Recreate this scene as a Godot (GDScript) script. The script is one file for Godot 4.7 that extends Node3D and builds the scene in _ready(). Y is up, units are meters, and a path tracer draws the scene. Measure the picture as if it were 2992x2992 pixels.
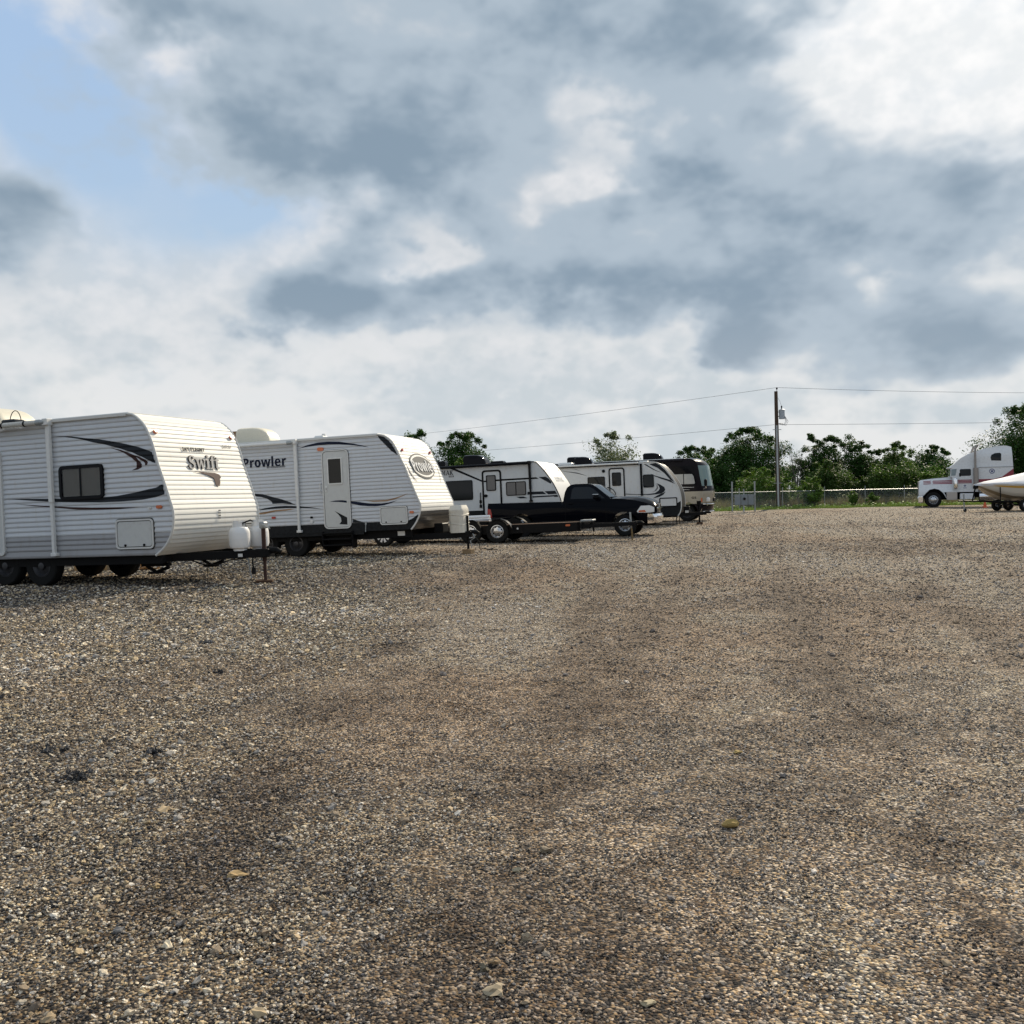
extends Node3D
# A gravel storage lot for trailers under a broken grey sky. Units are metres, y is up; the camera stands at x = 0, z = 0 and looks along -z.

const EYE := 1.5
var M := {}
var rng := RandomNumberGenerator.new()
var n_low := FastNoiseLite.new()
var n_mid := FastNoiseLite.new()
var n_fine := FastNoiseLite.new()


func _ready() -> void:
	rng.seed = 7
	# --- camera: slightly tipped down and rolled, as the phone was held
	var cam := Camera3D.new()
	cam.name = "camera"
	cam.fov = 56.76
	cam.near = 0.1
	cam.far = 3000.0
	cam.transform = Transform3D(Basis(Vector3.RIGHT, -atan(53.0 / 2770.0)) * Basis(Vector3.BACK, -atan(0.021)), Vector3(0, EYE, 0))
	add_child(cam)
	cam.current = true
	# --- sky and exposure
	var env := Environment.new()
	env.background_mode = Environment.BG_SKY
	var sky := Sky.new()
	var pan := PanoramaSkyMaterial.new()
	pan.panorama = make_sky()
	pan.energy_multiplier = 0.94
	sky.sky_material = pan
	env.sky = sky
	env.tonemap_mode = Environment.TONE_MAPPER_LINEAR
	env.tonemap_exposure = 1.12
	env.sdfgi_enabled = true
	env.ssao_enabled = true
	env.ssil_enabled = true
	var we := WorldEnvironment.new()
	we.name = "environment"
	we.environment = env
	add_child(we)
	# --- sun: behind the trailers and to the right, half veiled
	var sun := DirectionalLight3D.new()
	sun.name = "sun"
	sun.light_energy = 1.6
	sun.light_color = Color(1.0, 0.94, 0.84)
	sun.light_angular_distance = 1.2
	sun.shadow_enabled = true
	var az := deg_to_rad(31.0)
	var el := deg_to_rad(32.0)
	var to_sun := Vector3(sin(az) * cos(el), sin(el), -cos(az) * cos(el))
	sun.look_at_from_position(to_sun * 100.0, Vector3.ZERO, Vector3.UP)
	add_child(sun)
	make_materials()
	make_ground()
	make_gravel()
	build_rest()


# ------------------------------------------------------------------ sky
const SKY_U := 112
const SKY_V := 64
var sky_t := PackedFloat32Array()
var sky_b := PackedFloat32Array()


func blob(list: Array, u: float, v: float) -> float:
	var s := 0.0
	for b in list:
		var dx: float = (u - b[0]) / b[2]
		var dy: float = (v - b[1]) / b[3]
		var q := dx * dx + dy * dy
		if q < 6.0:
			s += b[4] * exp(-q * 1.2)
	return s


func place_blobs(px: Array) -> Array:
	# centre and radii given as shares of the frame's height, turned into slopes seen from the eye
	var o := []
	for p in px:
		o.append([(p[0] - 1496.0) / 2770.0, (1443.0 - 0.021 * (p[0] - 1496.0) - p[1]) / 2770.0, p[2] / 2770.0, p[3] / 2770.0, p[4]])
	return o


func grid_at(a: PackedFloat32Array, u: float, v: float) -> float:
	var x := clampf((u + 0.9) / 1.8 * (SKY_U - 1), 0.0, SKY_U - 1.001)
	var y := clampf((v + 0.1) / 0.9 * (SKY_V - 1), 0.0, SKY_V - 1.001)
	var i := int(x)
	var j := int(y)
	var fx := x - i
	var fy := y - j
	var k := j * SKY_U + i
	return lerpf(lerpf(a[k], a[k + 1], fx), lerpf(a[k + SKY_U], a[k + SKY_U + 1], fx), fy)


func sky_color(d: Vector3) -> Color:
	var y := maxf(d.y, 0.0)
	# a flat cloud deck: its pattern shrinks towards the horizon
	var q := 1.0 / (y + 0.22)
	var gx := d.x * q
	var gz := d.z * q
	var w1 := n_low.get_noise_2d(gx * 60.0, gz * 60.0)
	var w2 := n_low.get_noise_2d(gx * 60.0 + 400.0, gz * 60.0 - 300.0)
	var f := n_mid.get_noise_3d(d.x * 100.0, d.y * 150.0, d.z * 100.0)
	var g := n_fine.get_noise_3d(d.x * 100.0, d.y * 140.0, d.z * 100.0)
	var t := 0.42 + 0.75 * w1 + 0.2 * w2
	var b := clampf(0.25 - 1.4 * w2, 0.0, 1.0)
	var front := 0.0
	if d.z < -0.2:
		var u := d.x / -d.z
		var v := d.y / -d.z
		front = smoothstep(0.88, 0.62, absf(u)) * smoothstep(0.78, 0.6, v)
		if front > 0.0:
			var uu := u + 0.03 * w1 + 0.028 * f + 0.014 * g
			var vv := v + 0.030 * w2 + 0.020 * n_mid.get_noise_3d(d.x * 100.0 + 77.0, d.y * 150.0, d.z * 100.0) + 0.008 * g
			t = lerpf(t, grid_at(sky_t, uu, vv), front)
			b = lerpf(b, grid_at(sky_b, uu, vv), front)
	var veil := smoothstep(0.30, 0.05, y)
	var crisp := n_fine.get_noise_3d(d.x * 40.0 + 9.0, d.y * 70.0, d.z * 40.0)
	t += 0.20 * f * (1.0 - 0.4 * veil) + 0.12 * g + 0.20 * crisp + 0.42 * (0.16 - absf(n_mid.get_noise_3d(d.x * 130.0 + 5.0, d.y * 210.0 + 3.0, d.z * 130.0)))
	var thick := smoothstep(0.14, 0.56, t)
	# far cumulus heaps in the bright band low down
	var heap := absf(n_mid.get_noise_3d(d.x * 150.0 + 31.0, d.y * 300.0, d.z * 150.0)) * 2.0
	var heap2 := n_mid.get_noise_3d(d.x * 60.0 - 51.0, d.y * 150.0, d.z * 60.0)
	var low := Vector3(0.55, 0.61, 0.645).lerp(Vector3(0.79, 0.795, 0.785), clampf(0.74 + heap2 * 2.2 - heap * 0.6 + g * 0.6, 0.0, 1.0))
	var blue := Vector3(0.45, 0.585, 0.72).lerp(Vector3(0.36, 0.515, 0.745), smoothstep(0.1, 0.45, y))
	var white := Vector3(0.61, 0.645, 0.685)
	var sky_c := white.lerp(blue, clampf(b + f * 0.22, 0.0, 0.95))
	sky_c = sky_c.lerp(low, veil * 0.85)
	var grey := Vector3(0.42, 0.50, 0.58).lerp(Vector3(0.24, 0.32, 0.405), smoothstep(0.40, 1.2, t + 0.40 * f + 0.25 * crisp))
	var c := sky_c.lerp(grey, thick * (1.0 - 0.3 * veil * veil))
	# bright rims and the glow of the hidden sun at the upper right
	var rim := smoothstep(0.40, 0.14, t) * (1.0 - minf(b, 1.0)) * (1.0 - 0.75 * veil)
	c = c.lerp(Vector3(0.76, 0.765, 0.785), rim * clampf(0.2 + 1.2 * (g + 0.12), 0.0, 0.85))
	var s := d.dot(Vector3(0.437, 0.530, -0.727).normalized())
	var glow := smoothstep(0.93, 1.0, s)
	c += Vector3(0.16, 0.15, 0.13) * glow * (1.0 - thick * 0.6) + Vector3(0.07, 0.068, 0.06) * smoothstep(0.86, 0.97, s) * (1.0 - thick)
	return Color(c.x, c.y, c.z)


func make_sky() -> ImageTexture:
	n_low.seed = 11
	n_low.frequency = 0.012
	n_low.fractal_octaves = 4
	n_mid.seed = 23
	n_mid.frequency = 0.055
	n_mid.fractal_octaves = 5
	n_mid.fractal_gain = 0.5
	n_fine.seed = 41
	n_fine.frequency = 0.22
	n_fine.fractal_octaves = 4
	n_fine.fractal_gain = 0.6
	var clouds := place_blobs([
		[1050, 390, 660, 200, 0.80], [950, 500, 520, 80, 0.45], [1600, 10, 860, 260, 0.85], [640, 150, 380, 190, 0.42], [2000, 300, 480, 260, 0.42],
		[2300, 640, 900, 330, 0.62], [1850, 840, 560, 75, 0.62], [2750, 985, 480, 95, 0.85], [2700, 560, 520, 170, 0.22], [20, 660, 210, 150, 1.05],
		[1020, 870, 340, 110, 1.0], [900, 800, 110, 60, 0.4], [2170, 1020, 105, 60, 1.0], [1780, 930, 160, 80, 0.45], [1450, 720, 500, 140, 0.42], [2550, 1090, 70, 25, 0.35],
		[2700, 190, 280, 105, -0.85], [1720, 400, 210, 190, -0.36], [1620, 300, 90, 110, -0.2], [540, 215, 100, 60, -0.5], [1720, 560, 190, 45, -0.6], [2500, 840, 80, 70, -0.5],
		[1290, 775, 130, 50, -0.8], [2990, 40, 230, 150, -0.8], [2450, 330, 160, 60, -0.25], [1560, 640, 40, 40, -0.4], [2900, 820, 200, 40, -0.2], [2350, 900, 380, 80, 0.45], [2900, 700, 400, 200, 0.2], [1250, 560, 300, 120, 0.2],
	])
	var blues := place_blobs([
		[60, 120, 240, 300, 0.9], [330, 440, 250, 250, 0.95], [640, 640, 300, 140, 1.0], [150, 330, 200, 200, 0.5], [420, 1085, 120, 40, 0.45], [1150, 800, 130, 60, 0.3],
		[1480, 300, 120, 90, 0.25], [800, 590, 200, 100, 0.4], [1000, 1180, 260, 50, 0.3], [700, 1200, 160, 40, 0.3],
	])
	sky_t.resize(SKY_U * SKY_V)
	sky_b.resize(SKY_U * SKY_V)
	for j in SKY_V:
		for i in SKY_U:
			var u := float(i) / (SKY_U - 1) * 1.8 - 0.9
			var v := float(j) / (SKY_V - 1) * 0.9 - 0.1
			sky_t[j * SKY_U + i] = blob(clouds, u, v)
			sky_b[j * SKY_U + i] = blob(blues, u, v)
	var wide := 4096
	var im := Image.create(1024, 512, false, Image.FORMAT_RGBF)
	for j in 512:
		var e := PI * (0.5 - (j + 0.5) / 512.0)
		if e < 0.0:
			break
		for i in 1024:
			im.set_pixel(i, j, sky_color(pan_dir((i + 0.5) / 1024.0, e)))
	im.fill_rect(Rect2i(0, 256, 1024, 256), Color(0.35, 0.36, 0.36))
	im.resize(wide, wide / 2, Image.INTERPOLATE_CUBIC)
	# the part of the sky before the camera once more, finer
	var h := wide / 2
	for j in range(int(h * (0.5 - 34.0 / 180.0)), h / 2):
		var e := PI * (0.5 - (j + 0.5) / h)
		for i in range(-int(wide * 40.0 / 360.0), int(wide * 40.0 / 360.0)):
			im.set_pixel((i + wide) % wide, j, sky_color(pan_dir((i + 0.5) / wide, e)))
	return ImageTexture.create_from_image(im)


func pan_dir(u: float, e: float) -> Vector3:
	# the first column of a panorama looks along -z
	var a := u * TAU
	return Vector3(sin(a) * cos(e), sin(e), -cos(a) * cos(e))


# ------------------------------------------------------------------ shapes
class G:
	# a soup of triangles, each given counter-clockwise as seen from outside
	var v := PackedVector3Array()
	var x := Transform3D.IDENTITY

	func tri(a: Vector3, b: Vector3, c: Vector3) -> void:
		v.append(x * a)
		v.append(x * b)
		v.append(x * c)

	func quad(a: Vector3, b: Vector3, c: Vector3, d: Vector3) -> void:
		tri(a, b, c)
		tri(a, c, d)

	func box(lo: Vector3, hi: Vector3, bev := 0.0) -> void:
		# a block with chamfered edges
		var c := (lo + hi) * 0.5
		var h := (hi - lo) * 0.5
		var bb := minf(bev, minf(h.x, minf(h.y, h.z)) * 0.9)
		for ax in 3:
			var b1 := (ax + 1) % 3
			var b2 := (ax + 2) % 3
			for s in [-1.0, 1.0]:
				var p := []
				for k in 4:
					var q := Vector3.ZERO
					q[ax] = s * h[ax]
					q[b1] = ([-1, 1, 1, -1][k]) * (h[b1] - bb)
					q[b2] = ([-1, -1, 1, 1][k]) * (h[b2] - bb)
					p.append(c + q)
				if s > 0:
					quad(p[0], p[1], p[2], p[3])
				else:
					quad(p[3], p[2], p[1], p[0])
			if bb <= 0.0:
				continue
			for s in [-1.0, 1.0]:
				for t in [-1.0, 1.0]:
					var e := []
					for k in 4:
						var q := Vector3.ZERO
						q[ax] = ([-1, 1, 1, -1][k]) * (h[ax] - bb)
						q[b1] = s * (h[b1] - (bb if k >= 2 else 0.0))
						q[b2] = t * (h[b2] - (0.0 if k >= 2 else bb))
						e.append(c + q)
					if s * t < 0:
						quad(e[0], e[1], e[2], e[3])
					else:
						quad(e[3], e[2], e[1], e[0])
		if bb > 0.0:
			for sx in [-1.0, 1.0]:
				for sy in [-1.0, 1.0]:
					for sz in [-1.0, 1.0]:
						var a := c + Vector3(sx * h.x, sy * (h.y - bb), sz * (h.z - bb))
						var b := c + Vector3(sx * (h.x - bb), sy * h.y, sz * (h.z - bb))
						var d := c + Vector3(sx * (h.x - bb), sy * (h.y - bb), sz * h.z)
						if sx * sy * sz > 0:
							tri(a, b, d)
						else:
							tri(a, d, b)

	func prism(poly: PackedVector2Array, z0: float, z1: float, inset := 0.0) -> void:
		# an outline in x and y, from z0 to z1; inset rounds the edge at z1
		var p := poly
		if Geometry2D.is_polygon_clockwise(p):
			p = p.duplicate()
			p.reverse()
		var ix := Geometry2D.triangulate_polygon(p)
		var n := p.size()
		var top := p
		if inset > 0.0:
			var o := Geometry2D.offset_polygon(p, -inset)
			if o.size() == 1 and o[0].size() == n:
				top = o[0]
				# offset_polygon may start elsewhere
				var best := 0
				for k in n:
					if top[k].distance_to(p[0]) < top[best].distance_to(p[0]):
						best = k
				var r := PackedVector2Array()
				for k in n:
					r.append(top[(best + k) % n])
				top = r
			else:
				inset = 0.0
		for k in range(0, ix.size(), 3):
			var a := ix[k]
			var b := ix[k + 1]
			var c := ix[k + 2]
			if (p[b] - p[a]).cross(p[c] - p[a]) < 0.0:
				var t := b
				b = c
				c = t
			tri(Vector3(top[a].x, top[a].y, z1), Vector3(top[b].x, top[b].y, z1), Vector3(top[c].x, top[c].y, z1))
			tri(Vector3(p[a].x, p[a].y, z0), Vector3(p[c].x, p[c].y, z0), Vector3(p[b].x, p[b].y, z0))
		for k in n:
			var a := p[k]
			var b := p[(k + 1) % n]
			var zm := z1 - inset
			quad(Vector3(a.x, a.y, z0), Vector3(b.x, b.y, z0), Vector3(b.x, b.y, zm), Vector3(a.x, a.y, zm))
			if inset > 0.0:
				var ta := top[k]
				var tb := top[(k + 1) % n]
				quad(Vector3(a.x, a.y, zm), Vector3(b.x, b.y, zm), Vector3(tb.x, tb.y, z1), Vector3(ta.x, ta.y, z1))

	func skin(poly: PackedVector2Array, xs: Array, ys: Array, wf: Callable, flip := false) -> void:
		# an outline cut along the lines xs and ys and pushed out to z = wf(x, y)
		for j in ys.size() - 1:
			var row := Geometry2D.intersect_polygons(poly, PackedVector2Array([Vector2(-99, ys[j]), Vector2(99, ys[j]), Vector2(99, ys[j + 1]), Vector2(-99, ys[j + 1])]))
			for r in row:
				for i in maxi(xs.size() - 1, 1):
					var cells := [r]
					if xs.size() > 1:
						cells = Geometry2D.intersect_polygons(r, PackedVector2Array([Vector2(xs[i], -99), Vector2(xs[i + 1], -99), Vector2(xs[i + 1], 99), Vector2(xs[i], 99)]))
					for c in cells:
						var ix := Geometry2D.triangulate_polygon(c)
						for k in range(0, ix.size(), 3):
							var a: Vector2 = c[ix[k]]
							var b: Vector2 = c[ix[k + 1]]
							var e: Vector2 = c[ix[k + 2]]
							var turn := (b - a).cross(e - a)
							if absf(turn) < 1e-9:
								continue
							if (turn < 0.0) != flip:
								var t := b
								b = e
								e = t
							tri(Vector3(a.x, a.y, wf.call(a.x, a.y)), Vector3(b.x, b.y, wf.call(b.x, b.y)), Vector3(e.x, e.y, wf.call(e.x, e.y)))

	func rim(poly: PackedVector2Array, xs: Array, ys: Array, w0: Callable, w1: Callable) -> void:
		# the band that joins two skins round their outline (w0 is the lower z)
		var p := poly
		if Geometry2D.is_polygon_clockwise(p):
			p = p.duplicate()
			p.reverse()
		for k in p.size():
			var a := p[k]
			var b := p[(k + 1) % p.size()]
			var cuts := [0.0, 1.0]
			for yv in ys:
				if absf(b.y - a.y) > 1e-5:
					var t: float = (yv - a.y) / (b.y - a.y)
					if t > 0.001 and t < 0.999:
						cuts.append(t)
			for xv in xs:
				if absf(b.x - a.x) > 1e-5:
					var t: float = (xv - a.x) / (b.x - a.x)
					if t > 0.001 and t < 0.999:
						cuts.append(t)
			cuts.sort()
			for m in cuts.size() - 1:
				var s := a.lerp(b, cuts[m])
				var e := a.lerp(b, cuts[m + 1])
				quad(Vector3(s.x, s.y, w0.call(s.x, s.y)), Vector3(e.x, e.y, w0.call(e.x, e.y)), Vector3(e.x, e.y, w1.call(e.x, e.y)), Vector3(s.x, s.y, w1.call(s.x, s.y)))

	func tube(pts: Array, r: Variant, n := 8, caps := true) -> void:
		var rings := []
		var up := Vector3.UP
		for k in pts.size():
			var a: Vector3 = pts[maxi(k - 1, 0)]
			var b: Vector3 = pts[mini(k + 1, pts.size() - 1)]
			var t := (b - a).normalized()
			if absf(t.dot(up)) > 0.95:
				up = Vector3.RIGHT if absf(t.x) < 0.8 else Vector3.BACK
			var s := t.cross(up).normalized()
			up = s.cross(t).normalized()
			var rad: float = r if r is float else r[k]
			var ring := []
			for i in n:
				var g := TAU * i / n
				ring.append(pts[k] + (s * cos(g) + up * sin(g)) * rad)
			rings.append(ring)
		for k in rings.size() - 1:
			for i in n:
				var j := (i + 1) % n
				quad(rings[k][i], rings[k][j], rings[k + 1][j], rings[k + 1][i])
		if caps:
			for i in range(1, n - 1):
				tri(rings[0][0], rings[0][i + 1], rings[0][i])
				var l: Array = rings[rings.size() - 1]
				tri(l[0], l[i], l[i + 1])

	func lathe(prof: Array, n := 24, axis := 2) -> void:
		# pairs of radius and place along the axis, turned about z (2) or y (1)
		var rings := []
		for p in prof:
			var ring := []
			for i in n:
				var g := TAU * i / n
				if axis == 2:
					ring.append(Vector3(cos(g) * p[0], sin(g) * p[0], p[1]))
				else:
					ring.append(Vector3(sin(g) * p[0], p[1], cos(g) * p[0]))
			rings.append(ring)
		for k in rings.size() - 1:
			for i in n:
				var j := (i + 1) % n
				quad(rings[k][i], rings[k][j], rings[k + 1][j], rings[k + 1][i])

	func loft(rings: Array, closed := true, cap := true) -> void:
		# rings of points, each ring counter-clockwise seen from the last one
		var n: int = rings[0].size()
		for k in rings.size() - 1:
			for i in (n if closed else n - 1):
				var j := (i + 1) % n
				quad(rings[k][i], rings[k][j], rings[k + 1][j], rings[k + 1][i])
		if cap:
			var a: Array = rings[0]
			var b: Array = rings[rings.size() - 1]
			var ca := Vector3.ZERO
			var cb := Vector3.ZERO
			for i in n:
				ca += a[i] / n
				cb += b[i] / n
			for i in n:
				var j := (i + 1) % n
				tri(ca, a[j], a[i])
				tri(cb, b[i], b[j])

	func mesh(crease := 38.0) -> ArrayMesh:
		var n := v.size() / 3
		var fn := PackedVector3Array()
		fn.resize(n)
		var at := {}
		for k in n:
			fn[k] = (v[k * 3 + 1] - v[k * 3]).cross(v[k * 3 + 2] - v[k * 3])
			for c in 3:
				var key := Vector3i((v[k * 3 + c] * 2000.0).round())
				if at.has(key):
					at[key].append(k)
				else:
					at[key] = [k]
		var pos := PackedVector3Array()
		var nor := PackedVector3Array()
		pos.resize(n * 3)
		nor.resize(n * 3)
		var lim := cos(deg_to_rad(crease))
		for k in n:
			var own := fn[k].normalized()
			for c in 3:
				var key := Vector3i((v[k * 3 + c] * 2000.0).round())
				var s := Vector3.ZERO
				for f in at[key]:
					if fn[f].normalized().dot(own) >= lim:
						s += fn[f]
				var to: int = k * 3 + [0, 2, 1][c]
				pos[to] = v[k * 3 + c]
				nor[to] = s.normalized() if s.length_squared() > 0.0 else own
		var arr := []
		arr.resize(Mesh.ARRAY_MAX)
		arr[Mesh.ARRAY_VERTEX] = pos
		arr[Mesh.ARRAY_NORMAL] = nor
		var m := ArrayMesh.new()
		m.add_surface_from_arrays(Mesh.PRIMITIVE_TRIANGLES, arr)
		return m


func put(called: String, g: G, m: Material, parent: Node = self, crease := 38.0) -> MeshInstance3D:
	return put_mesh(called, g.mesh(crease), m, parent)


func put_mesh(called: String, me: Mesh, m: Material, parent: Node = self) -> MeshInstance3D:
	var o := MeshInstance3D.new()
	o.name = numbered(called) if parent == self else called
	o.mesh = me
	o.material_override = m
	parent.add_child(o, true)
	return o


var used := {}


func numbered(called: String) -> String:
	used[called] = used.get(called, -1) + 1
	return called if used[called] == 0 else "%s_%03d" % [called, used[called]]


func thing(called: String, label: String, category: String, at := Vector3.ZERO, turn := Vector3.ZERO, group := "") -> Node3D:
	var o := Node3D.new()
	o.name = numbered(called)
	o.position = at
	o.rotation_degrees = turn
	add_child(o)
	tag(o, label, category, group)
	return o


func part(called: String, parent: Node, at := Vector3.ZERO) -> Node3D:
	var o := Node3D.new()
	o.name = called
	o.position = at
	parent.add_child(o, true)
	return o


func tag(o: Node, label: String, category: String, group := "") -> Node:
	o.set_meta("label", label)
	o.set_meta("category", category)
	if group:
		o.set_meta("group", group)
	return o


func pv(a: Array) -> PackedVector2Array:
	var p := PackedVector2Array()
	for k in range(0, a.size(), 2):
		p.append(Vector2(a[k], a[k + 1]))
	return p


func smooth_line(p: PackedVector2Array, per := 3) -> PackedVector2Array:
	# an open line through the points, rounded
	var o := PackedVector2Array()
	for k in p.size() - 1:
		var a := p[maxi(k - 1, 0)]
		var d := p[mini(k + 2, p.size() - 1)]
		for i in per:
			o.append(p[k].cubic_interpolate(p[k + 1], a, d, float(i) / per))
	o.append(p[p.size() - 1])
	return o


func round_rect(x0: float, y0: float, x1: float, y1: float, r: float, n := 5) -> PackedVector2Array:
	var p := PackedVector2Array()
	for c in 4:
		var cx := x1 - r if c == 0 or c == 3 else x0 + r
		var cy := y1 - r if c < 2 else y0 + r
		for k in n:
			var g := PI / 2 * (c + float(k) / (n - 1))
			p.append(Vector2(cx + cos(g) * r, cy + sin(g) * r))
	return p


func disc(cx: float, cy: float, r: float, n := 20, ry := -1.0) -> PackedVector2Array:
	var p := PackedVector2Array()
	for k in n:
		p.append(Vector2(cx + cos(TAU * k / n) * r, cy + sin(TAU * k / n) * (r if ry < 0 else ry)))
	return p


func ring_shape(g: G, outer: PackedVector2Array, inner: PackedVector2Array, z0: float, z1: float) -> void:
	# a frame between two outlines of as many points, both counter-clockwise
	var n := outer.size()
	for k in n:
		var j := (k + 1) % n
		var a := outer[k]
		var b := outer[j]
		var c := inner[j]
		var d := inner[k]
		g.quad(Vector3(a.x, a.y, z1), Vector3(b.x, b.y, z1), Vector3(c.x, c.y, z1), Vector3(d.x, d.y, z1))
		g.quad(Vector3(a.x, a.y, z0), Vector3(b.x, b.y, z0), Vector3(b.x, b.y, z1), Vector3(a.x, a.y, z1))
		g.quad(Vector3(d.x, d.y, z1), Vector3(c.x, c.y, z1), Vector3(c.x, c.y, z0), Vector3(d.x, d.y, z0))


func text_mesh(words: String, high: float, deep: float, font := "Droid Sans", weight := 700, slant := false) -> TextMesh:
	var f := SystemFont.new()
	f.font_names = PackedStringArray([font])
	f.font_weight = weight
	f.font_italic = slant
	var t := TextMesh.new()
	t.text = words
	t.font = f
	t.font_size = 64
	t.pixel_size = high / 46.0
	t.depth = deep
	t.curve_step = 1.5
	return t


func letters(called: String, words: String, high: float, wide: float, tf: Transform3D, m: Material, parent: Node, font := "Droid Sans", weight := 700, lean := 0.0) -> MeshInstance3D:
	# lettering fitted to a width, centred on tf, facing its z
	var t := text_mesh(words, high, 0.006, font, weight)
	var o := put_mesh(called, t, m, parent)
	var box := t.get_aabb()
	var k := wide / maxf(box.size.x, 0.01)
	var kb := Basis(Vector3(k, 0, 0), Vector3(lean, 1, 0), Vector3(0, 0, 1))
	o.transform = tf * Transform3D(kb, Vector3.ZERO) * Transform3D(Basis.IDENTITY, -box.get_center())
	return o


func lin(r: float, g: float, b: float) -> Color:
	return Color(r, g, b).linear_to_srgb()


func paint(r: float, g: float, b: float, rough := 0.5, metal := 0.0, spec := 0.5) -> StandardMaterial3D:
	var m := StandardMaterial3D.new()
	m.albedo_color = lin(r, g, b)
	m.roughness = rough
	m.metallic = metal
	m.metallic_specular = spec
	return m


func grain(m: StandardMaterial3D, freq: float, lo: float, scale := 1.0, bump := 0.0) -> StandardMaterial3D:
	# faint uneven dirt over a painted surface
	var key := "grain%s_%s" % [freq, lo]
	if not M.has(key):
		var f := FastNoiseLite.new()
		f.seed = int(freq * 977.0) + 5
		f.frequency = freq
		f.fractal_octaves = 5
		f.fractal_gain = 0.62
		var r := Gradient.new()
		r.offsets = PackedFloat32Array([0.0, 0.35, 0.6, 1.0])
		r.colors = PackedColorArray([Color(lo, lo * 0.985, lo * 0.95), Color(lerpf(lo, 1.0, 0.6), lerpf(lo, 1.0, 0.59), lerpf(lo, 1.0, 0.56)), Color(0.98, 0.98, 0.97), Color(1, 1, 1)])
		var t := NoiseTexture2D.new()
		t.width = 512
		t.height = 512
		t.seamless = true
		t.noise = f
		t.color_ramp = r
		M[key] = t
	m.albedo_texture = M[key]
	m.uv1_triplanar = true
	m.uv1_scale = Vector3.ONE * scale
	return m


func streaks(m: StandardMaterial3D, freq: float, lo: float, scale := 1.0) -> StandardMaterial3D:
	# rain has drawn the dust on a wall into vertical runs
	grain(m, 0.012, lo, scale)
	m.uv1_scale = Vector3(scale * 1.7, scale * 0.55, scale * 1.7)
	return m


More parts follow.
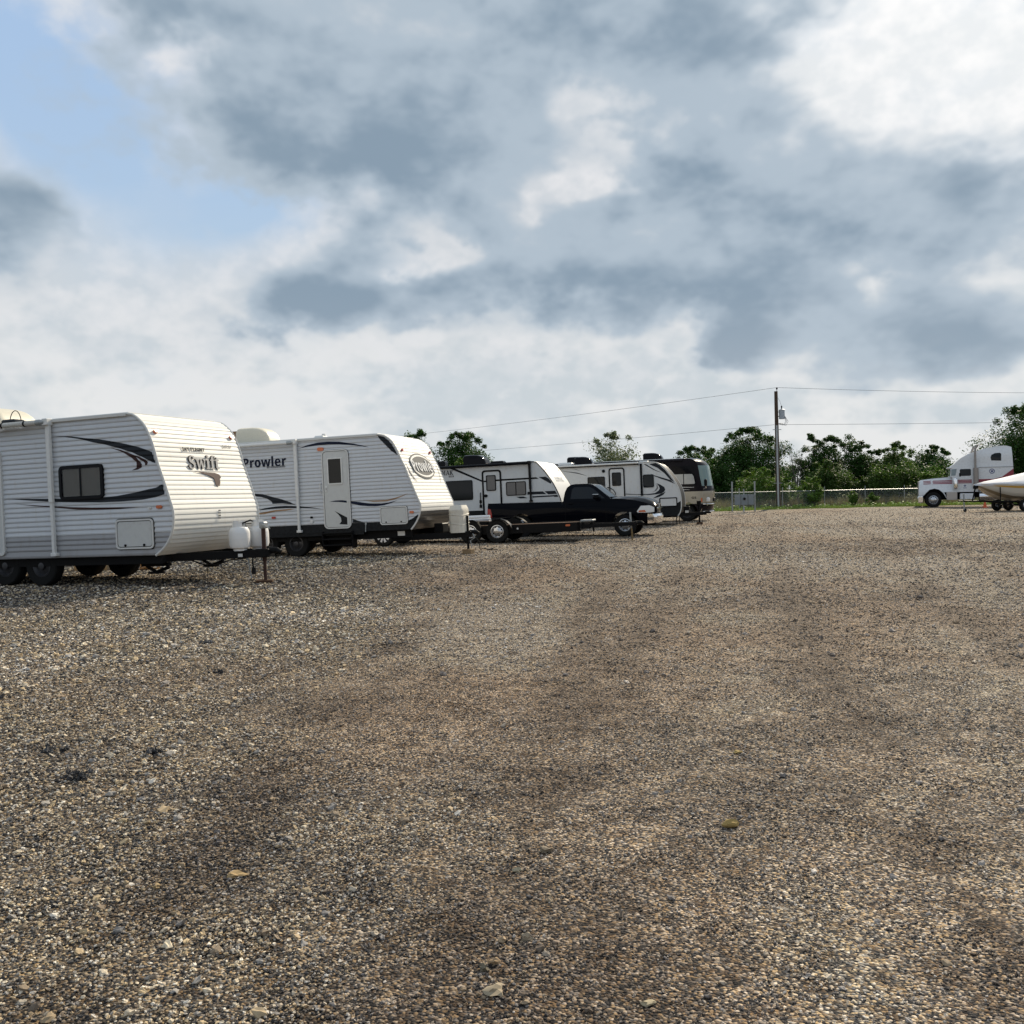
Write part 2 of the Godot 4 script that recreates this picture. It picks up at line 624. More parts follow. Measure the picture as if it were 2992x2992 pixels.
# ------------------------------------------------------------------ materials
func make_materials() -> void:
	M.white = streaks(paint(0.59, 0.61, 0.645, 0.38), 0.02, 0.95, 0.35)  # darker and bluer than the nose paint: shade of the sides put into the colour
	M.white_panel = grain(paint(0.74, 0.74, 0.73, 0.35), 0.03, 0.92, 0.5)
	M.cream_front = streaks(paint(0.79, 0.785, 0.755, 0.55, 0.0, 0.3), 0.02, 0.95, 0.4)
	M.grey_siding = streaks(paint(0.33, 0.33, 0.345, 0.4), 0.02, 0.92, 0.35)
	M.light_grey = grain(paint(0.58, 0.59, 0.585, 0.4), 0.025, 0.93, 0.5)
	M.smooth_wall = streaks(paint(0.66, 0.67, 0.675, 0.22), 0.02, 0.95, 0.4)
	M.trim = paint(0.62, 0.62, 0.60, 0.35)
	M.aluminium = paint(0.62, 0.63, 0.64, 0.35, 0.8)
	M.charcoal = paint(0.022, 0.025, 0.030, 0.4, 0.0, 0.22)
	M.navy = paint(0.012, 0.016, 0.035, 0.35, 0.0, 0.22)
	M.brown_stripe = paint(0.045, 0.022, 0.020, 0.4, 0.0, 0.22)
	M.tan_stripe = paint(0.30, 0.17, 0.075, 0.4)
	M.grey_stripe = paint(0.16, 0.16, 0.165, 0.4)
	M.silver_print = paint(0.28, 0.28, 0.285, 0.35)
	M.dark_siding = grain(paint(0.018, 0.020, 0.023, 0.42, 0.0, 0.22), 0.03, 0.70, 0.6)
	M.black = grain(paint(0.012, 0.012, 0.013, 0.5, 0.0, 0.22), 0.04, 0.60, 1.0)
	M.frame_black = grain(paint(0.010, 0.010, 0.011, 0.55, 0.0, 0.22), 0.05, 0.50, 1.5)
	M.gloss_black = paint(0.006, 0.006, 0.008, 0.08, 0.0, 0.22)
	M.rubber = grain(paint(0.018, 0.018, 0.018, 0.85, 0.0, 0.22), 0.06, 0.60, 2.0)
	M.rim_steel = paint(0.55, 0.56, 0.58, 0.22, 0.9)
	M.rim_dark = paint(0.05, 0.05, 0.055, 0.4, 0.5)
	M.chrome = paint(0.8, 0.8, 0.82, 0.08, 1.0)
	M.rust = grain(paint(0.055, 0.024, 0.017, 0.8), 0.08, 0.50, 3.0)
	M.glass = paint(0.010, 0.012, 0.014, 0.04, 0.0, 0.35)
	M.amber = paint(0.55, 0.11, 0.015, 0.2)
	M.amber.clearcoat_enabled = true
	M.red_lens = paint(0.35, 0.012, 0.012, 0.2)
	M.tank = grain(paint(0.80, 0.80, 0.80, 0.3), 0.03, 0.95, 1.0)
	M.cover_cream = grain(paint(0.66, 0.63, 0.56, 0.5), 0.04, 0.90, 0.6)
	M.ac_cream = grain(paint(0.70, 0.66, 0.55, 0.5), 0.03, 0.92, 1.0)
	M.wood = grain(paint(0.34, 0.24, 0.14, 0.85), 0.08, 0.55, 3.0)
	M.wood_dark = grain(paint(0.10, 0.06, 0.04, 0.9, 0.0, 0.22), 0.08, 0.50, 2.0)
	M.pole_wood = grain(paint(0.085, 0.055, 0.038, 0.9), 0.08, 0.50, 1.0)
	M.galvanised = grain(paint(0.36, 0.38, 0.39, 0.45, 0.35), 0.05, 0.75, 1.0)
	M.box_grey = grain(paint(0.22, 0.25, 0.27, 0.5), 0.04, 0.92, 1.0)
	M.wire = paint(0.20, 0.205, 0.215, 0.6)
	M.bark = grain(paint(0.07, 0.055, 0.042, 0.95), 0.08, 0.50, 1.0)
	M.emblem_grey = paint(0.24, 0.235, 0.225, 0.8, 0.0, 0.1)
	M.flat_black = paint(0.012, 0.012, 0.012, 0.8, 0.0, 0.1)
	M.white_print = paint(0.74, 0.74, 0.73, 0.8, 0.0, 0.1)
	M.nose_grey = grain(paint(0.085, 0.085, 0.087, 0.3, 0.3), 0.03, 0.70, 0.6)
	M.fabric_roll = grain(paint(0.62, 0.61, 0.58, 0.8), 0.05, 0.70, 1.5)
	M.blind = paint(0.34, 0.31, 0.26, 0.7)
	M.blind_glass = paint(0.10, 0.10, 0.105, 0.12)
	M.twig = paint(0.16, 0.14, 0.12, 0.9)
	M.conduit_grey = grain(paint(0.40, 0.42, 0.44, 0.5), 0.04, 0.85, 1.0)
	M.box_grey_light = paint(0.36, 0.40, 0.45, 0.45)
	M.leaf_litter = leaf_material(0.2)
	M.truck_black = paint(0.003, 0.0035, 0.006, 0.10, 0.0, 0.19)
	M.trailer_black = grain(paint(0.012, 0.012, 0.013, 0.28, 0.0, 0.22), 0.05, 0.6, 1.5)
	M.lamp_clear = paint(0.72, 0.72, 0.70, 0.08)
	M.brass_grime = paint(0.20, 0.14, 0.06, 0.5, 0.3)
	M.pipe_white = paint(0.74, 0.75, 0.77, 0.3)
	M.coach_black = grain(paint(0.012, 0.010, 0.014, 0.15, 0.0, 0.22), 0.04, 0.7, 0.6)
	M.beige = paint(0.36, 0.33, 0.27, 0.25, 0.2)
	M.tinted_glass = paint(0.16, 0.24, 0.23, 0.05)
	M.blind_pale = paint(0.42, 0.42, 0.40, 0.12)
	M.truck_white = grain(paint(0.74, 0.76, 0.79, 0.35), 0.03, 0.9, 0.4)
	M.chrome_grid = paint(0.45, 0.43, 0.42, 0.3, 0.8)
	M.dull_steel = grain(paint(0.36, 0.33, 0.32, 0.35, 0.6), 0.06, 0.6, 1.0)
	M.glass_pale = paint(0.22, 0.27, 0.29, 0.05)
	M.red_paint = paint(0.24, 0.018, 0.035, 0.35)
	M.blue_paint = paint(0.02, 0.035, 0.16, 0.35)
	M.boat_cream = paint(0.55, 0.50, 0.42, 0.2)
	M.boat_tan = paint(0.30, 0.25, 0.17, 0.2)
	M.boat_gold = paint(0.48, 0.27, 0.05, 0.25)
	M.boat_cover = grain(paint(0.66, 0.67, 0.72, 0.75), 0.04, 0.85, 0.6)
	M.cone_orange = paint(0.62, 0.11, 0.03, 0.6)
	M.car_grey = paint(0.06, 0.06, 0.065, 0.2, 0.3)
	M.pane = StandardMaterial3D.new()
	M.pane.transparency = BaseMaterial3D.TRANSPARENCY_ALPHA
	M.pane.albedo_color = Color(0.10, 0.10, 0.10, 0.22)
	M.pane.roughness = 0.03
	M.pane.metallic_specular = 0.3


# ------------------------------------------------------------------ ground
var n_bump := FastNoiseLite.new()
var n_patch := FastNoiseLite.new()


func rise(x: float, z: float) -> float:
	# gentle unevenness of the lot
	var h := n_bump.get_noise_2d(x * 1.0, z * 1.0) * 0.014 + n_bump.get_noise_2d(x * 5.0 + 50.0, z * 5.0) * 0.008
	return h


func lot_edge(x: float) -> float:
	return -62.6 - clampf((x - 13.0) / 12.0, -0.6, 1.0) * 3.2 - n_bump.get_noise_2d(x * 4.0, 9.0) * 0.35


func track(x: float, z: float) -> float:
	# wheel tracks that run up the lot and swing towards the trailers: how much of a rut lies here, 0 to 1
	var best := 0.0
	for t in [[-0.9, 0.245, 9.0, 0.25], [0.8, 0.248, 9.0, 0.25], [2.3, 0.29, 7.0, 0.35], [4.0, 0.29, 7.0, 0.35], [-1.3, 0.06, 8.0, 0.5], [0.2, 0.10, 6.0, 0.5]]:
		var cx: float = t[0] + t[1] * -z + sin(z / t[2]) * t[3]
		var w := (x - cx) / 0.26
		best = maxf(best, exp(-w * w))
	return best


func packed(x: float, z: float) -> float:
	# 1 where traffic has packed the lot into dusty soil, 0 where loose stone lies by the trailers
	var e := -0.75 + 0.075 * z
	return smoothstep(e - 1.3, e + 0.9, x + 2.2 * n_patch.get_noise_2d(x * 1.3 + 31.0, z * 1.3))


func patch(x: float, z: float) -> Color:
	# what the gravel is mixed with here: pale dust, brown soil, dark damp grit
	var a := n_patch.get_noise_2d(x * 1.2, z * 0.9)
	var b := n_patch.get_noise_2d(x * 1.3 + 200.0, z * 0.7 + 90.0)
	var c := n_patch.get_noise_2d(x * 6.5 - 60.0, z * 6.5)
	var p := packed(x, z)
	var k := Vector3(1.08, 1.02, 0.92).lerp(Vector3(1.17, 1.11, 1.06), p)
	k = k.lerp(Vector3(1.52, 1.49, 1.47), clampf(a * 2.0 - 0.12 + c * 0.7, 0.0, 0.8))
	k = k.lerp(Vector3(0.90, 0.775, 0.68), clampf(b * 2.2 - 0.1 + c * 0.8, 0.0, 0.8) * (0.45 + 0.55 * p))
	k = k.lerp(Vector3(0.68, 0.665, 0.665), clampf(-a * 1.8 - 0.25 + c * 1.0, 0.0, 0.75))
	k = k.lerp(Vector3(0.50, 0.45, 0.425), 0.9 * track(x, z) * clampf(0.75 + c * 1.8 + b, 0.0, 1.0))
	return Color(k.x, k.y, k.z)


func steps(from: float, to: float, by: float) -> Array:
	var o := []
	var n := int(ceil(absf(to - from) / by))
	for k in n:
		o.append(lerpf(from, to, float(k) / n))
	return o


func sheet(xs: Array, zs: Array, hf: Callable, cf: Callable, uv := 1.0) -> ArrayMesh:
	var p := PackedVector3Array()
	var n := PackedVector3Array()
	var c := PackedColorArray()
	var t := PackedVector2Array()
	var t2 := PackedVector2Array()
	var ix := PackedInt32Array()
	for z in zs:
		for x in xs:
			var y: float = hf.call(x, z)
			p.append(Vector3(x, y, z))
			n.append(Vector3(y - hf.call(x + 0.1, z), 0.1, y - hf.call(x, z + 0.1)).normalized())
			c.append(cf.call(x, z))
			t.append(Vector2(x, z) * uv)
			t2.append(Vector2(x * 0.83 + z * 0.56, z * 0.83 - x * 0.56) * uv * 0.371)
	var w := xs.size()
	for j in zs.size() - 1:
		for i in w - 1:
			var a := j * w + i
			# zs runs from near to far
			ix.append_array(PackedInt32Array([a, a + w, a + w + 1, a, a + w + 1, a + 1]))
	var arr := []
	arr.resize(Mesh.ARRAY_MAX)
	arr[Mesh.ARRAY_VERTEX] = p
	arr[Mesh.ARRAY_NORMAL] = n
	arr[Mesh.ARRAY_COLOR] = c
	arr[Mesh.ARRAY_TEX_UV] = t
	arr[Mesh.ARRAY_TEX_UV2] = t2
	arr[Mesh.ARRAY_INDEX] = ix
	var m := ArrayMesh.new()
	m.add_surface_from_arrays(Mesh.PRIMITIVE_TRIANGLES, arr)
	return m


func cell_noise(ret: int, freq: float, sd: int) -> FastNoiseLite:
	var f := FastNoiseLite.new()
	f.noise_type = FastNoiseLite.TYPE_CELLULAR
	f.cellular_distance_function = FastNoiseLite.DISTANCE_EUCLIDEAN
	f.cellular_return_type = ret
	f.cellular_jitter = 1.0
	f.fractal_type = FastNoiseLite.FRACTAL_NONE
	f.frequency = freq
	f.seed = sd
	return f


func noise_tex(f: FastNoiseLite, side: int, ramp: Gradient = null) -> NoiseTexture2D:
	var t := NoiseTexture2D.new()
	t.width = side
	t.height = side
	t.seamless = true
	t.seamless_blend_skirt = 0.05
	t.noise = f
	t.color_ramp = ramp
	return t


const STONES := [[0.026, 0.028, 0.034], [0.068, 0.069, 0.074], [0.150, 0.124, 0.099], [0.23, 0.188, 0.142], [0.30, 0.293, 0.287], [0.47, 0.38, 0.25], [0.60, 0.54, 0.435], [0.74, 0.71, 0.65]]
const SHARES := [0.18, 0.36, 0.49, 0.60, 0.72, 0.845, 0.94, 1.0]


func stone_color(r: float) -> Vector3:
	for k in SHARES.size():
		if r <= SHARES[k]:
			return Vector3(STONES[k][0], STONES[k][1], STONES[k][2])
	return Vector3(0.3, 0.3, 0.3)


func make_ground() -> void:
	n_bump.seed = 3
	n_bump.frequency = 0.25
	n_bump.fractal_octaves = 3
	n_patch.seed = 17
	n_patch.frequency = 0.11
	n_patch.fractal_octaves = 4
	var ramp := Gradient.new()
	ramp.interpolation_mode = Gradient.GRADIENT_INTERPOLATE_CONSTANT
	var off := PackedFloat32Array()
	var col := PackedColorArray()
	for k in STONES.size():
		off.append(0.0 if k == 0 else SHARES[k - 1])
		col.append(lin(STONES[k][0], STONES[k][1], STONES[k][2]))
	ramp.offsets = off
	ramp.colors = col
	var m := StandardMaterial3D.new()
	m.resource_name = "gravel"
	m.albedo_texture = noise_tex(cell_noise(FastNoiseLite.RETURN_CELL_VALUE, 0.15, 5), 2048, ramp)
	m.heightmap_enabled = true
	var dome := Gradient.new()
	dome.offsets = PackedFloat32Array([0.0, 1.0])
	dome.colors = PackedColorArray([Color.WHITE, Color.BLACK])
	m.heightmap_texture = noise_tex(cell_noise(FastNoiseLite.RETURN_DISTANCE, 0.15, 5), 2048, dome)
	m.heightmap_scale = 0.8
	m.vertex_color_use_as_albedo = true
	m.roughness = 0.92
	m.metallic_specular = 0.3
	m.uv1_scale = Vector3(1.0 / 3.1, 1.0 / 3.1, 1.0)
	# broad mottling of soil and dust between the stones, at a scale that does not share the first one's repeat
	var soil := FastNoiseLite.new()
	soil.seed = 90
	soil.frequency = 0.012
	soil.fractal_octaves = 6
	soil.fractal_gain = 0.66
	var sr := Gradient.new()
	sr.offsets = PackedFloat32Array([0.2, 0.45, 0.6, 0.8])
	sr.colors = PackedColorArray([Color(0.70, 0.64, 0.58), Color(0.90, 0.86, 0.82), Color(1, 0.98, 0.96), Color(1.0, 0.95, 0.88)])
	m.detail_enabled = true
	m.detail_blend_mode = BaseMaterial3D.BLEND_MODE_MUL
	m.detail_uv_layer = BaseMaterial3D.DETAIL_UV_2
	m.detail_albedo = noise_tex(soil, 1024, sr)
	M.gravel = m
	var xs := steps(-60, -13, 1.0) + steps(-13, 15, 0.3) + steps(15, 62, 0.8) + [62.0]
	var zs := steps(14, 2, 0.8) + steps(2, -32, 0.3) + steps(-32, -60, 0.7) + steps(-60, -70, 0.25) + [-70.0]
	var lot := sheet(xs, zs, func(x, z): return rise(x, z) + lot_rim(x, z), func(x, z): return lot_tint(x, z))
	var o := put_mesh("gravel_lot", lot, m)
	o.set_meta("kind", "structure")
	# the field round it, out to the horizon
	var f := StandardMaterial3D.new()
	var gn := FastNoiseLite.new()
	gn.seed = 8
	gn.frequency = 0.03
	gn.fractal_octaves = 5
	var gr := Gradient.new()
	gr.offsets = PackedFloat32Array([0.2, 0.5, 0.8])
	gr.colors = PackedColorArray([lin(0.035, 0.045, 0.018), lin(0.07, 0.085, 0.03), lin(0.13, 0.12, 0.06)])
	f.albedo_texture = noise_tex(gn, 1024, gr)
	f.roughness = 1.0
	f.metallic_specular = 0.2
	f.uv1_scale = Vector3(0.12, 0.12, 1.0)
	M.field = f
	var far := [-900.0, -400.0, -200.0, -120.0, -80.0, -60.0] + steps(-50, 70, 10) + [70.0, 90.0, 130.0, 220.0, 420.0, 900.0]
	var farz := [400.0, 200.0, 100.0, 50.0, 20.0, 0.0, -20.0, -40.0, -60.0, -75.0, -90.0, -120.0, -200.0, -400.0, -800.0, -1500.0]
	var fo := put_mesh("ground", sheet(far, farz, func(_x, _z): return -0.09, func(_x, _z): return Color.WHITE), f)
	fo.set_meta("kind", "structure")


func lot_rim(x: float, z: float) -> float:
	# a low windrow of scraped gravel along the grass, then the fall to the field
	var d := z - lot_edge(x)
	var ridge := exp(-pow((d - 0.5) / 0.45, 2.0)) * (0.07 + 0.05 * n_bump.get_noise_2d(x * 6.0, z * 3.0))
	return ridge - 0.25 * smoothstep(0.0, -0.7, d)


func lot_tint(x: float, z: float) -> Color:
	var c := patch(x, z)
	var d := z - lot_edge(x)
	# the windrow is clean pale stone
	# darkened where stone lies loose, painting in the shade of the gaps between stones
	c = c * lerpf(0.62, 0.92, packed(x, z)) if z > -24.0 else c * lerpf(lerpf(0.62, 0.92, packed(x, z)), 1.0, smoothstep(-24.0, -40.0, z))
	c.a = 1.0
	return c.lerp(Color(1.9, 1.8, 1.55), exp(-pow((d - 0.35) / 0.4, 2.0)) * 0.8)


# ------------------------------------------------------------------ loose stones
func pebble(sd: int, flat: float, rough := 0.85, crease := 26.0) -> ArrayMesh:
	var r := RandomNumberGenerator.new()
	r.seed = sd
	var t := (1.0 + sqrt(5.0)) / 2.0
	var p := [Vector3(-1, t, 0), Vector3(1, t, 0), Vector3(-1, -t, 0), Vector3(1, -t, 0), Vector3(0, -1, t), Vector3(0, 1, t), Vector3(0, -1, -t), Vector3(0, 1, -t), Vector3(t, 0, -1), Vector3(t, 0, 1), Vector3(-t, 0, -1), Vector3(-t, 0, 1)]
	var f := [0, 11, 5, 0, 5, 1, 0, 1, 7, 0, 7, 10, 0, 10, 11, 1, 5, 9, 5, 11, 4, 11, 10, 2, 10, 7, 6, 7, 1, 8, 3, 9, 4, 3, 4, 2, 3, 2, 6, 3, 6, 8, 3, 8, 9, 4, 9, 5, 2, 4, 11, 6, 2, 10, 8, 6, 7, 9, 8, 1]
	var nn := FastNoiseLite.new()
	nn.seed = sd
	nn.frequency = 1.15
	nn.fractal_octaves = 2
	var shape := func(q: Vector3) -> Vector3:
		q = q.normalized()
		var k := 1.0 + rough * nn.get_noise_3dv(q)
		return Vector3(q.x * 1.15, q.y * flat, q.z * 0.85) * k
	var g := G.new()
	for k in range(0, f.size(), 3):
		var a: Vector3 = p[f[k]].normalized()
		var b: Vector3 = p[f[k + 1]].normalized()
		var c: Vector3 = p[f[k + 2]].normalized()
		var ab := (a + b).normalized()
		var bc := (b + c).normalized()
		var ca := (c + a).normalized()
		for tr in [[a, ab, ca], [ab, b, bc], [ca, bc, c], [ab, bc, ca]]:
			g.tri(shape.call(tr[0]), shape.call(tr[1]), shape.call(tr[2]))
	return g.mesh(crease)


func scatter(called: String, label: String, me: Mesh, m: Material, spots: PackedFloat32Array, count: int) -> void:
	var mm := MultiMesh.new()
	mm.transform_format = MultiMesh.TRANSFORM_3D
	mm.use_colors = true
	mm.mesh = me
	mm.instance_count = count
	mm.buffer = spots
	var o := MultiMeshInstance3D.new()
	o.name = numbered(called)
	o.multimesh = mm
	o.material_override = m
	o.set_meta("kind", "stuff")
	if label:
		o.set_meta("label", label)
		o.set_meta("category", "gravel")
	add_child(o)


func make_gravel() -> void:
	var m := StandardMaterial3D.new()
	m.resource_name = "stone"
	m.vertex_color_use_as_albedo = true
	m.roughness = 0.8
	m.metallic_specular = 0.4
	M.stone = m
	var bands := [[1.8, 4.5, 8400.0, 0.0043, 2.2], [4.5, 8.0, 4600.0, 0.0056, 1.7], [8.0, 14.0, 1700.0, 0.0082, 1.5], [13.0, 25.0, 460.0, 0.0138, 1.4], [21.0, 40.0, 110.0, 0.0185, 1.36], [36.0, 60.0, 30.0, 0.022, 1.36]]
	var buf := [PackedFloat32Array(), PackedFloat32Array(), PackedFloat32Array()]
	var cnt := [0, 0, 0]
	var r := RandomNumberGenerator.new()
	r.seed = 99
	var total := 0
	for b in bands:
		var area: float = 0.5 * (b[1] * b[1] - b[0] * b[0]) * b[4]
		total += int(area * b[2])
	for k in 3:
		buf[k].resize((total / 3 + total / 20) * 16)
	for b in bands:
		var area: float = 0.5 * (b[1] * b[1] - b[0] * b[0]) * b[4]
		for i in int(area * b[2]):
			var d: float = sqrt(lerpf(b[0] * b[0], b[1] * b[1], r.randf())) * r.randf_range(0.9, 1.12)
			var x: float = d * (r.randf() - 0.5) * b[4]
			var z := -d
			var k := i % 3
			var pk := packed(x, z)
			# fewer and smaller stones lie on the packed lanes
			if r.randf() < 0.42 * pk + 0.2 * track(x, z):
				continue
			if (cnt[k] + 1) * 16 > buf[k].size():
				continue
			var s: float = b[3] * (0.55 + 0.9 * pow(r.randf(), 2.2))
			s *= 1.12 - 0.26 * pk
			var big := r.randf() < 0.016 and z > -13.0
			if big:
				s *= r.randf_range(1.7, 3.0)
			var a := r.randf() * TAU
			var ca := cos(a) * s
			var sa := sin(a) * s
			var tx := r.randf_range(-0.35, 0.35)
			var tz := r.randf_range(-0.35, 0.35)
			var tint := patch(x, z)
			var c := stone_color(r.randf()) * r.randf_range(0.85, 1.2)
			if big:
				c = stone_color(0.5 + 0.45 * r.randf())
			c = c.lerp(Vector3(0.225, 0.195, 0.168), 0.26 * pk) * Vector3(tint.r, tint.g, tint.b)
			var o: int = cnt[k] * 16
			var bb: PackedFloat32Array = buf[k]
			# rows of the 3x4 matrix: turned about y, a little tipped
			bb[o] = ca
			bb[o + 1] = -tx * s
			bb[o + 2] = sa
			bb[o + 3] = x
			bb[o + 4] = tx * s
			bb[o + 5] = s
			bb[o + 6] = tz * s
			bb[o + 7] = rise(x, z) + s * (0.1 + 0.3 * r.randf())
			bb[o + 8] = -sa
			bb[o + 9] = -tz * s
			bb[o + 10] = ca
			bb[o + 11] = z
			bb[o + 12] = c.x
			bb[o + 13] = c.y
			bb[o + 14] = c.z
			bb[o + 15] = 1.0
			cnt[k] += 1
	for k in 3:
		var bb: PackedFloat32Array = buf[k]
		bb.resize(cnt[k] * 16)
		scatter("loose_stones", "", pebble(31 + k * 7, [0.62, 0.5, 0.75][k]), m, bb, cnt[k])


# ------------------------------------------------------------------ trailers
const RV1 := {
	"prof": [2.03, 2.975, 2.17, 2.95, 2.27, 2.89, 2.38, 2.79, 2.45, 2.69, 2.51, 2.56, 2.56, 2.43, 2.61, 2.26, 2.655, 2.09, 2.71, 1.93, 2.77, 1.76, 2.83, 1.58, 2.865, 1.46, 2.90, 1.36, 2.925, 1.25, 2.93, 1.13, 2.915, 1.01, 2.88, 0.89, 2.83, 0.79, 2.75, 0.68, 2.63, 0.58, 2.53, 0.515],
	"up": [0.36, 2.70, 0.82, 2.66, 1.13, 2.61, 1.44, 2.57, 1.75, 2.51, 2.02, 2.45, 2.28, 2.38, 2.43, 2.33, 2.55, 2.28, 2.59, 2.15, 2.61, 2.09, 2.54, 2.11, 2.42, 2.17, 2.29, 2.23, 2.13, 2.30, 1.88, 2.38, 1.56, 2.47, 1.28, 2.53, 0.97, 2.61, 0.66, 2.66],
	"hook": [1.65, 2.41, 1.89, 2.36, 2.11, 2.275, 2.29, 2.21, 2.41, 2.16, 2.45, 2.11, 2.44, 2.07, 2.40, 2.06, 2.39, 2.10, 2.34, 2.14, 2.27, 2.18, 2.20, 2.22, 2.27, 2.15, 2.33, 2.08, 2.31, 2.03, 2.24, 2.00, 2.11, 1.99, 2.20, 2.03, 2.22, 2.08, 2.20, 2.14, 2.12, 2.20, 2.01, 2.27, 1.87, 2.34],
	"low": [-0.81, 1.625, -0.23, 1.60, 0.52, 1.57, 1.45, 1.555, 1.76, 1.565, 2.17, 1.61, 2.43, 1.65, 2.59, 1.67, 2.68, 1.71, 2.74, 1.72, 2.77, 1.55, 2.58, 1.51, 2.33, 1.48, 2.08, 1.47, 1.82, 1.465, 1.37, 1.47, 0.90, 1.49, 0.52, 1.51, 0.25, 1.53, -0.23, 1.57],
	"thin": [-0.57, 1.52, -0.23, 1.49, 0.24, 1.45, 0.74, 1.41, 1.21, 1.385, 1.81, 1.365, 2.24, 1.35, 1.81, 1.335, 1.36, 1.34, 0.89, 1.36, 0.42, 1.41, -0.07, 1.46],
}
const RV2 := {
	"prof": [2.36, 2.97, 2.53, 2.94, 2.64, 2.88, 2.75, 2.79, 2.82, 2.68, 2.90, 2.52, 2.97, 2.34, 3.07, 2.13, 3.15, 1.91, 3.23, 1.70, 3.31, 1.49, 3.38, 1.32, 3.42, 1.22, 3.43, 1.13, 3.41, 1.01, 3.38, 0.91, 3.33, 0.82, 3.28, 0.74, 3.20, 0.64, 3.16, 0.60],
	"arc": [0.23, 2.75, 0.47, 2.82, 0.77, 2.87, 1.06, 2.875, 1.35, 2.855, 1.74, 2.78, 2.02, 2.71, 2.15, 2.665, 1.92, 2.71, 1.64, 2.755, 1.35, 2.785, 1.06, 2.80, 0.77, 2.80, 0.47, 2.78],
	"corner": [2.40, 2.94, 2.55, 2.90, 2.66, 2.82, 2.76, 2.70, 2.83, 2.58, 2.90, 2.43, 2.74, 2.54, 2.56, 2.73, 2.42, 2.88],
	"swish": [-1.30, 1.70, -1.12, 1.68, -0.85, 1.65, -0.59, 1.57, -0.30, 1.49, -0.08, 1.41, 0.07, 1.33, -0.04, 1.35, -0.30, 1.39, -0.58, 1.39, -0.62, 1.46, -0.74, 1.53, -0.90, 1.58, -1.10, 1.61, -1.30, 1.62],
	"swish2": [-1.02, 1.24, -0.81, 1.29, -0.51, 1.32, -0.21, 1.325, 0.19, 1.295, 0.53, 1.25, 0.80, 1.20, 0.48, 1.23, 0.19, 1.25, -0.21, 1.265, -0.51, 1.265, -0.81, 1.25],
	"orange": [-1.02, 1.17, -0.82, 1.19, -0.51, 1.23, -0.11, 1.24, 0.07, 1.235, -0.21, 1.20, -0.51, 1.19, -0.82, 1.14, -1.03, 1.13],
	"navy": [1.60, 1.36, 1.81, 1.33, 1.95, 1.305, 2.10, 1.28, 2.39, 1.26, 2.61, 1.28, 2.84, 1.325, 2.67, 1.265, 2.48, 1.22, 2.25, 1.205, 2.06, 1.215, 1.84, 1.24, 1.60, 1.30],
	"tan": [1.92, 1.36, 2.20, 1.345, 2.54, 1.345, 2.77, 1.385, 2.98, 1.44, 3.14, 1.49, 2.98, 1.42, 2.77, 1.35, 2.54, 1.31, 2.20, 1.315],
	"fin": [1.14, 1.14, 1.48, 0.96, 1.48, 0.78, 1.26, 0.80, 1.32, 0.87, 1.31, 0.96, 1.24, 1.05],
	"door_stripe": [1.01, 1.37, 1.18, 1.395, 1.37, 1.395, 1.49, 1.375, 1.49, 1.325, 1.27, 1.355, 1.12, 1.365],
	"fin2": [1.62, 0.92, 1.75, 0.87, 1.94, 0.82, 1.62, 0.82],
}


func body_outline(prof: PackedVector2Array, rear: float, top: float, bottom: float) -> PackedVector2Array:
	# rear bottom, along the bottom to the nose, up the nose, back along the roof
	var o := PackedVector2Array([Vector2(rear, bottom)])
	for k in range(prof.size() - 1, -1, -1):
		o.append(prof[k])
	o.append_array(PackedVector2Array([Vector2(rear + 0.12, top), Vector2(rear + 0.04, top - 0.04), Vector2(rear, top - 0.12)]))
	return o


func rib_lines(y0: float, y1: float, rib: float) -> Array:
	var ys := []
	var n := int(round((y1 - y0) / rib))
	for k in n:
		for f in [0.0, 0.12, 0.36]:
			ys.append(y0 + (y1 - y0) * (k + f) / n)
	ys.append(y1)
	return ys


func rib_out(y: float, y0: float, rib: float, deep: float) -> float:
	# each rib: a short undercut at its foot, a nose, then a face that leans back
	var f := fposmod((y - y0) / rib, 1.0)
	if f < 0.12:
		return deep * (0.8 * f / 0.12 - 1.0)
	if f < 0.36:
		return deep * (0.2 * (f - 0.12) / 0.24 - 0.2)
	return -deep * (f - 0.36) / 0.64


func ribbed_side(t: Node3D, outline: PackedVector2Array, y0: float, y1: float, panel: float, ribs: int, pick: Callable) -> void:
	# sheets of ribbed aluminium, one above the other; pick(y) gives a sheet its paint
	var rib := panel / ribs
	var y := y0
	while y < y1 - 0.01:
		var top := minf(y + panel, y1)
		var n := maxi(1, int(round((top - y) / rib)))
		var g := G.new()
		var ys := []
		for k in n:
			for f in [0.0, 0.12, 0.36]:
				ys.append(y + rib * (k + f))
		ys.append(minf(y + rib * n, y1) - 0.002)
		g.skin(outline, [], ys, func(_x, yy): return rib_out(yy + 1e-5, y0, rib, 0.015))
		if g.v.size():
			put("siding_panel", g, pick.call(y + 0.5 * (top - y)), t, 12.0)
		y = top


func side_print(called: String, t: Node3D, poly: Array, m: Material, y0: float, rib: float, lift := 0.004) -> void:
	# vinyl that follows the ribs of the wall
	var p := pv(poly)
	var lo := 99.0
	var hi := -99.0
	for q in p:
		lo = minf(lo, q.y)
		hi = maxf(hi, q.y)
	var ys := [lo - 0.001]
	if rib > 0.0:
		var k := floorf((lo - y0) / rib)
		while y0 + k * rib < hi:
			for f in [0.0, 0.12, 0.36]:
				var y: float = y0 + (k + f) * rib
				if y > lo + 0.001 and y < hi - 0.001:
					ys.append(y)
			k += 1.0
	ys.append(hi + 0.001)
	var g := G.new()
	g.skin(p, [], ys, func(_x, yy): return (rib_out(yy + 1e-5, y0, rib, 0.015) if rib > 0.0 else 0.0) + lift)
	put(called, g, m, t, 12.0)


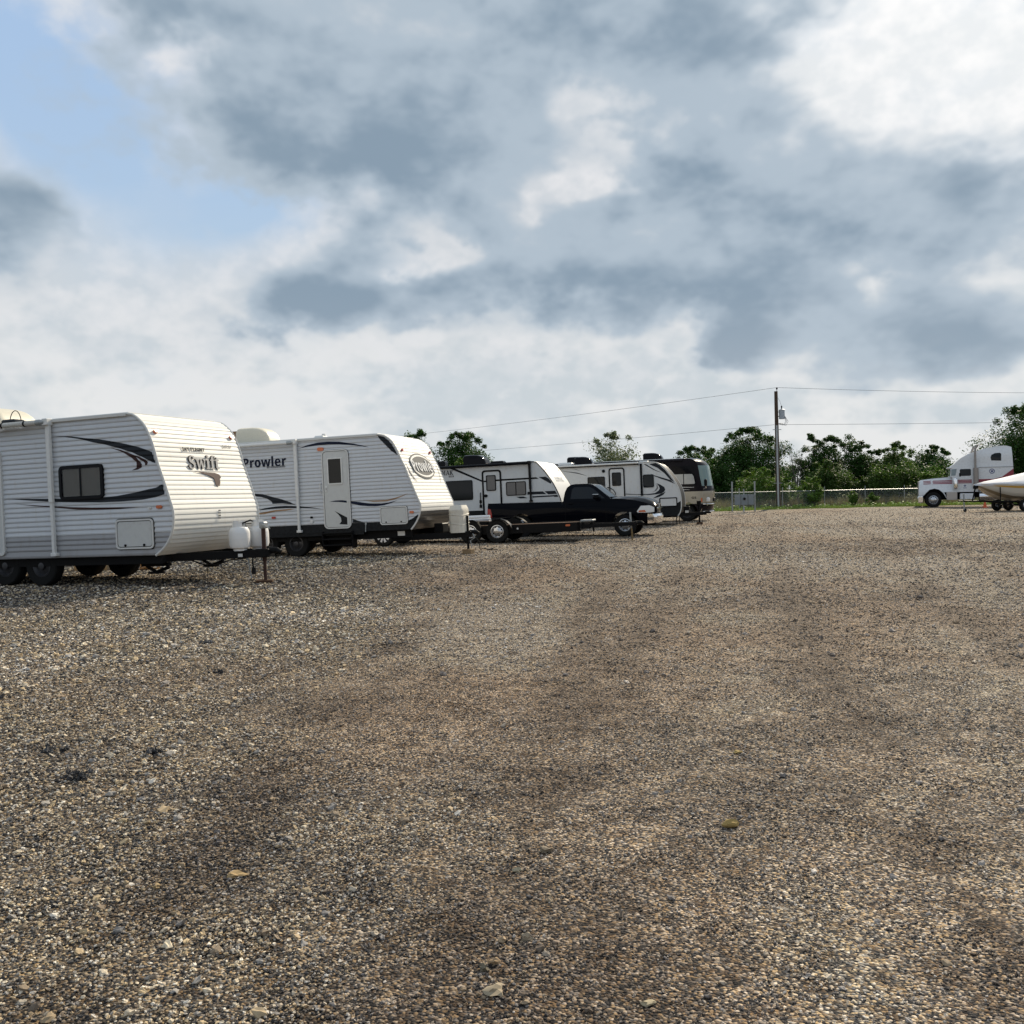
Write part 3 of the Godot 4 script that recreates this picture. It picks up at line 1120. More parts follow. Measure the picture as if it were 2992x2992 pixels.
func along(prof: PackedVector2Array, s: float) -> Array:
	# the point at the length s of a line, and the normal to its right
	var left := s
	for k in prof.size() - 1:
		var d := prof[k + 1] - prof[k]
		var l := d.length()
		if left <= l or k == prof.size() - 2:
			var n := Vector2(-d.y, d.x).normalized()
			return [prof[k] + d * clampf(left / l, 0.0, 1.0), n]
		left -= l
	return [prof[0], Vector2.RIGHT]


func length_of(prof: PackedVector2Array) -> float:
	var s := 0.0
	for k in prof.size() - 1:
		s += prof[k].distance_to(prof[k + 1])
	return s


func ribbed_nose(t: Node3D, prof: PackedVector2Array, wide: float, panel: float, ribs: int, pick: Callable) -> void:
	# the front skin: the same sheets bent over the nose, from the roof down
	var total := length_of(prof)
	var rib := panel / ribs
	var s := 0.0
	while s < total - 0.02:
		var e := minf(s + panel, total)
		var g := G.new()
		var line := []
		var n := maxi(1, int(round((e - s) / rib)))
		for k in n:
			for f in [[0.0, -0.009], [0.35, -0.004], [0.66, 0.0], [0.88, -0.0015]]:
				line.append([s + (e - s) * (k + f[0]) / n, f[1]])
		line.append([e - 0.002, -0.010])
		for k in line.size() - 1:
			var a := along(prof, line[k][0])
			var b := along(prof, line[k + 1][0])
			var pa: Vector2 = a[0] + a[1] * -(line[k][1] + 0.016)
			var pb: Vector2 = b[0] + b[1] * -(line[k + 1][1] + 0.016)
			pa = a[0] - a[1] * 0.0 + nose_out(a[1]) * (line[k][1] + 0.016)
			pb = b[0] + nose_out(b[1]) * (line[k + 1][1] + 0.016)
			g.quad(Vector3(pa.x, pa.y, -0.01), Vector3(pb.x, pb.y, -0.01), Vector3(pb.x, pb.y, -wide + 0.01), Vector3(pa.x, pa.y, -wide + 0.01))
		put("front_panel", g, pick.call(along(prof, 0.5 * (s + e))[0].y), t, 14.0)
		s = e


func nose_out(n: Vector2) -> Vector2:
	return n if n.x > 0.0 or (absf(n.x) < 0.2 and n.y > 0.0) else -n


func nose_at(prof: PackedVector2Array, y: float, z: float, out: float) -> Transform3D:
	# a place on the nose at the height y: x runs across towards the far side, y up the slope, z out of it
	for k in prof.size() - 1:
		if prof[k].y >= y and prof[k + 1].y <= y:
			var f := (prof[k].y - y) / maxf(prof[k].y - prof[k + 1].y, 1e-4)
			var p := prof[k].lerp(prof[k + 1], f)
			var a := prof[maxi(k - 2, 0)]
			var b := prof[mini(k + 3, prof.size() - 1)]
			var up := (a - b).normalized()
			var n := Vector2(up.y, -up.x)
			return Transform3D(Basis(Vector3(0, 0, -1), Vector3(up.x, up.y, 0), Vector3(n.x, n.y, 0)), Vector3(p.x + n.x * out, p.y + n.y * out, z))
	return Transform3D.IDENTITY


func nose_trim(t: Node3D, prof: PackedVector2Array, wide: float, m: Material, r := 0.02) -> void:
	for z in [0.004, -wide - 0.004]:
		var g := G.new()
		var pts := []
		for p in prof:
			pts.append(Vector3(p.x + 0.006, p.y, z))
		g.tube(pts, r, 8)
		put("edge_trim", g, m, t)


func wheel(t: Node3D, at: Vector3, r: float, w: float, rim_r: float, rim_m: Material, spokes := 8, out := 1.0) -> Node3D:
	# tyre and rim, the outer face towards out (+1 or -1 along z)
	var o := part("wheel", t, at)
	if out < 0:
		o.rotation.y = PI
	var key := "tyre%.3f_%.3f_%.3f" % [r, w, rim_r]
	if not M.has(key):
		var g := G.new()
		var h := w * 0.5
		g.lathe([[rim_r, -h * 0.8], [r * 0.93, -h], [r * 0.985, -h * 0.8], [r, -h * 0.55], [r, -h * 0.12], [r - 0.012, -h * 0.1], [r - 0.012, h * 0.02], [r, h * 0.04], [r, h * 0.55], [r * 0.985, h * 0.8], [r * 0.93, h], [r * 0.80, h * 1.02], [rim_r + 0.012, h * 0.9], [rim_r, h * 0.8]], 36)
		M[key] = g.mesh(30.0)
		var q := G.new()
		q.lathe([[rim_r, -h * 0.7], [rim_r + 0.004, h * 0.86], [rim_r - 0.015, h * 0.9], [rim_r - 0.035, h * 0.62], [rim_r * 0.72, h * 0.35], [rim_r * 0.45, h * 0.5], [rim_r * 0.36, h * 0.55], [rim_r * 0.33, h * 0.95], [rim_r * 0.2, h * 1.0], [0.002, h * 1.0]], 36)
		M[key + "rim"] = q.mesh(30.0)
		var v := G.new()
		for k in spokes:
			var a := TAU * (k + 0.5) / spokes
			var c := Vector2(cos(a), sin(a)) * rim_r * 0.70
			v.prism(disc(c.x, c.y, rim_r * 0.10, 8), h * 0.30, h * 0.47)
		M[key + "hole"] = v.mesh()
	put_mesh("tyre", M[key], M.rubber, o)
	put_mesh("rim", M[key + "rim"], rim_m, o)
	if rim_m != M.rim_dark:
		put_mesh("vent_holes", M[key + "hole"], M.black, o).set_meta("kind", "stuff")
	return o


func framed_window(called: String, t: Node3D, x0: float, y0: float, x1: float, y1: float, z: float, frame_w: float, r: float, frame_m: Material, pane_m: Material, split := -1.0) -> Node3D:
	var o := part(called, t)
	var g := G.new()
	var outer := round_rect(x0, y0, x1, y1, r)
	var inner := round_rect(x0 + frame_w, y0 + frame_w, x1 - frame_w, y1 - frame_w, maxf(r - frame_w, 0.012))
	ring_shape(g, outer, inner, z - 0.03, z + 0.022)
	put("frame", g, frame_m, o)
	var p := G.new()
	p.prism(round_rect(x0 + frame_w * 0.7, y0 + frame_w * 0.7, x1 - frame_w * 0.7, y1 - frame_w * 0.7, maxf(r - frame_w * 0.7, 0.012)), z + 0.004, z + 0.010)
	put("pane", p, pane_m, o)
	if split > 0.0:
		var s := G.new()
		s.box(Vector3(split - 0.018, y0 + frame_w, z + 0.008), Vector3(split + 0.018, y1 - frame_w, z + 0.018), 0.004)
		put("mullion", s, frame_m, o)
	return o


func lens(called: String, t: Node3D, tf: Transform3D, w: float, h: float, m: Material) -> void:
	var g := G.new()
	g.x = tf
	g.prism(round_rect(-w / 2, -h / 2, w / 2, h / 2, minf(w, h) * 0.4, 4), -0.03, 0.022)
	put(called, g, m, t)


func awning(t: Node3D, x_arm: float, x_rear: float, y_top: float, y_bot: float, y_roll: float, r: float, arm_m: Material, roll_m: Material) -> void:
	var o := part("awning", t)
	var g := G.new()
	g.tube([Vector3(x_rear, y_roll, 0.13), Vector3(x_arm - 0.09, y_roll, 0.13)], r, 14)
	put("roller", g, roll_m, o)
	g = G.new()
	g.tube([Vector3(x_arm - 0.14, y_roll, 0.13), Vector3(x_arm - 0.06, y_roll, 0.13), Vector3(x_arm + 0.03, y_roll, 0.13)], [r * 1.12, r * 1.12, r * 0.6], 14)
	put("roller_cap", g, M.frame_black if arm_m != M.white_panel else M.galvanised, o)
	g = G.new()
	g.box(Vector3(x_arm, (y_top + y_bot) * 0.42, 0.03), Vector3(x_arm + 0.085, y_top, 0.10), 0.008)
	g.box(Vector3(x_arm + 0.012, y_bot, 0.025), Vector3(x_arm + 0.073, (y_top + y_bot) * 0.43, 0.085), 0.006)
	put("arm", g, arm_m, o)
	g = G.new()
	g.box(Vector3(x_arm - 0.02, y_bot - 0.05, 0.0), Vector3(x_arm + 0.11, y_bot + 0.01, 0.09), 0.006)
	put("foot_bracket", g, arm_m, o)
	g = G.new()
	g.box(Vector3(x_arm - 0.02, y_top - 0.10, 0.0), Vector3(x_arm + 0.10, y_top + 0.02, 0.15), 0.01)
	put("head_bracket", g, arm_m, o)


func ac_unit(t: Node3D, x0: float, x1: float, y0: float, y1: float, z0: float, z1: float, m: Material, grille := false) -> void:
	# a rooftop air conditioner: blunt at the rear, its hood falling to the front
	var o := part("air_conditioner", t)
	var g := G.new()
	var h := y1 - y0
	var prof := [[0.0, 0.0], [0.0, 0.82], [0.04, 0.97], [0.12, 1.0], [0.45, 1.0], [0.62, 0.96], [0.78, 0.84], [0.90, 0.64], [0.97, 0.38], [1.0, 0.10], [0.98, 0.0]]
	var rings := []
	var zs := [[0.0, 0.80], [0.04, 0.92], [0.14, 1.0], [0.86, 1.0], [0.96, 0.92], [1.0, 0.80]]
	for z in zs:
		var ring := []
		for p in prof:
			ring.append(Vector3(lerpf(x0, x1, p[0] * (0.94 + 0.06 * z[1])), y0 + h * p[1] * z[1], lerpf(z0, z1, z[0])))
		rings.append(ring)
	for r in rings:
		r.reverse()
	g.loft(rings)
	put("hood", g, m, o, 30.0)
	if grille:
		g = G.new()
		g.box(Vector3(x0 - 0.16, y0 + 0.02, z0 + 0.05), Vector3(x0 + 0.01, y1 - 0.07, z1 - 0.05), 0.01)
		put("coil", g, M.tan_stripe, o)
		g = G.new()
		for k in 9:
			var yy := lerpf(y0 + 0.04, y1 - 0.09, k / 8.0)
			g.box(Vector3(x0 - 0.165, yy, z1 - 0.05), Vector3(x0 + 0.0, yy + 0.008, z1 - 0.045))
		put("coil_fin", g, M.navy, o)


func propane_tank(t: Node3D, at: Vector3, r: float, h: float) -> void:
	var o := part("propane_tank", t, at)
	var g := G.new()
	g.lathe([[0.001, 0.02], [r * 0.6, 0.02], [r * 0.9, 0.045], [r, 0.10], [r, h * 0.48], [r * 1.012, h * 0.5], [r, h * 0.52], [r, h - 0.13], [r * 0.95, h - 0.07], [r * 0.78, h - 0.02], [r * 0.35, h], [0.001, h + 0.005]], 28, 1)
	put("bottle", g, M.tank, o)
	g = G.new()
	g.lathe([[r * 0.62, -0.01], [r * 0.64, -0.01], [r * 0.64, 0.05], [r * 0.62, 0.05]], 24, 1)
	put("foot_ring", g, M.tank, o)
	for s in [-1.0, 1.0]:
		g = G.new()
		var pts := []
		for k in 9:
			var a: float = PI * (0.15 + 0.7 * k / 8.0) * s
			pts.append(Vector3(cos(a) * r * 0.62, h + 0.05, sin(a) * r * 0.62))
		for k in 8:
			var a: Vector3 = pts[k]
			var b: Vector3 = pts[k + 1]
			var dn := Vector3(0, -0.075, 0)
			var top := Vector3(0, 0.055, 0) if k > 1 and k < 6 else Vector3(0, 0.01, 0)
			g.quad(a + dn, b + dn, b + top, a + top)
			g.quad(b * 0.97 + dn, a * 0.97 + dn, a * 0.97 + top, b * 0.97 + top)
		put("collar", g, M.tank, o)
	g = G.new()
	g.tube([Vector3(0, h, 0), Vector3(0, h + 0.06, 0)], 0.022, 8)
	g.tube([Vector3(0, h + 0.045, 0), Vector3(0.07, h + 0.05, 0)], 0.016, 8)
	put("valve", g, M.frame_black, o)


func a_frame(t: Node3D, x0: float, x1: float, y: float, h: float, zc: float, half: float) -> void:
	# two channels that meet at the coupler
	for s in [-1.0, 1.0]:
		var g := G.new()
		var a := Vector3(x0, y, zc + s * half)
		var b := Vector3(x1 - 0.15, y, zc + s * 0.06)
		var d := (b - a)
		var l := d.length()
		g.x = Transform3D(Basis(d.normalized(), Vector3.UP, d.normalized().cross(Vector3.UP)), a)
		g.box(Vector3(0, -h, -0.03), Vector3(l, 0, 0.03), 0.005)
		put("tongue_beam", g, M.frame_black, t)
	var c := G.new()
	c.box(Vector3(x1 - 0.42, y - h, zc - 0.11), Vector3(x1 - 0.14, y + 0.006, zc + 0.11), 0.012)
	c.tube([Vector3(x1 - 0.2, y - 0.02, zc), Vector3(x1 - 0.02, y - 0.03, zc), Vector3(x1 + 0.05, y - 0.06, zc)], [0.06, 0.055, 0.03], 10)
	put("coupler", c, M.frame_black, t)


func sloped(o: Node3D, at: Vector3, yaw: float, nose_up: float) -> void:
	# heading turned towards the camera by yaw, nose up by nose_up (degrees)
	o.position = at
	o.basis = Basis(Vector3.UP, deg_to_rad(-yaw)) * Basis(Vector3.BACK, deg_to_rad(nose_up))


func rv_core(t: Node3D, outline: PackedVector2Array, wide: float, m: Material, far_m: Material) -> void:
	var g := G.new()
	g.prism(outline, -wide + 0.004, -0.016)
	put("shell", g, m, t)
	# the other side is plain sheet
	g = G.new()
	g.skin(outline, [], [-1.0, 5.0], func(_x, _y): return -wide, true)
	put("far_wall", g, far_m, t)


func build_rv1() -> void:
	var t := thing("travel_trailer", "nearest white ribbed travel trailer with charcoal swooshes and bare white propane bottles", "travel trailer", Vector3.ZERO, Vector3.ZERO, "trailers parked in a row")
	sloped(t, Vector3(-8.478, 0, -17.04), 19.49, 1.415)
	var prof := smooth_line(pv(RV1.prof), 2)
	var w := 2.44
	var y0 := 0.515
	var ol := body_outline(prof, -3.7, 2.985, y0)
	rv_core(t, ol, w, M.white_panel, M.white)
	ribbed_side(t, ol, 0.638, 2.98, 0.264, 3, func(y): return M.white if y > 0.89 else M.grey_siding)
	ribbed_side(t, ol, y0, 0.638, 0.123, 1, func(_y): return M.grey_siding)
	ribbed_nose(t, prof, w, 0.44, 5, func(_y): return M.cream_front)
	nose_trim(t, prof, w, M.trim, 0.022)
	var rib := 0.088
	side_print("upper_swoosh", t, RV1.up, M.charcoal, 0.638, rib)
	side_print("hook_swoosh", t, RV1.hook, M.brown_stripe, 0.638, rib)
	side_print("lower_swoosh", t, RV1.low, M.charcoal, 0.638, rib)
	side_print("thin_swoosh", t, RV1.thin, M.brown_stripe, 0.638, rib)
	# roof edge rail and roof skin
	var g := G.new()
	g.box(Vector3(-3.65, 2.93, -0.01), Vector3(2.05, 2.99, 0.035), 0.008)
	put("drip_rail", g, M.trim, t)
	g = G.new()
	g.box(Vector3(-3.6, 2.982, -w + 0.03), Vector3(2.06, 3.005, -0.03), 0.008)
	put("roof", g, M.light_grey, t)
	# window with a pleated blind behind the glass
	var win := framed_window("window", t, 0.525, 1.54, 1.50, 2.145, 0.016, 0.055, 0.09, M.gloss_black, M.pane, 1.0)
	g = G.new()
	g.box(Vector3(0.57, 1.58, -0.012), Vector3(1.46, 2.11, 0.004))
	put("dark_inside", g, M.black, win)
	for k in 26:
		var yy := 1.60 + k * 0.0185
		g = G.new()
		g.quad(Vector3(0.60, yy, 0.016), Vector3(1.42, yy, 0.016), Vector3(1.42, yy + 0.016, 0.008), Vector3(0.60, yy + 0.016, 0.008))
		put("blind_slat", g, M.blind, win)
	# baggage hatch
	var h := part("baggage_door", t)
	g = G.new()
	ring_shape(g, round_rect(1.71, 0.635, 2.51, 1.15, 0.07), round_rect(1.74, 0.665, 2.48, 1.12, 0.05), -0.012, 0.022)
	put("frame", g, M.trim, h)
	g = G.new()
	g.prism(round_rect(1.752, 0.677, 2.468, 1.108, 0.05), -0.012, 0.014)
	put("door_panel", g, M.light_grey, h)
	g = G.new()
	ring_shape(g, round_rect(1.698, 0.623, 2.522, 1.162, 0.075), round_rect(1.758, 0.683, 2.462, 1.102, 0.045), -0.012, 0.004)
	put("gasket", g, M.rubber, h)
	for x in [1.91, 2.31]:
		g = G.new()
		g.prism(disc(x, 0.70, 0.022, 10), 0.01, 0.028)
		put("lock", g, M.black, h)
	# entrance door, cut by the edge of the picture
	var dr := part("entrance_door", t)
	g = G.new()
	ring_shape(g, round_rect(-1.55, 0.585, -0.82, 2.52, 0.08), round_rect(-1.51, 0.625, -0.86, 2.48, 0.06), -0.012, 0.03)
	put("frame", g, M.trim, dr)
	g = G.new()
	g.prism(round_rect(-1.515, 0.62, -0.855, 2.485, 0.06), -0.01, 0.016)
	put("door_panel", g, M.light_grey, dr)
	framed_window("door_window", dr, -1.36, 1.75, -1.02, 2.32, 0.02, 0.03, 0.05, M.black, M.glass)
	awning(t, 0.325, -3.5, 2.98, 0.60, 2.935, 0.05, M.white_panel, M.fabric_roll)
	for x in [-0.10, -0.62, -1.7, -2.8]:
		g = G.new()
		g.tube([Vector3(x, 2.935, 0.13), Vector3(x + 0.035, 2.935, 0.13)], 0.056, 14)
		put("awning_strap", g, M.black, t)
	# hanging, crumpled edge of the awning cloth
	g = G.new()
	var last := 0.0
	for k in 60:
		var xa := -2.9 + k * 0.047
		var drop := 0.03 + 0.035 * absf(n_bump.get_noise_1d(k * 3.0)) * 3.0
		g.quad(Vector3(xa, 2.90, 0.15 + last), Vector3(xa, 2.90 - drop, 0.15 - last), Vector3(xa + 0.047, 2.90 - drop * 0.8, 0.15 + last), Vector3(xa + 0.047, 2.90, 0.15 - last))
		last = 0.012 if last == 0.0 else 0.0
	put("awning_valance", g, M.fabric_roll, t, 5.0)
	# lights
	lens("side_marker", t, Transform3D(Basis.IDENTITY, Vector3(2.65, 1.34, 0.0)), 0.11, 0.055, M.amber)
	lens("cable_inlet", t, Transform3D(Basis.IDENTITY, Vector3(2.45, 1.33, 0.0)), 0.06, 0.03, M.white_panel)
	lens("clearance_light", t, nose_at(prof, 2.63, -0.17, 0.036), 0.10, 0.06, M.amber)
	lens("clearance_light", t, nose_at(prof, 2.63, -2.30, 0.036), 0.10, 0.06, M.amber)
	# lettering on the nose
	letters("lettering", "JAY FLIGHT", 0.06, 0.62, nose_at(prof, 2.345, -1.02, 0.028), M.black, t, "Droid Serif", 700, 0.2)
	letters("lettering", "Swift", 0.25, 0.86, nose_at(prof, 2.12, -1.22, 0.034), M.silver_print, t, "Droid Serif", 700, 0.3)
	letters("lettering", "Swift", 0.25, 0.86, nose_at(prof, 2.125, -1.20, 0.026), M.black, t, "Droid Serif", 700, 0.3)
	letters("lettering", "JAYCO", 0.05, 0.28, nose_at(prof, 2.44, -2.05, 0.022), M.silver_print, t, "Droid Serif", 700, 0.2)
	g = G.new()
	g.x = nose_at(prof, 1.84, -1.28, 0.024)
	g.prism(pv([-0.41, 0.12, -0.15, 0.10, 0.15, 0.09, 0.27, 0.06, 0.29, 0.0, 0.24, -0.03, 0.22, -0.10, 0.16, -0.17, 0.06, -0.15, 0.08, -0.06, 0.06, -0.01, -0.05, 0.04]), 0.0, 0.005)
	put("nose_swoosh", g, M.brown_stripe, t)
	g = G.new()
	g.x = nose_at(prof, 1.17, -1.23, 0.022)
	for k in 4:
		g.box(Vector3(-0.03, -0.08 + k * 0.045, 0), Vector3(0.03, -0.055 + k * 0.045, 0.004))
	put("warning_sticker", g, M.grey_stripe, t)
	# chassis
	g = G.new()
	g.box(Vector3(-3.6, 0.36, -0.20), Vector3(2.55, 0.515, -0.12), 0.006)
	g.box(Vector3(-3.6, 0.36, -w + 0.12), Vector3(2.55, 0.515, -w + 0.20), 0.006)
	for x in [-3.4, -2.2, -1.2, 0.6, 1.6, 2.4]:
		g.box(Vector3(x, 0.37, -w + 0.2), Vector3(x + 0.08, 0.51, -0.2), 0.006)
	g.box(Vector3(-3.4, 0.42, -w + 0.5), Vector3(2.0, 0.512, -0.5), 0.01)
	put("chassis", g, M.frame_black, t)
	for x in [-0.14, -1.0]:
		wheel(t, Vector3(x, 0.365 - x * 0.0247, -0.22), 0.365, 0.21, 0.20, M.rim_dark)
		wheel(t, Vector3(x, 0.365 - x * 0.0247, -w + 0.22), 0.365, 0.21, 0.20, M.rim_dark, 8, -1.0)
	for z in [-0.32, -w + 0.32]:
		g = G.new()
		g.tube([Vector3(-1.0, 0.39, z), Vector3(-0.14, 0.37, z)], 0.035, 8)
		put("axle_spring", g, M.frame_black, t)
	for x in [-0.14, -1.0]:
		g = G.new()
		g.tube([Vector3(x, 0.37, -0.2), Vector3(x, 0.37, -w + 0.2)], 0.045, 10)
		put("axle", g, M.frame_black, t)
	# folded stabiliser legs and a sagging cable under the nose
	for z in [-0.45, -w + 0.45]:
		g = G.new()
		g.box(Vector3(1.85, 0.30, z - 0.05), Vector3(2.45, 0.36, z + 0.05), 0.01)
		g.tube([Vector3(1.95, 0.30, z), Vector3(2.15, 0.20, z), Vector3(2.42, 0.28, z)], 0.03, 8)
		g.box(Vector3(2.02, 0.17, z - 0.09), Vector3(2.26, 0.205, z + 0.09), 0.01)
		put("stabiliser_leg", g, M.frame_black, t)
	g = G.new()
	g.tube([Vector3(2.45, 0.36, -1.0), Vector3(2.7, 0.27, -1.05), Vector3(2.95, 0.26, -1.1), Vector3(3.2, 0.34, -1.15), Vector3(3.5, 0.36, -1.2)], 0.012, 6)
	put("hanging_cable", g, M.rubber, t)
	g = G.new()
	g.tube([Vector3(2.95, 0.34, -0.8), Vector3(2.96, 0.1, -0.8), Vector3(2.94, -0.06, -0.8)], 0.006, 5)
	put("hanging_cable", g, M.rubber, t)
	a_frame(t, 2.0, 4.16, 0.515, 0.14, -1.22, 0.95)
	g = G.new()
	g.box(Vector3(3.45, 0.40, -0.925), Vector3(3.62, 0.455, -0.915))
	put("rating_plate", g, M.white_panel, t)
	propane_tank(t, Vector3(3.52, 0.515, -1.00), 0.185, 0.42)
	propane_tank(t, Vector3(3.62, 0.515, -1.43), 0.185, 0.42)
	g = G.new()
	g.tube([Vector3(3.50, 0.52, -1.22), Vector3(3.50, 1.02, -1.22)], 0.012, 8)
	g.box(Vector3(3.47, 0.97, -1.40), Vector3(3.53, 0.99, -1.04), 0.004)
	g.tube([Vector3(3.55, 0.99, -1.05), Vector3(3.62, 1.04, -1.2), Vector3(3.55, 1.01, -1.4), Vector3(3.52, 0.97, -1.42)], 0.014, 6)
	put("tank_clamp", g, M.frame_black, t)
	# tongue jack
	var jk := part("tongue_jack", t)
	g = G.new()
	g.tube([Vector3(3.87, 0.30, -1.22), Vector3(3.87, 0.90, -1.22)], 0.038, 12)
	put("outer_tube", g, M.rust, jk)
	g = G.new()
	g.tube([Vector3(3.87, -0.10, -1.22), Vector3(3.87, 0.40, -1.22)], 0.03, 12)
	put("leg", g, M.rust, jk)
	g = G.new()
	g.box(Vector3(3.82, 0.88, -1.29), Vector3(3.93, 1.0, -1.15), 0.02)
	g.tube([Vector3(3.9, 0.95, -1.15), Vector3(4.0, 0.93, -1.08), Vector3(4.14, 0.88, -1.02)], 0.014, 8)
	put("crank_head", g, M.galvanised, jk)
	g = G.new()
	var cx := 3.64
	for k in 9:
		var a: Vector3 = Vector3(cx, 0.50 - k * 0.055, -1.02 + k * 0.004)
		g.tube([a, a + Vector3(0.016, -0.03, 0.01), a + Vector3(0.0, -0.06, 0.0), a + Vector3(-0.014, -0.03, -0.01), a], 0.007, 5, false)
		cx += 0.012
	put("safety_chain", g, M.galvanised, t)
	g = G.new()
	g.tube([Vector3(3.72, 0.45, -1.1), Vector3(3.73, 0.3, -1.05), Vector3(3.75, 0.16, -1.05)], 0.014, 6)
	g.tube([Vector3(3.75, 0.20, -1.05), Vector3(3.75, 0.08, -1.05)], [0.035, 0.04], 8)
	put("breakaway_plug", g, M.rubber, t)
	# roof gear
	ac_unit(t, -2.7, -1.58, 3.01, 3.47, -1.65, -0.75, M.ac_cream)
	g = G.new()
	g.box(Vector3(-1.30, 3.0, -0.75), Vector3(-0.98, 3.13, -0.45), 0.03)
	put("roof_vent", g, M.charcoal, t)
	g = G.new()
	var hoop := []
	for k in 13:
		var a := PI * k / 12.0
		hoop.append(Vector3(-1.08 - cos(a) * 0.14, 3.06 + sin(a) * 0.24, -0.6))
	g.tube(hoop, 0.008, 6)
	put("aerial_loop", g, M.black, t)
	# the foot of the jack stands on a short plank
	var b := thing("plank_foot", "short rusty brown plank under the jack of the nearest trailer", "wood block", t.transform * Vector3(3.84, 0, -1.22), Vector3(0, 10, 0))
	b.position.y = 0.0
	g = G.new()
	g.box(Vector3(-0.15, 0.0, -0.10), Vector3(0.15, 0.055, 0.10), 0.008)
	put("plank", g, M.wood_dark, b)


func build_rv2() -> void:
	var t := thing("travel_trailer", "second white ribbed travel trailer with a white door, black skirt and grey oval emblem", "travel trailer", Vector3.ZERO, Vector3.ZERO, "trailers parked in a row")
	sloped(t, Vector3(-5.497, 0, -23.977), 15.67, 1.574)
	var prof := smooth_line(pv(RV2.prof), 2)
	var w := 2.44
	var yb := 0.60
	var ol := body_outline(prof, -3.2, 2.98, yb)
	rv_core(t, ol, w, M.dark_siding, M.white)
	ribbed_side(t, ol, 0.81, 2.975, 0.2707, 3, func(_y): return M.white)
	# black skirt of two flat boards, the front one rising to the nose
	var g := G.new()
	g.skin(ol, [], [0.595, 0.81], func(_x, _y): return 0.0)
	put("skirt_board", g, M.dark_siding, t)
	g = G.new()
	g.box(Vector3(-3.2, 0.52, -0.03), Vector3(1.9, 0.60, -0.005), 0.004)
	put("skirt_board", g, M.dark_siding, t)
	side_print("skirt_sweep", t, [2.9, 0.80, 3.10, 0.815, 3.22, 0.87, 3.36, 0.96, 3.375, 0.90, 3.33, 0.81], M.dark_siding, 0.81, 0.0902, 0.006)
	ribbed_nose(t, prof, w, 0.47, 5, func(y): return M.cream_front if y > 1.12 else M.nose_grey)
	nose_trim(t, prof, w, M.trim, 0.022)
	var rib := 0.2707 / 3.0
	side_print("roof_swoosh", t, RV2.arc, M.navy, 0.81, rib)
	side_print("corner_swoosh", t, RV2.corner, M.charcoal, 0.81, rib)
	side_print("wing_swoosh", t, RV2.swish, M.charcoal, 0.81, rib)
	side_print("wing_swoosh", t, RV2.swish2, M.charcoal, 0.81, rib)
	side_print("wing_swoosh", t, RV2.orange, M.tan_stripe, 0.81, rib)
	side_print("front_swoosh", t, RV2.navy, M.navy, 0.81, rib)
	side_print("front_swoosh", t, RV2.tan, M.tan_stripe, 0.81, rib)
	side_print("skirt_fin", t, RV2.fin2, M.dark_siding, 0.81, rib)
	letters("lettering", "Prowler", 0.24, 1.22, Transform3D(Basis.IDENTITY, Vector3(-0.75, 2.47, 0.008)), M.navy, t, "Droid Sans", 900)
	letters("lettering", "BY HEARTLAND", 0.045, 0.52, Transform3D(Basis.IDENTITY, Vector3(-0.43, 2.325, 0.008)), M.grey_stripe, t)
	# oval emblem on the nose
	var em := part("emblem", t)
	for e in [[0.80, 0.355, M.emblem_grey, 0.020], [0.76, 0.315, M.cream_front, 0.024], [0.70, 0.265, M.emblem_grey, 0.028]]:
		g = G.new()
		g.x = nose_at(prof, 2.17, -1.20, e[3])
		g.prism(disc(0, 0, e[0], 32, e[1]), 0.0, 0.006)
		put("oval", g, e[2], em)
	letters("lettering", "Prowler", 0.30, 1.50, nose_at(prof, 2.155, -1.215, 0.040), M.grey_stripe, em, "Droid Sans", 900)
	letters("lettering", "Prowler", 0.30, 1.50, nose_at(prof, 2.17, -1.20, 0.048), M.white_print, em, "Droid Sans", 900)
	for z in [-0.16, -2.28]:
		var sg := 1.0 if z > -1.0 else -1.0
		g = G.new()
		g.x = nose_at(prof, 2.0, z, 0.020)
		g.prism(pv([-0.03, 0.28, 0.0, 0.1, 0.10 * sg, -0.1, 0.22 * sg, -0.26, 0.13 * sg, -0.2, -0.02, -0.03]), 0.0, 0.005)
		put("nose_claw", g, M.grey_stripe, t)
	# roof
	g = G.new()
	g.box(Vector3(-3.15, 2.93, -0.01), Vector3(2.38, 2.985, 0.032), 0.008)
	put("drip_rail", g, M.trim, t)
	g = G.new()
	g.box(Vector3(-3.1, 2.98, -w + 0.03), Vector3(2.38, 3.0, -0.03), 0.008)
	put("roof", g, M.light_grey, t)
	# door
	var d := part("entrance_door", t)
	g = G.new()
	ring_shape(g, round_rect(0.85, 0.69, 1.59, 2.66, 0.12), round_rect(0.88, 0.72, 1.56, 2.63, 0.10), -0.01, 0.03)
	put("frame", g, M.trim, d)
	g = G.new()
	g.prism(round_rect(0.89, 0.73, 1.55, 2.62, 0.09), -0.01, 0.016)
	put("door_panel", g, M.light_grey, d)
	g = G.new()
	ring_shape(g, round_rect(0.842, 0.682, 1.598, 2.668, 0.125), round_rect(0.895, 0.735, 1.545, 2.615, 0.09), -0.01, 0.004)
	put("gasket", g, M.rubber, d)
	framed_window("door_window", d, 1.01, 1.80, 1.41, 2.46, 0.018, 0.028, 0.03, M.white_panel, M.glass)
	g = G.new()
	g.box(Vector3(0.915, 1.62, 0.01), Vector3(0.985, 1.76, 0.034), 0.008)
	put("latch", g, M.white_panel, d)
	g = G.new()
	g.box(Vector3(0.945, 1.66, 0.03), Vector3(0.96, 1.73, 0.04), 0.003)
	put("latch_slot", g, M.black, d)
	g = G.new()
	g.prism(pv(RV2.fin), 0.012, 0.017)
	put("door_fin", g, M.dark_siding, d)
	g = G.new()
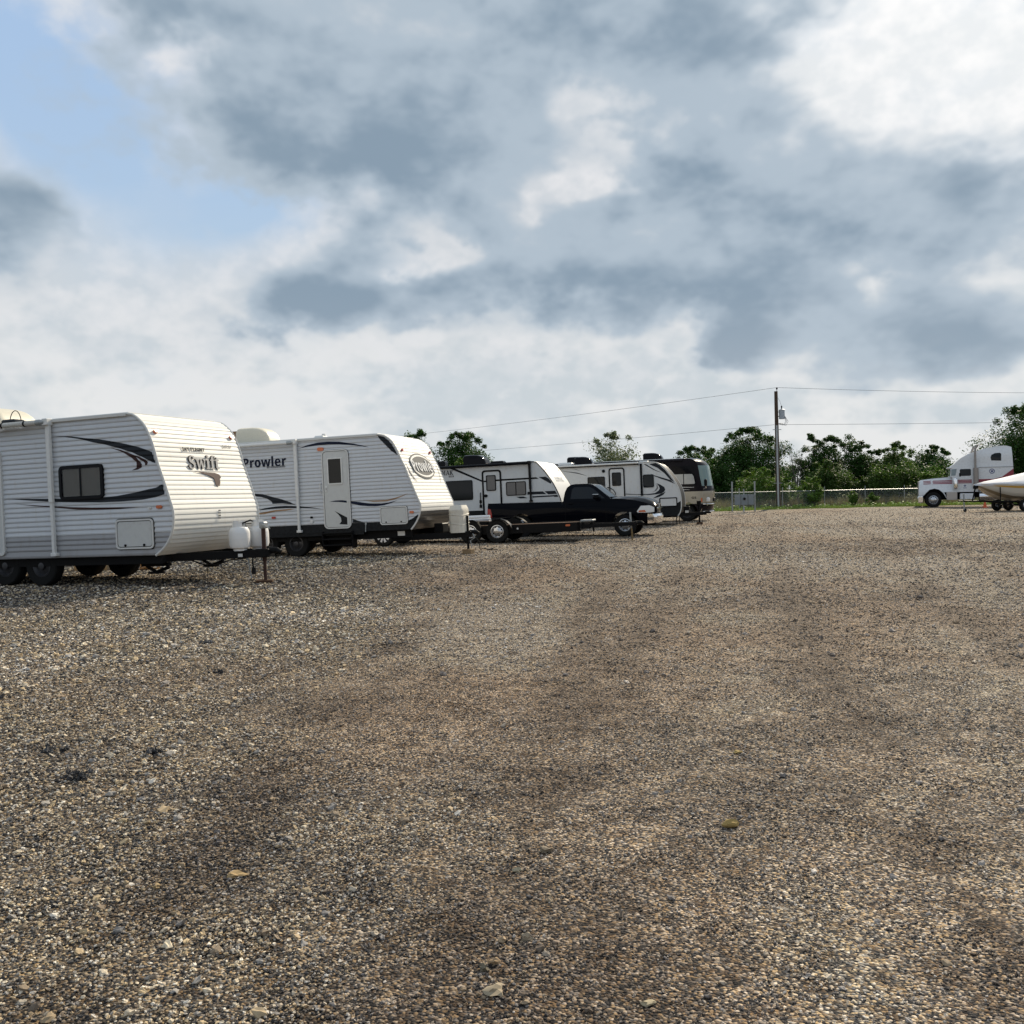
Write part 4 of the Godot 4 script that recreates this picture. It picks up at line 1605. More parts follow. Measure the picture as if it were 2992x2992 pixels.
	g.prism(pv(RV2.door_stripe), 0.012, 0.017)
	put("door_stripe", g, M.navy, d)
	g = G.new()
	g.tube([Vector3(0.80, 1.60, 0.0), Vector3(0.80, 1.61, 0.06), Vector3(0.80, 1.83, 0.06), Vector3(0.80, 1.84, 0.0)], 0.012, 8)
	put("grab_handle", g, M.white_panel, t)
	lens("porch_light", t, Transform3D(Basis.IDENTITY, Vector3(0.835, 2.695, 0.0)), 0.17, 0.09, M.amber)
	lens("side_marker", t, Transform3D(Basis.IDENTITY, Vector3(-0.565, 1.035, 0.0)), 0.11, 0.06, M.red_lens)
	lens("side_marker", t, Transform3D(Basis.IDENTITY, Vector3(3.20, 1.02, 0.0)), 0.11, 0.06, M.amber)
	lens("clearance_light", t, nose_at(prof, 2.55, -0.27, 0.036), 0.08, 0.055, M.red_lens)
	lens("clearance_light", t, nose_at(prof, 2.55, -2.20, 0.036), 0.08, 0.055, M.red_lens)
	lens("wall_socket", t, Transform3D(Basis.IDENTITY, Vector3(0.50, 1.00, 0.0)), 0.07, 0.05, M.black)
	lens("wall_socket", t, Transform3D(Basis.IDENTITY, Vector3(0.50, 0.90, 0.0)), 0.09, 0.08, M.white_panel)
	var h := part("baggage_door", t)
	g = G.new()
	ring_shape(g, round_rect(2.36, 0.735, 3.09, 1.18, 0.07), round_rect(2.385, 0.76, 3.065, 1.155, 0.05), -0.012, 0.024)
	put("frame", g, M.white_panel, h)
	g = G.new()
	g.prism(round_rect(2.395, 0.77, 3.055, 1.145, 0.045), -0.012, 0.016)
	put("door_panel", g, M.light_grey, h)
	g = G.new()
	ring_shape(g, round_rect(2.352, 0.727, 3.098, 1.188, 0.075), round_rect(2.40, 0.775, 3.05, 1.14, 0.045), -0.012, 0.004)
	put("gasket", g, M.rubber, h)
	for x in [2.52, 2.92]:
		g = G.new()
		g.prism(disc(x, 0.80, 0.018, 10), 0.01, 0.03)
		put("lock", g, M.black, h)
	awning(t, 0.125, -3.0, 2.96, 0.68, 2.90, 0.045, M.white_panel, M.white_panel)
	# steps folded under the door
	var st := part("folding_step", t)
	for k in 3:
		g = G.new()
		g.box(Vector3(0.80 + 0.01 * k, 0.56 - k * 0.15, -0.25), Vector3(1.60 - 0.01 * k, 0.60 - k * 0.15, 0.10), 0.01)
		put("tread", g, M.frame_black, st)
	for x in [0.79, 1.59]:
		g = G.new()
		g.box(Vector3(x, 0.20, -0.2), Vector3(x + 0.03, 0.63, 0.06), 0.005)
		put("step_side", g, M.frame_black, st)
	g = G.new()
	g.box(Vector3(0.82, 0.22, -0.28), Vector3(1.59, 0.60, -0.255), 0.005)
	put("step_back", g, M.black, st)
	# chassis and wheels
	g = G.new()
	g.box(Vector3(-3.1, 0.40, -0.24), Vector3(3.1, 0.60, -0.16), 0.006)
	g.box(Vector3(-3.1, 0.40, -w + 0.16), Vector3(3.1, 0.60, -w + 0.24), 0.006)
	g.box(Vector3(-3.0, 0.42, -w + 0.4), Vector3(2.6, 0.598, -0.4), 0.01)
	put("chassis", g, M.frame_black, t)
	for x in [-0.05, -0.90]:
		wheel(t, Vector3(x, 0.34 - x * 0.0275, -0.24), 0.34, 0.20, 0.19, M.rim_dark)
		wheel(t, Vector3(x, 0.34 - x * 0.0275, -w + 0.24), 0.34, 0.20, 0.19, M.rim_dark, 8, -1.0)
		g = G.new()
		g.tube([Vector3(x, 0.34, -0.2), Vector3(x, 0.34, -w + 0.2)], 0.045, 10)
		put("axle", g, M.frame_black, t)
	g = G.new()
	g.box(Vector3(2.74, 0.45, -0.158), Vector3(2.93, 0.56, -0.15), 0.002)
	put("rating_plate", g, M.white_panel, t)
	g = G.new()
	g.box(Vector3(1.95, 0.75, 0.0), Vector3(2.0, 0.84, 0.03), 0.008)
	g.tube([Vector3(1.98, 0.78, 0.03), Vector3(1.965, 0.58, 0.03)], 0.012, 6)
	put("crank_handle", g, M.galvanised, t)
	a_frame(t, 2.5, 4.46, 0.46, 0.15, -1.22, 0.95)
	g = G.new()
	g.box(Vector3(3.38, 0.46, -1.45), Vector3(3.62, 0.70, -1.0), 0.02)
	put("battery_box", g, M.black, t)
	# moulded cover over the gas bottles
	var cv := part("tank_cover", t)
	g = G.new()
	var rings := []
	for k in 13:
		var f := k / 12.0
		var y := lerpf(0.44, 1.13, f)
		var dip := 1.0 - 0.035 * (1.0 if k in [4, 8] else 0.0)
		var top := 1.0 if f < 0.85 else lerpf(1.0, 0.80, (f - 0.85) / 0.15)
		var hx := 0.20 * dip * top
		var hz := 0.34 * dip * top
		var ring := []
		for i in 20:
			var a := TAU * i / 20.0
			ring.append(Vector3(3.99 + signf(cos(a)) * pow(absf(cos(a)), 0.55) * hx, y + 0.03 * sin(a * 2.0) * float(k in [4, 8]), -1.0 - 0.22 - signf(sin(a)) * pow(absf(sin(a)), 0.55) * hz))
		rings.append(ring)
	g.loft(rings)
	put("cover_shell", g, M.cover_cream, cv, 26.0)
	g = G.new()
	for y in [0.66, 0.89]:
		var pts := []
		for i in 21:
			var a := TAU * i / 20.0
			pts.append(Vector3(3.99 + signf(cos(a)) * pow(absf(cos(a)), 0.55) * 0.201, y + 0.025 * sin(a * 2.0), -1.22 - signf(sin(a)) * pow(absf(sin(a)), 0.55) * 0.341))
		g.tube(pts, 0.010, 5, false)
	put("cover_ridge", g, M.cover_cream, cv)
	g = G.new()
	g.tube([Vector3(4.20, 0.0, -1.22), Vector3(4.20, 0.40, -1.22)], 0.03, 12)
	g.tube([Vector3(4.20, 0.34, -1.22), Vector3(4.20, 0.86, -1.22)], 0.04, 12)
	put("tongue_jack", g, M.frame_black, t)
	g = G.new()
	g.tube([Vector3(4.36, 0.40, -1.15), Vector3(4.42, 0.30, -1.12), Vector3(4.30, 0.22, -1.1), Vector3(4.34, 0.05, -1.1)], 0.012, 6)
	put("safety_chain", g, M.galvanised, t)
	# roof gear
	ac_unit(t, -2.0, -1.0, 3.03, 3.45, -1.35, -0.75, M.ac_cream, true)
	g = G.new()
	g.box(Vector3(0.08, 2.99, -1.4), Vector3(0.62, 3.06, -1.0), 0.02)
	g.box(Vector3(0.12, 3.05, -1.36), Vector3(0.40, 3.13, -1.04), 0.04)
	g.tube([Vector3(0.34, 3.10, -1.2), Vector3(0.34, 3.18, -1.2)], 0.05, 10)
	put("roof_vent", g, M.white_panel, t)
	# timber block under the jack and the cord that lies by it
	var bp := t.transform * Vector3(4.20, 0, -1.22)
	var b := thing("timber_block", "pale squared timber block under the jack of the second trailer", "wood block", Vector3(bp.x, 0, bp.z), Vector3(0, -28, 0))
	g = G.new()
	g.box(Vector3(-0.13, 0.0, -0.09), Vector3(0.13, 0.125, 0.09), 0.006)
	put("timber", g, M.wood, b)
	g = G.new()
	g.tube([bp + Vector3(0.15, 0.36, 0.1), bp + Vector3(0.28, 0.2, 0.15), bp + Vector3(0.30, 0.02, 0.2), bp + Vector3(0.42, 0.012, 0.15), bp + Vector3(0.62, 0.012, 0.3), bp + Vector3(0.5, 0.015, 0.42), bp + Vector3(0.75, 0.012, 0.5)], 0.012, 6)
	var cord := put("power_cord", g, M.rubber)
	tag(cord, "black cord that hangs from the second trailer's coupler and curls on the gravel", "cord")


func smooth_window(t: Node3D, p: Array, split := -1.0, m: Material = null) -> Node3D:
	return framed_window("window", t, p[0], p[1], p[2], p[3], 0.002, 0.03, 0.06, M.gloss_black, m if m else M.glass, split)


func build_rv3() -> void:
	var t := thing("travel_trailer", "smooth white travel trailer with black roof and door bands behind the pickup's bed", "travel trailer", Vector3.ZERO, Vector3.ZERO, "trailers parked in a row")
	sloped(t, Vector3(-0.80, 0, -36.0), 18.0, 1.4)
	var prof := smooth_line(pv([1.66, 2.655, 1.80, 2.64, 1.92, 2.59, 2.04, 2.46, 2.18, 2.30, 2.32, 2.10, 2.44, 1.92, 2.55, 1.73, 2.64, 1.54, 2.73, 1.33, 2.80, 1.10, 2.82, 0.95, 2.78, 0.80, 2.66, 0.66, 2.55, 0.60]), 2)
	var w := 2.40
	var ol := body_outline(prof, -3.4, 2.66, 0.60)
	rv_core(t, ol, w, M.smooth_wall, M.smooth_wall)
	var g := G.new()
	g.skin(ol, [], [0.9, 5.0], func(_x, _y): return 0.0)
	put("side_wall", g, M.smooth_wall, t)
	g = G.new()
	g.skin(ol, [], [0.5, 0.9], func(_x, _y): return 0.0)
	put("skirt_board", g, M.dark_siding, t)
	g = G.new()
	for k in prof.size() - 1:
		var a := prof[k]
		var b := prof[k + 1]
		g.quad(Vector3(a.x + 0.012, a.y + 0.01, 0.0), Vector3(b.x + 0.012, b.y + 0.01, 0.0), Vector3(b.x + 0.012, b.y + 0.01, -w), Vector3(a.x + 0.012, a.y + 0.01, -w))
	put("nose_skin", g, M.white_panel, t, 30.0)
	nose_trim(t, prof, w, M.gloss_black, 0.018)
	g = G.new()
	g.box(Vector3(-3.35, 2.60, -0.01), Vector3(1.70, 2.672, 0.05), 0.008)
	put("roof_band", g, M.gloss_black, t)
	g = G.new()
	g.box(Vector3(-3.3, 2.655, -w + 0.03), Vector3(1.68, 2.675, -0.03), 0.008)
	put("roof", g, M.light_grey, t)
	for p in [[-1.67, 2.60, -1.46, 2.60, -0.28, 2.05, -0.28, 1.98], [0.50, 2.055, 1.60, 2.06, 1.87, 2.06, 1.97, 1.995, 0.50, 1.99]]:
		side_print("black_band", t, p, M.gloss_black, 0.0, 0.0, 0.004)
	for p in [[1.96, 2.06, 2.24, 2.06, 2.36, 1.98, 2.46, 1.84, 2.42, 1.79], [1.05, 1.36, 1.34, 1.36, 1.51, 1.29, 1.20, 1.29], [1.50, 1.53, 2.10, 1.52, 2.24, 1.41, 1.50, 1.42], [1.69, 1.355, 2.43, 1.36, 2.51, 1.31, 1.69, 1.30], [2.17, 1.52, 2.58, 1.52, 2.65, 1.40, 2.31, 1.40], [2.43, 1.36, 2.66, 1.37, 2.70, 1.29, 2.55, 1.29]]:
		side_print("slanted_stripe", t, p, M.charcoal, 0.0, 0.0, 0.004)
	var d := part("entrance_door", t)
	g = G.new()
	ring_shape(g, round_rect(-0.28, 0.66, 0.50, 2.42, 0.12), round_rect(-0.215, 0.72, 0.435, 2.355, 0.08), -0.004, 0.03)
	put("frame", g, M.gloss_black, d)
	g = G.new()
	g.prism(round_rect(-0.22, 0.715, 0.44, 2.36, 0.08), -0.006, 0.012)
	put("door_panel", g, M.smooth_wall, d)
	framed_window("door_window", d, -0.11, 1.63, 0.28, 2.225, 0.016, 0.035, 0.05, M.gloss_black, M.blind_glass)
	g = G.new()
	g.box(Vector3(-0.21, 1.97, 0.01), Vector3(-0.11, 2.03, 0.018))
	g.box(Vector3(0.28, 1.985, 0.01), Vector3(0.43, 2.05, 0.018))
	put("door_band", g, M.gloss_black, d)
	g = G.new()
	g.prism(disc(-0.15, 1.45, 0.075, 14, 0.06), 0.01, 0.04)
	put("latch", g, M.black, d)
	g = G.new()
	g.tube([Vector3(-0.36, 1.02, 0.0), Vector3(-0.36, 1.03, 0.05), Vector3(-0.36, 1.55, 0.05), Vector3(-0.36, 1.57, 0.0)], 0.018, 8)
	g.box(Vector3(-0.42, 1.0, 0.0), Vector3(-0.32, 1.12, 0.03), 0.01)
	g.box(Vector3(-0.42, 1.18, 0.0), Vector3(-0.32, 1.30, 0.03), 0.01)
	put("grab_handle", g, M.black, t)
	smooth_window(t, [-1.80, 1.32, -0.67, 2.08])
	smooth_window(t, [0.67, 1.41, 1.46, 1.935], 1.06, M.blind_glass)
	awning(t, 1.60, -3.0, 2.66, 1.20, 2.60, 0.05, M.gloss_black, M.gloss_black)
	letters("lettering", "KODIAK", 0.17, 0.85, Transform3D(Basis.IDENTITY, Vector3(-1.87, 2.40, 0.006)), M.gloss_black, t, "Droid Serif", 700)
	g = G.new()
	g.box(Vector3(-1.63, 2.225, 0.001), Vector3(-1.43, 2.29, 0.006))
	put("badge", g, M.gloss_black, t)
	letters("lettering", "CUB", 0.05, 0.14, Transform3D(Basis.IDENTITY, Vector3(-1.53, 2.257, 0.010)), M.white_panel, t)
	letters("lettering", "KODIAK", 0.20, 1.15, nose_at(prof, 1.95, -1.2, 0.02), M.trim, t, "Droid Serif", 700)
	lens("clearance_light", t, nose_at(prof, 2.33, -0.3, 0.014), 0.08, 0.05, M.amber)
	lens("clearance_light", t, nose_at(prof, 2.33, -2.1, 0.014), 0.08, 0.05, M.amber)
	g = G.new()
	g.box(Vector3(-3.3, 0.45, -w + 0.15), Vector3(2.5, 0.60, -0.15), 0.01)
	put("chassis", g, M.frame_black, t)
	for x in [-0.2, -1.05]:
		wheel(t, Vector3(x, 0.34, -0.24), 0.34, 0.20, 0.19, M.rim_dark)
		wheel(t, Vector3(x, 0.34, -w + 0.24), 0.34, 0.20, 0.19, M.rim_dark, 8, -1.0)
	a_frame(t, 2.0, 4.0, 0.52, 0.14, -1.2, 0.9)
	g = G.new()
	g.tube([Vector3(3.7, -0.08, -1.2), Vector3(3.7, 0.8, -1.2)], 0.035, 10)
	put("tongue_jack", g, M.frame_black, t)
	ac_unit(t, -1.30, -0.37, 2.68, 3.08, -1.35, -0.75, M.gloss_black)
	g = G.new()
	g.box(Vector3(-2.36, 2.66, -1.0), Vector3(-2.02, 2.90, -0.6), 0.05)
	put("roof_vent", g, M.gloss_black, t)
	g = G.new()
	g.box(Vector3(-0.19, 2.66, -1.1), Vector3(0.37, 2.78, -0.7), 0.05)
	put("roof_vent", g, M.gloss_black, t)


func build_rv4() -> void:
	var t := thing("travel_trailer", "smooth grey-white travel trailer with a dark crescent swoosh behind the pickup's hood", "travel trailer", Vector3.ZERO, Vector3.ZERO, "trailers parked in a row")
	sloped(t, Vector3(4.49, 0, -41.0), 14.0, 1.25)
	var prof := smooth_line(pv([1.29, 2.72, 1.65, 2.70, 1.89, 2.65, 2.08, 2.52, 2.25, 2.33, 2.42, 2.09, 2.57, 1.86, 2.69, 1.62, 2.77, 1.40, 2.81, 1.18, 2.82, 0.96, 2.81, 0.71, 2.76, 0.5, 2.66, 0.36]), 2)
	var w := 2.40
	var ol := body_outline(prof, -3.6, 2.73, 0.36)
	rv_core(t, ol, w, M.smooth_wall, M.smooth_wall)
	var g := G.new()
	var dark := pv([-3.7, 0.0, 3.0, 0.0, 3.0, 1.06, 2.82, 1.00, 2.64, 0.90, 2.40, 0.80, 1.83, 0.72, -3.7, 0.72])
	for p in Geometry2D.clip_polygons(ol, dark):
		g.skin(p, [], [0.3, 5.0], func(_x, _y): return 0.0)
	put("side_wall", g, M.smooth_wall, t)
	g = G.new()
	for p in Geometry2D.intersect_polygons(ol, dark):
		g.skin(p, [], [0.3, 5.0], func(_x, _y): return 0.0)
	put("skirt_board", g, M.dark_siding, t)
	g = G.new()
	for k in prof.size() - 1:
		var a := prof[k]
		var b := prof[k + 1]
		g.quad(Vector3(a.x + 0.012, a.y + 0.01, 0.0), Vector3(b.x + 0.012, b.y + 0.01, 0.0), Vector3(b.x + 0.012, b.y + 0.01, -w), Vector3(a.x + 0.012, a.y + 0.01, -w))
	put("nose_skin", g, M.dark_siding, t, 30.0)
	nose_trim(t, prof, w, M.trim, 0.022)
	g = G.new()
	g.box(Vector3(-3.5, 2.66, 0.0), Vector3(1.05, 2.735, 0.12), 0.02)
	put("awning_case", g, M.white_panel, t)
	g = G.new()
	g.box(Vector3(-3.5, 2.615, 0.0), Vector3(1.10, 2.655, 0.10), 0.01)
	put("roof_band", g, M.gloss_black, t)
	g = G.new()
	g.box(Vector3(-3.5, 2.72, -w + 0.03), Vector3(1.3, 2.745, -0.03), 0.008)
	put("roof", g, M.light_grey, t)
	for p in [[1.52, 2.62, 1.80, 2.655, 1.98, 2.55, 2.20, 2.33, 2.40, 2.05, 2.56, 1.80, 2.41, 1.90, 2.17, 2.19, 1.88, 2.44], [1.29, 2.63, 1.40, 2.62, 1.73, 2.39, 2.07, 2.21, 1.73, 2.35], [1.70, 2.14, 2.02, 2.03, 2.40, 1.90, 2.60, 1.72, 2.27, 1.87, 1.98, 1.98, 1.72, 2.10], [1.80, 1.79, 1.97, 1.72, 2.13, 1.61, 2.17, 1.50, 2.12, 1.41, 2.00, 1.34, 1.78, 1.31, 1.41, 1.30, 0.47, 1.36, 0.16, 1.43, 0.10, 1.47, 0.47, 1.395, 0.95, 1.355, 1.42, 1.34, 1.73, 1.37, 1.89, 1.47, 1.94, 1.56, 1.90, 1.67], [2.18, 1.41, 2.08, 1.28, 1.92, 1.20, 1.63, 1.14, 1.81, 1.26], [-1.81, 2.58, -1.44, 2.47, -1.65, 2.55], [-2.38, 2.52, -1.60, 2.40, -1.14, 2.23, -1.60, 2.36]]:
		side_print("dark_swoosh", t, p, M.charcoal, 0.0, 0.0, 0.004)
	side_print("grey_swoosh", t, [1.71, 1.81, 1.81, 1.70, 1.81, 1.59, 1.71, 1.46, 1.60, 1.41, 1.78, 1.46, 1.88, 1.57, 1.85, 1.69], M.grey_stripe, 0.0, 0.0, 0.004)
	var d := part("entrance_door", t)
	g = G.new()
	ring_shape(g, round_rect(-0.23, 0.70, 0.46, 2.53, 0.12), round_rect(-0.175, 0.755, 0.405, 2.475, 0.08), -0.004, 0.03)
	put("frame", g, M.gloss_black, d)
	g = G.new()
	g.prism(round_rect(-0.18, 0.75, 0.41, 2.48, 0.08), -0.006, 0.012)
	put("door_panel", g, M.smooth_wall, d)
	framed_window("door_window", d, -0.09, 1.75, 0.30, 2.33, 0.016, 0.03, 0.05, M.gloss_black, M.glass)
	g = G.new()
	g.tube([Vector3(-0.30, 1.70, 0.0), Vector3(-0.28, 1.70, 0.1), Vector3(-0.05, 1.60, 0.16), Vector3(0.05, 1.45, 0.16), Vector3(0.03, 1.35, 0.02)], 0.02, 8)
	put("grab_handle", g, M.black, t)
	smooth_window(t, [-1.16, 1.60, -0.40, 2.18])
	smooth_window(t, [1.245, 1.62, 1.705, 2.18])
	g = G.new()
	g.box(Vector3(1.13, 1.28, 0.0), Vector3(1.22, 2.66, 0.06), 0.01)
	put("awning_arm", g, M.gloss_black, t)
	g = G.new()
	g.prism(disc(-0.45, 2.41, 0.07, 16), 0.0, 0.03)
	put("speaker", g, M.black, t)
	var h := part("baggage_door", t)
	g = G.new()
	ring_shape(g, round_rect(1.90, 0.755, 2.66, 1.155, 0.05), round_rect(1.945, 0.80, 2.615, 1.11, 0.03), -0.006, 0.022)
	put("frame", g, M.gloss_black, h)
	g = G.new()
	g.prism(round_rect(1.94, 0.795, 2.62, 1.115, 0.03), -0.006, 0.012)
	put("door_panel", g, M.smooth_wall, h)
	g = G.new()
	g.box(Vector3(-3.5, 0.30, -w + 0.15), Vector3(2.6, 0.42, -0.15), 0.01)
	put("chassis", g, M.frame_black, t)
	for x in [-0.4, -1.25]:
		wheel(t, Vector3(x, 0.34, -0.24), 0.34, 0.20, 0.19, M.rim_dark)
		wheel(t, Vector3(x, 0.34, -w + 0.24), 0.34, 0.20, 0.19, M.rim_dark, 8, -1.0)
	for z in [-0.3, -w + 0.3]:
		g = G.new()
		g.tube([Vector3(2.58, 0.40, z), Vector3(2.58, -0.05, z)], 0.02, 8)
		put("stabiliser_leg", g, M.frame_black, t)
	a_frame(t, 2.1, 3.95, 0.47, 0.14, -1.2, 0.9)
	g = G.new()
	g.tube([Vector3(3.50, 0.02, -1.2), Vector3(3.50, 0.80, -1.2)], 0.04, 10)
	g.tube([Vector3(3.50, 0.74, -1.2), Vector3(3.50, 0.95, -1.2)], [0.09, 0.10], 12)
	put("tongue_jack", g, M.frame_black, t)
	g = G.new()
	g.box(Vector3(2.85, 0.48, -1.0), Vector3(3.12, 0.74, -0.65), 0.02)
	put("battery_box", g, M.black, t)
	g = G.new()
	g.box(Vector3(2.93, 0.46, -0.645), Vector3(3.08, 0.56, -0.635), 0.002)
	put("tag_plate", g, M.white_panel, t)
	var bp := t.transform * Vector3(3.50, 0, -1.2)
	var b := thing("plank_foot", "dark stacked block under the jack beside the motorhome's wheel", "wood block", Vector3(bp.x, 0, bp.z), Vector3(0, -14, 0))
	g = G.new()
	g.box(Vector3(-0.13, 0.0, -0.12), Vector3(0.13, 0.10, 0.12), 0.008)
	put("block", g, M.wood_dark, b)
	ac_unit(t, -1.80, -1.02, 2.75, 3.11, -1.2, -0.6, M.gloss_black)
	g = G.new()
	g.box(Vector3(-2.55, 2.73, -1.0), Vector3(-1.90, 2.88, -0.5), 0.06)
	put("skylight", g, M.white_panel, t)
	g = G.new()
	g.box(Vector3(1.0, 2.73, -1.3), Vector3(1.4, 2.80, -0.9), 0.03)
	put("roof_vent", g, M.white_panel, t)


# ------------------------------------------------------------------ motor vehicles
func hull(g: G, outline: PackedVector2Array, xs: Array, ys: Array, lo: Callable, hi: Callable) -> void:
	g.skin(outline, xs, ys, hi)
	g.skin(outline, xs, ys, lo, true)
	g.rim(outline, xs, ys, lo, hi)


func arch(cx: float, cy: float, r: float, from: float, to: float, n := 9) -> Array:
	var o := []
	for k in n + 1:
		var a := deg_to_rad(lerpf(from, to, float(k) / n))
		o.append_array([cx + cos(a) * r, cy + sin(a) * r])
	return o


func grid_lines(a: float, b: float, n: int) -> Array:
	var o := []
	for k in n + 1:
		o.append(lerpf(a, b, float(k) / n))
	return o


func build_pickup() -> void:
	var t := thing("pickup_truck", "black single-cab pickup with its nose to the open lot", "pickup")
	sloped(t, Vector3(3.75, 0, -31.63), 16.0, 0.3)
	var w := 2.0
	var side := func(x: float, y: float) -> float:
		var s := 0.05 * smoothstep(0.95, 1.25, y) + 0.06 * smoothstep(0.75, 0.35, y) + 0.20 * pow(smoothstep(0.35, 1.15, x), 1.6)
		s -= 0.035 * exp(-pow((x - 0.0) / 0.55, 2.0) - pow((y - 0.75) / 0.25, 2.0)) + 0.03 * exp(-pow((x + 3.5) / 0.6, 2.0) - pow((y - 0.75) / 0.25, 2.0))
		return -0.03 - s
	var far := func(x: float, y: float) -> float: return -w - side.call(x, y)
	var ol := pv([-4.78, 0.50, -4.80, 0.8, -4.78, 1.20, -2.16, 1.205, -2.13, 1.10, -2.10, 1.22, -0.50, 1.28, 0.05, 1.235, 0.35, 1.19, 0.60, 1.125, 0.86, 1.03, 0.97, 0.95, 1.0, 0.62, 0.60, 0.44].duplicate())
	var low := pv(arch(0.0, 0.36, 0.47, 10, 170) + [-0.50, 0.38, -3.05, 0.38] + arch(-3.57, 0.36, 0.47, 10, 170) + [-4.1, 0.45])
	var full := PackedVector2Array()
	for k in range(0, ol.size()):
		full.append(ol[k])
	full.append_array(low)
	var xs := grid_lines(-4.8, 1.2, 26)
	var ys := grid_lines(0.3, 1.4, 12)
	var g := G.new()
	hull(g, full, xs, ys, far, side)
	put("body", g, M.truck_black, t, 30.0)
	# cab
	var cab := pv([-2.10, 1.15, -2.085, 1.30, -2.05, 1.52, -1.98, 1.68, -1.86, 1.775, -1.67, 1.80, -1.28, 1.80, -1.10, 1.765, -0.94, 1.67, -0.74, 1.51, -0.46, 1.27, -0.46, 1.15])
	var cw := func(_x: float, y: float) -> float: return -0.06 - maxf(y - 1.2, 0.0) * 0.30 - 0.05 * smoothstep(1.70, 1.82, y)
	var cf := func(x: float, y: float) -> float: return -w - cw.call(x, y)
	g = G.new()
	hull(g, cab, grid_lines(-2.2, -0.4, 6), grid_lines(1.1, 1.85, 10), cf, cw)
	put("cab", g, M.truck_black, t, 32.0)
	for s in [0, 1]:
		g = G.new()
		var off := func(x: float, y: float) -> float: return (cw.call(x, y) + 0.006) if s == 0 else (cf.call(x, y) - 0.006)
		g.skin(smooth_poly([-1.84, 1.29, -1.80, 1.62, -1.72, 1.69, -1.20, 1.69, -1.06, 1.62, -0.88, 1.47, -0.66, 1.29]), [], grid_lines(1.2, 1.8, 5), off, s == 1)
		put("side_window", g, M.glass, t)
	# windscreen
	g = G.new()
	for k in 8:
		var z0 := lerpf(-0.20, -1.80, k / 8.0)
		var z1 := lerpf(-0.20, -1.80, (k + 1) / 8.0)
		var b0 := 0.07 * (1.0 - pow((z0 + 1.0) / 0.8, 2.0))
		var b1 := 0.07 * (1.0 - pow((z1 + 1.0) / 0.8, 2.0))
		var tz0 := lerpf(-1.0, z0, 0.93)
		var tz1 := lerpf(-1.0, z1, 0.93)
		g.quad(Vector3(-0.52 + b0, 1.335, z0), Vector3(-0.52 + b1, 1.335, z1), Vector3(-1.04 + b1 * 0.5, 1.745, tz1), Vector3(-1.04 + b0 * 0.5, 1.745, tz0))
	put("windscreen", g, M.glass, t, 60.0)
	# bonnet
	g = G.new()
	var rings := []
	for p in [[-0.52, 1.27, 1.30], [-0.30, 1.275, 1.335], [0.0, 1.25, 1.345], [0.35, 1.20, 1.335], [0.65, 1.12, 1.28], [0.90, 1.02, 1.19], [1.02, 0.96, 1.09]]:
		var ring := []
		for k in 9:
			var f := k / 8.0
			var tap: float = 0.10 * pow(maxf(p[0], 0.0), 1.5)
			ring.append(Vector3(p[0], lerpf(p[1], p[2], pow(sin(PI * f), 0.45)), lerpf(-0.14 - tap, -w + 0.14 + tap, f)))
		rings.append(ring)
	for r in rings:
		r.reverse()
	g.loft(rings, false, false)
	put("bonnet", g, M.truck_black, t, 40.0)
	# face: grille with a cross bar, lamps, bumper
	var gr := part("grille", t)
	g = G.new()
	g.box(Vector3(0.90, 0.74, -1.58), Vector3(1.03, 1.09, -0.42), 0.03)
	put("surround", g, M.truck_black, gr)
	g = G.new()
	g.box(Vector3(1.0, 0.77, -1.52), Vector3(1.036, 1.06, -0.48), 0.01)
	put("mesh", g, M.black, gr)
	g = G.new()
	g.box(Vector3(1.02, 0.89, -1.52), Vector3(1.05, 0.94, -0.48), 0.01)
	g.box(Vector3(1.02, 0.77, -1.02), Vector3(1.05, 1.06, -0.98), 0.01)
	put("cross_bar", g, M.chrome, gr)
	for s in [0, 1]:
		var lamp := part("headlight", t)
		var off2 := func(x: float, y: float) -> float: return (side.call(x, y) + 0.008) if s == 0 else (far.call(x, y) - 0.008)
		g = G.new()
		g.skin(pv([0.42, 0.83, 0.55, 1.01, 0.84, 1.02, 0.98, 0.95, 0.98, 0.80, 0.84, 0.78, 0.46, 0.785]), grid_lines(0.4, 1.0, 6), [0.7, 0.85, 0.95, 1.1], off2, s == 1)
		put("lens", g, M.lamp_clear, lamp)
		g = G.new()
		var off3 := func(x: float, y: float) -> float: return off2.call(x, y) + (0.004 if s == 0 else -0.004)
		g.skin(pv([0.47, 0.80, 0.50, 0.86, 0.68, 0.87, 0.72, 0.80]), grid_lines(0.4, 1.0, 6), [0.7, 0.85, 1.1], off3, s == 1)
		put("indicator", g, M.amber, lamp)
		var tl := G.new()
		var off4 := func(x: float, y: float) -> float: return (side.call(x, y) + 0.006) if s == 0 else (far.call(x, y) - 0.006)
		tl.skin(pv([-4.785, 0.70, -4.785, 1.02, -4.68, 1.0, -4.64, 0.85, -4.63, 0.71]), [], [0.6, 0.8, 0.95, 1.1], off4, s == 1)
		put("tail_light", tl, M.red_lens, t)
	g = G.new()
	rings = []
	for k in 11:
		var f := k / 10.0
		var z := lerpf(-0.10, -w + 0.10, f)
		var bow := 0.18 * (1.0 - pow(absf(2.0 * f - 1.0), 3.0))
		var x := 0.88 + bow
		rings.append([Vector3(x - 0.12, 0.74, z), Vector3(x + 0.05, 0.735, z), Vector3(x + 0.09, 0.66, z), Vector3(x + 0.08, 0.50, z), Vector3(x + 0.03, 0.43, z), Vector3(x - 0.12, 0.42, z)])
	g.loft(rings)
	put("front_bumper", g, M.chrome, t, 30.0)
	g = G.new()
	g.box(Vector3(0.55, 0.36, -1.75), Vector3(1.02, 0.45, -0.25), 0.03)
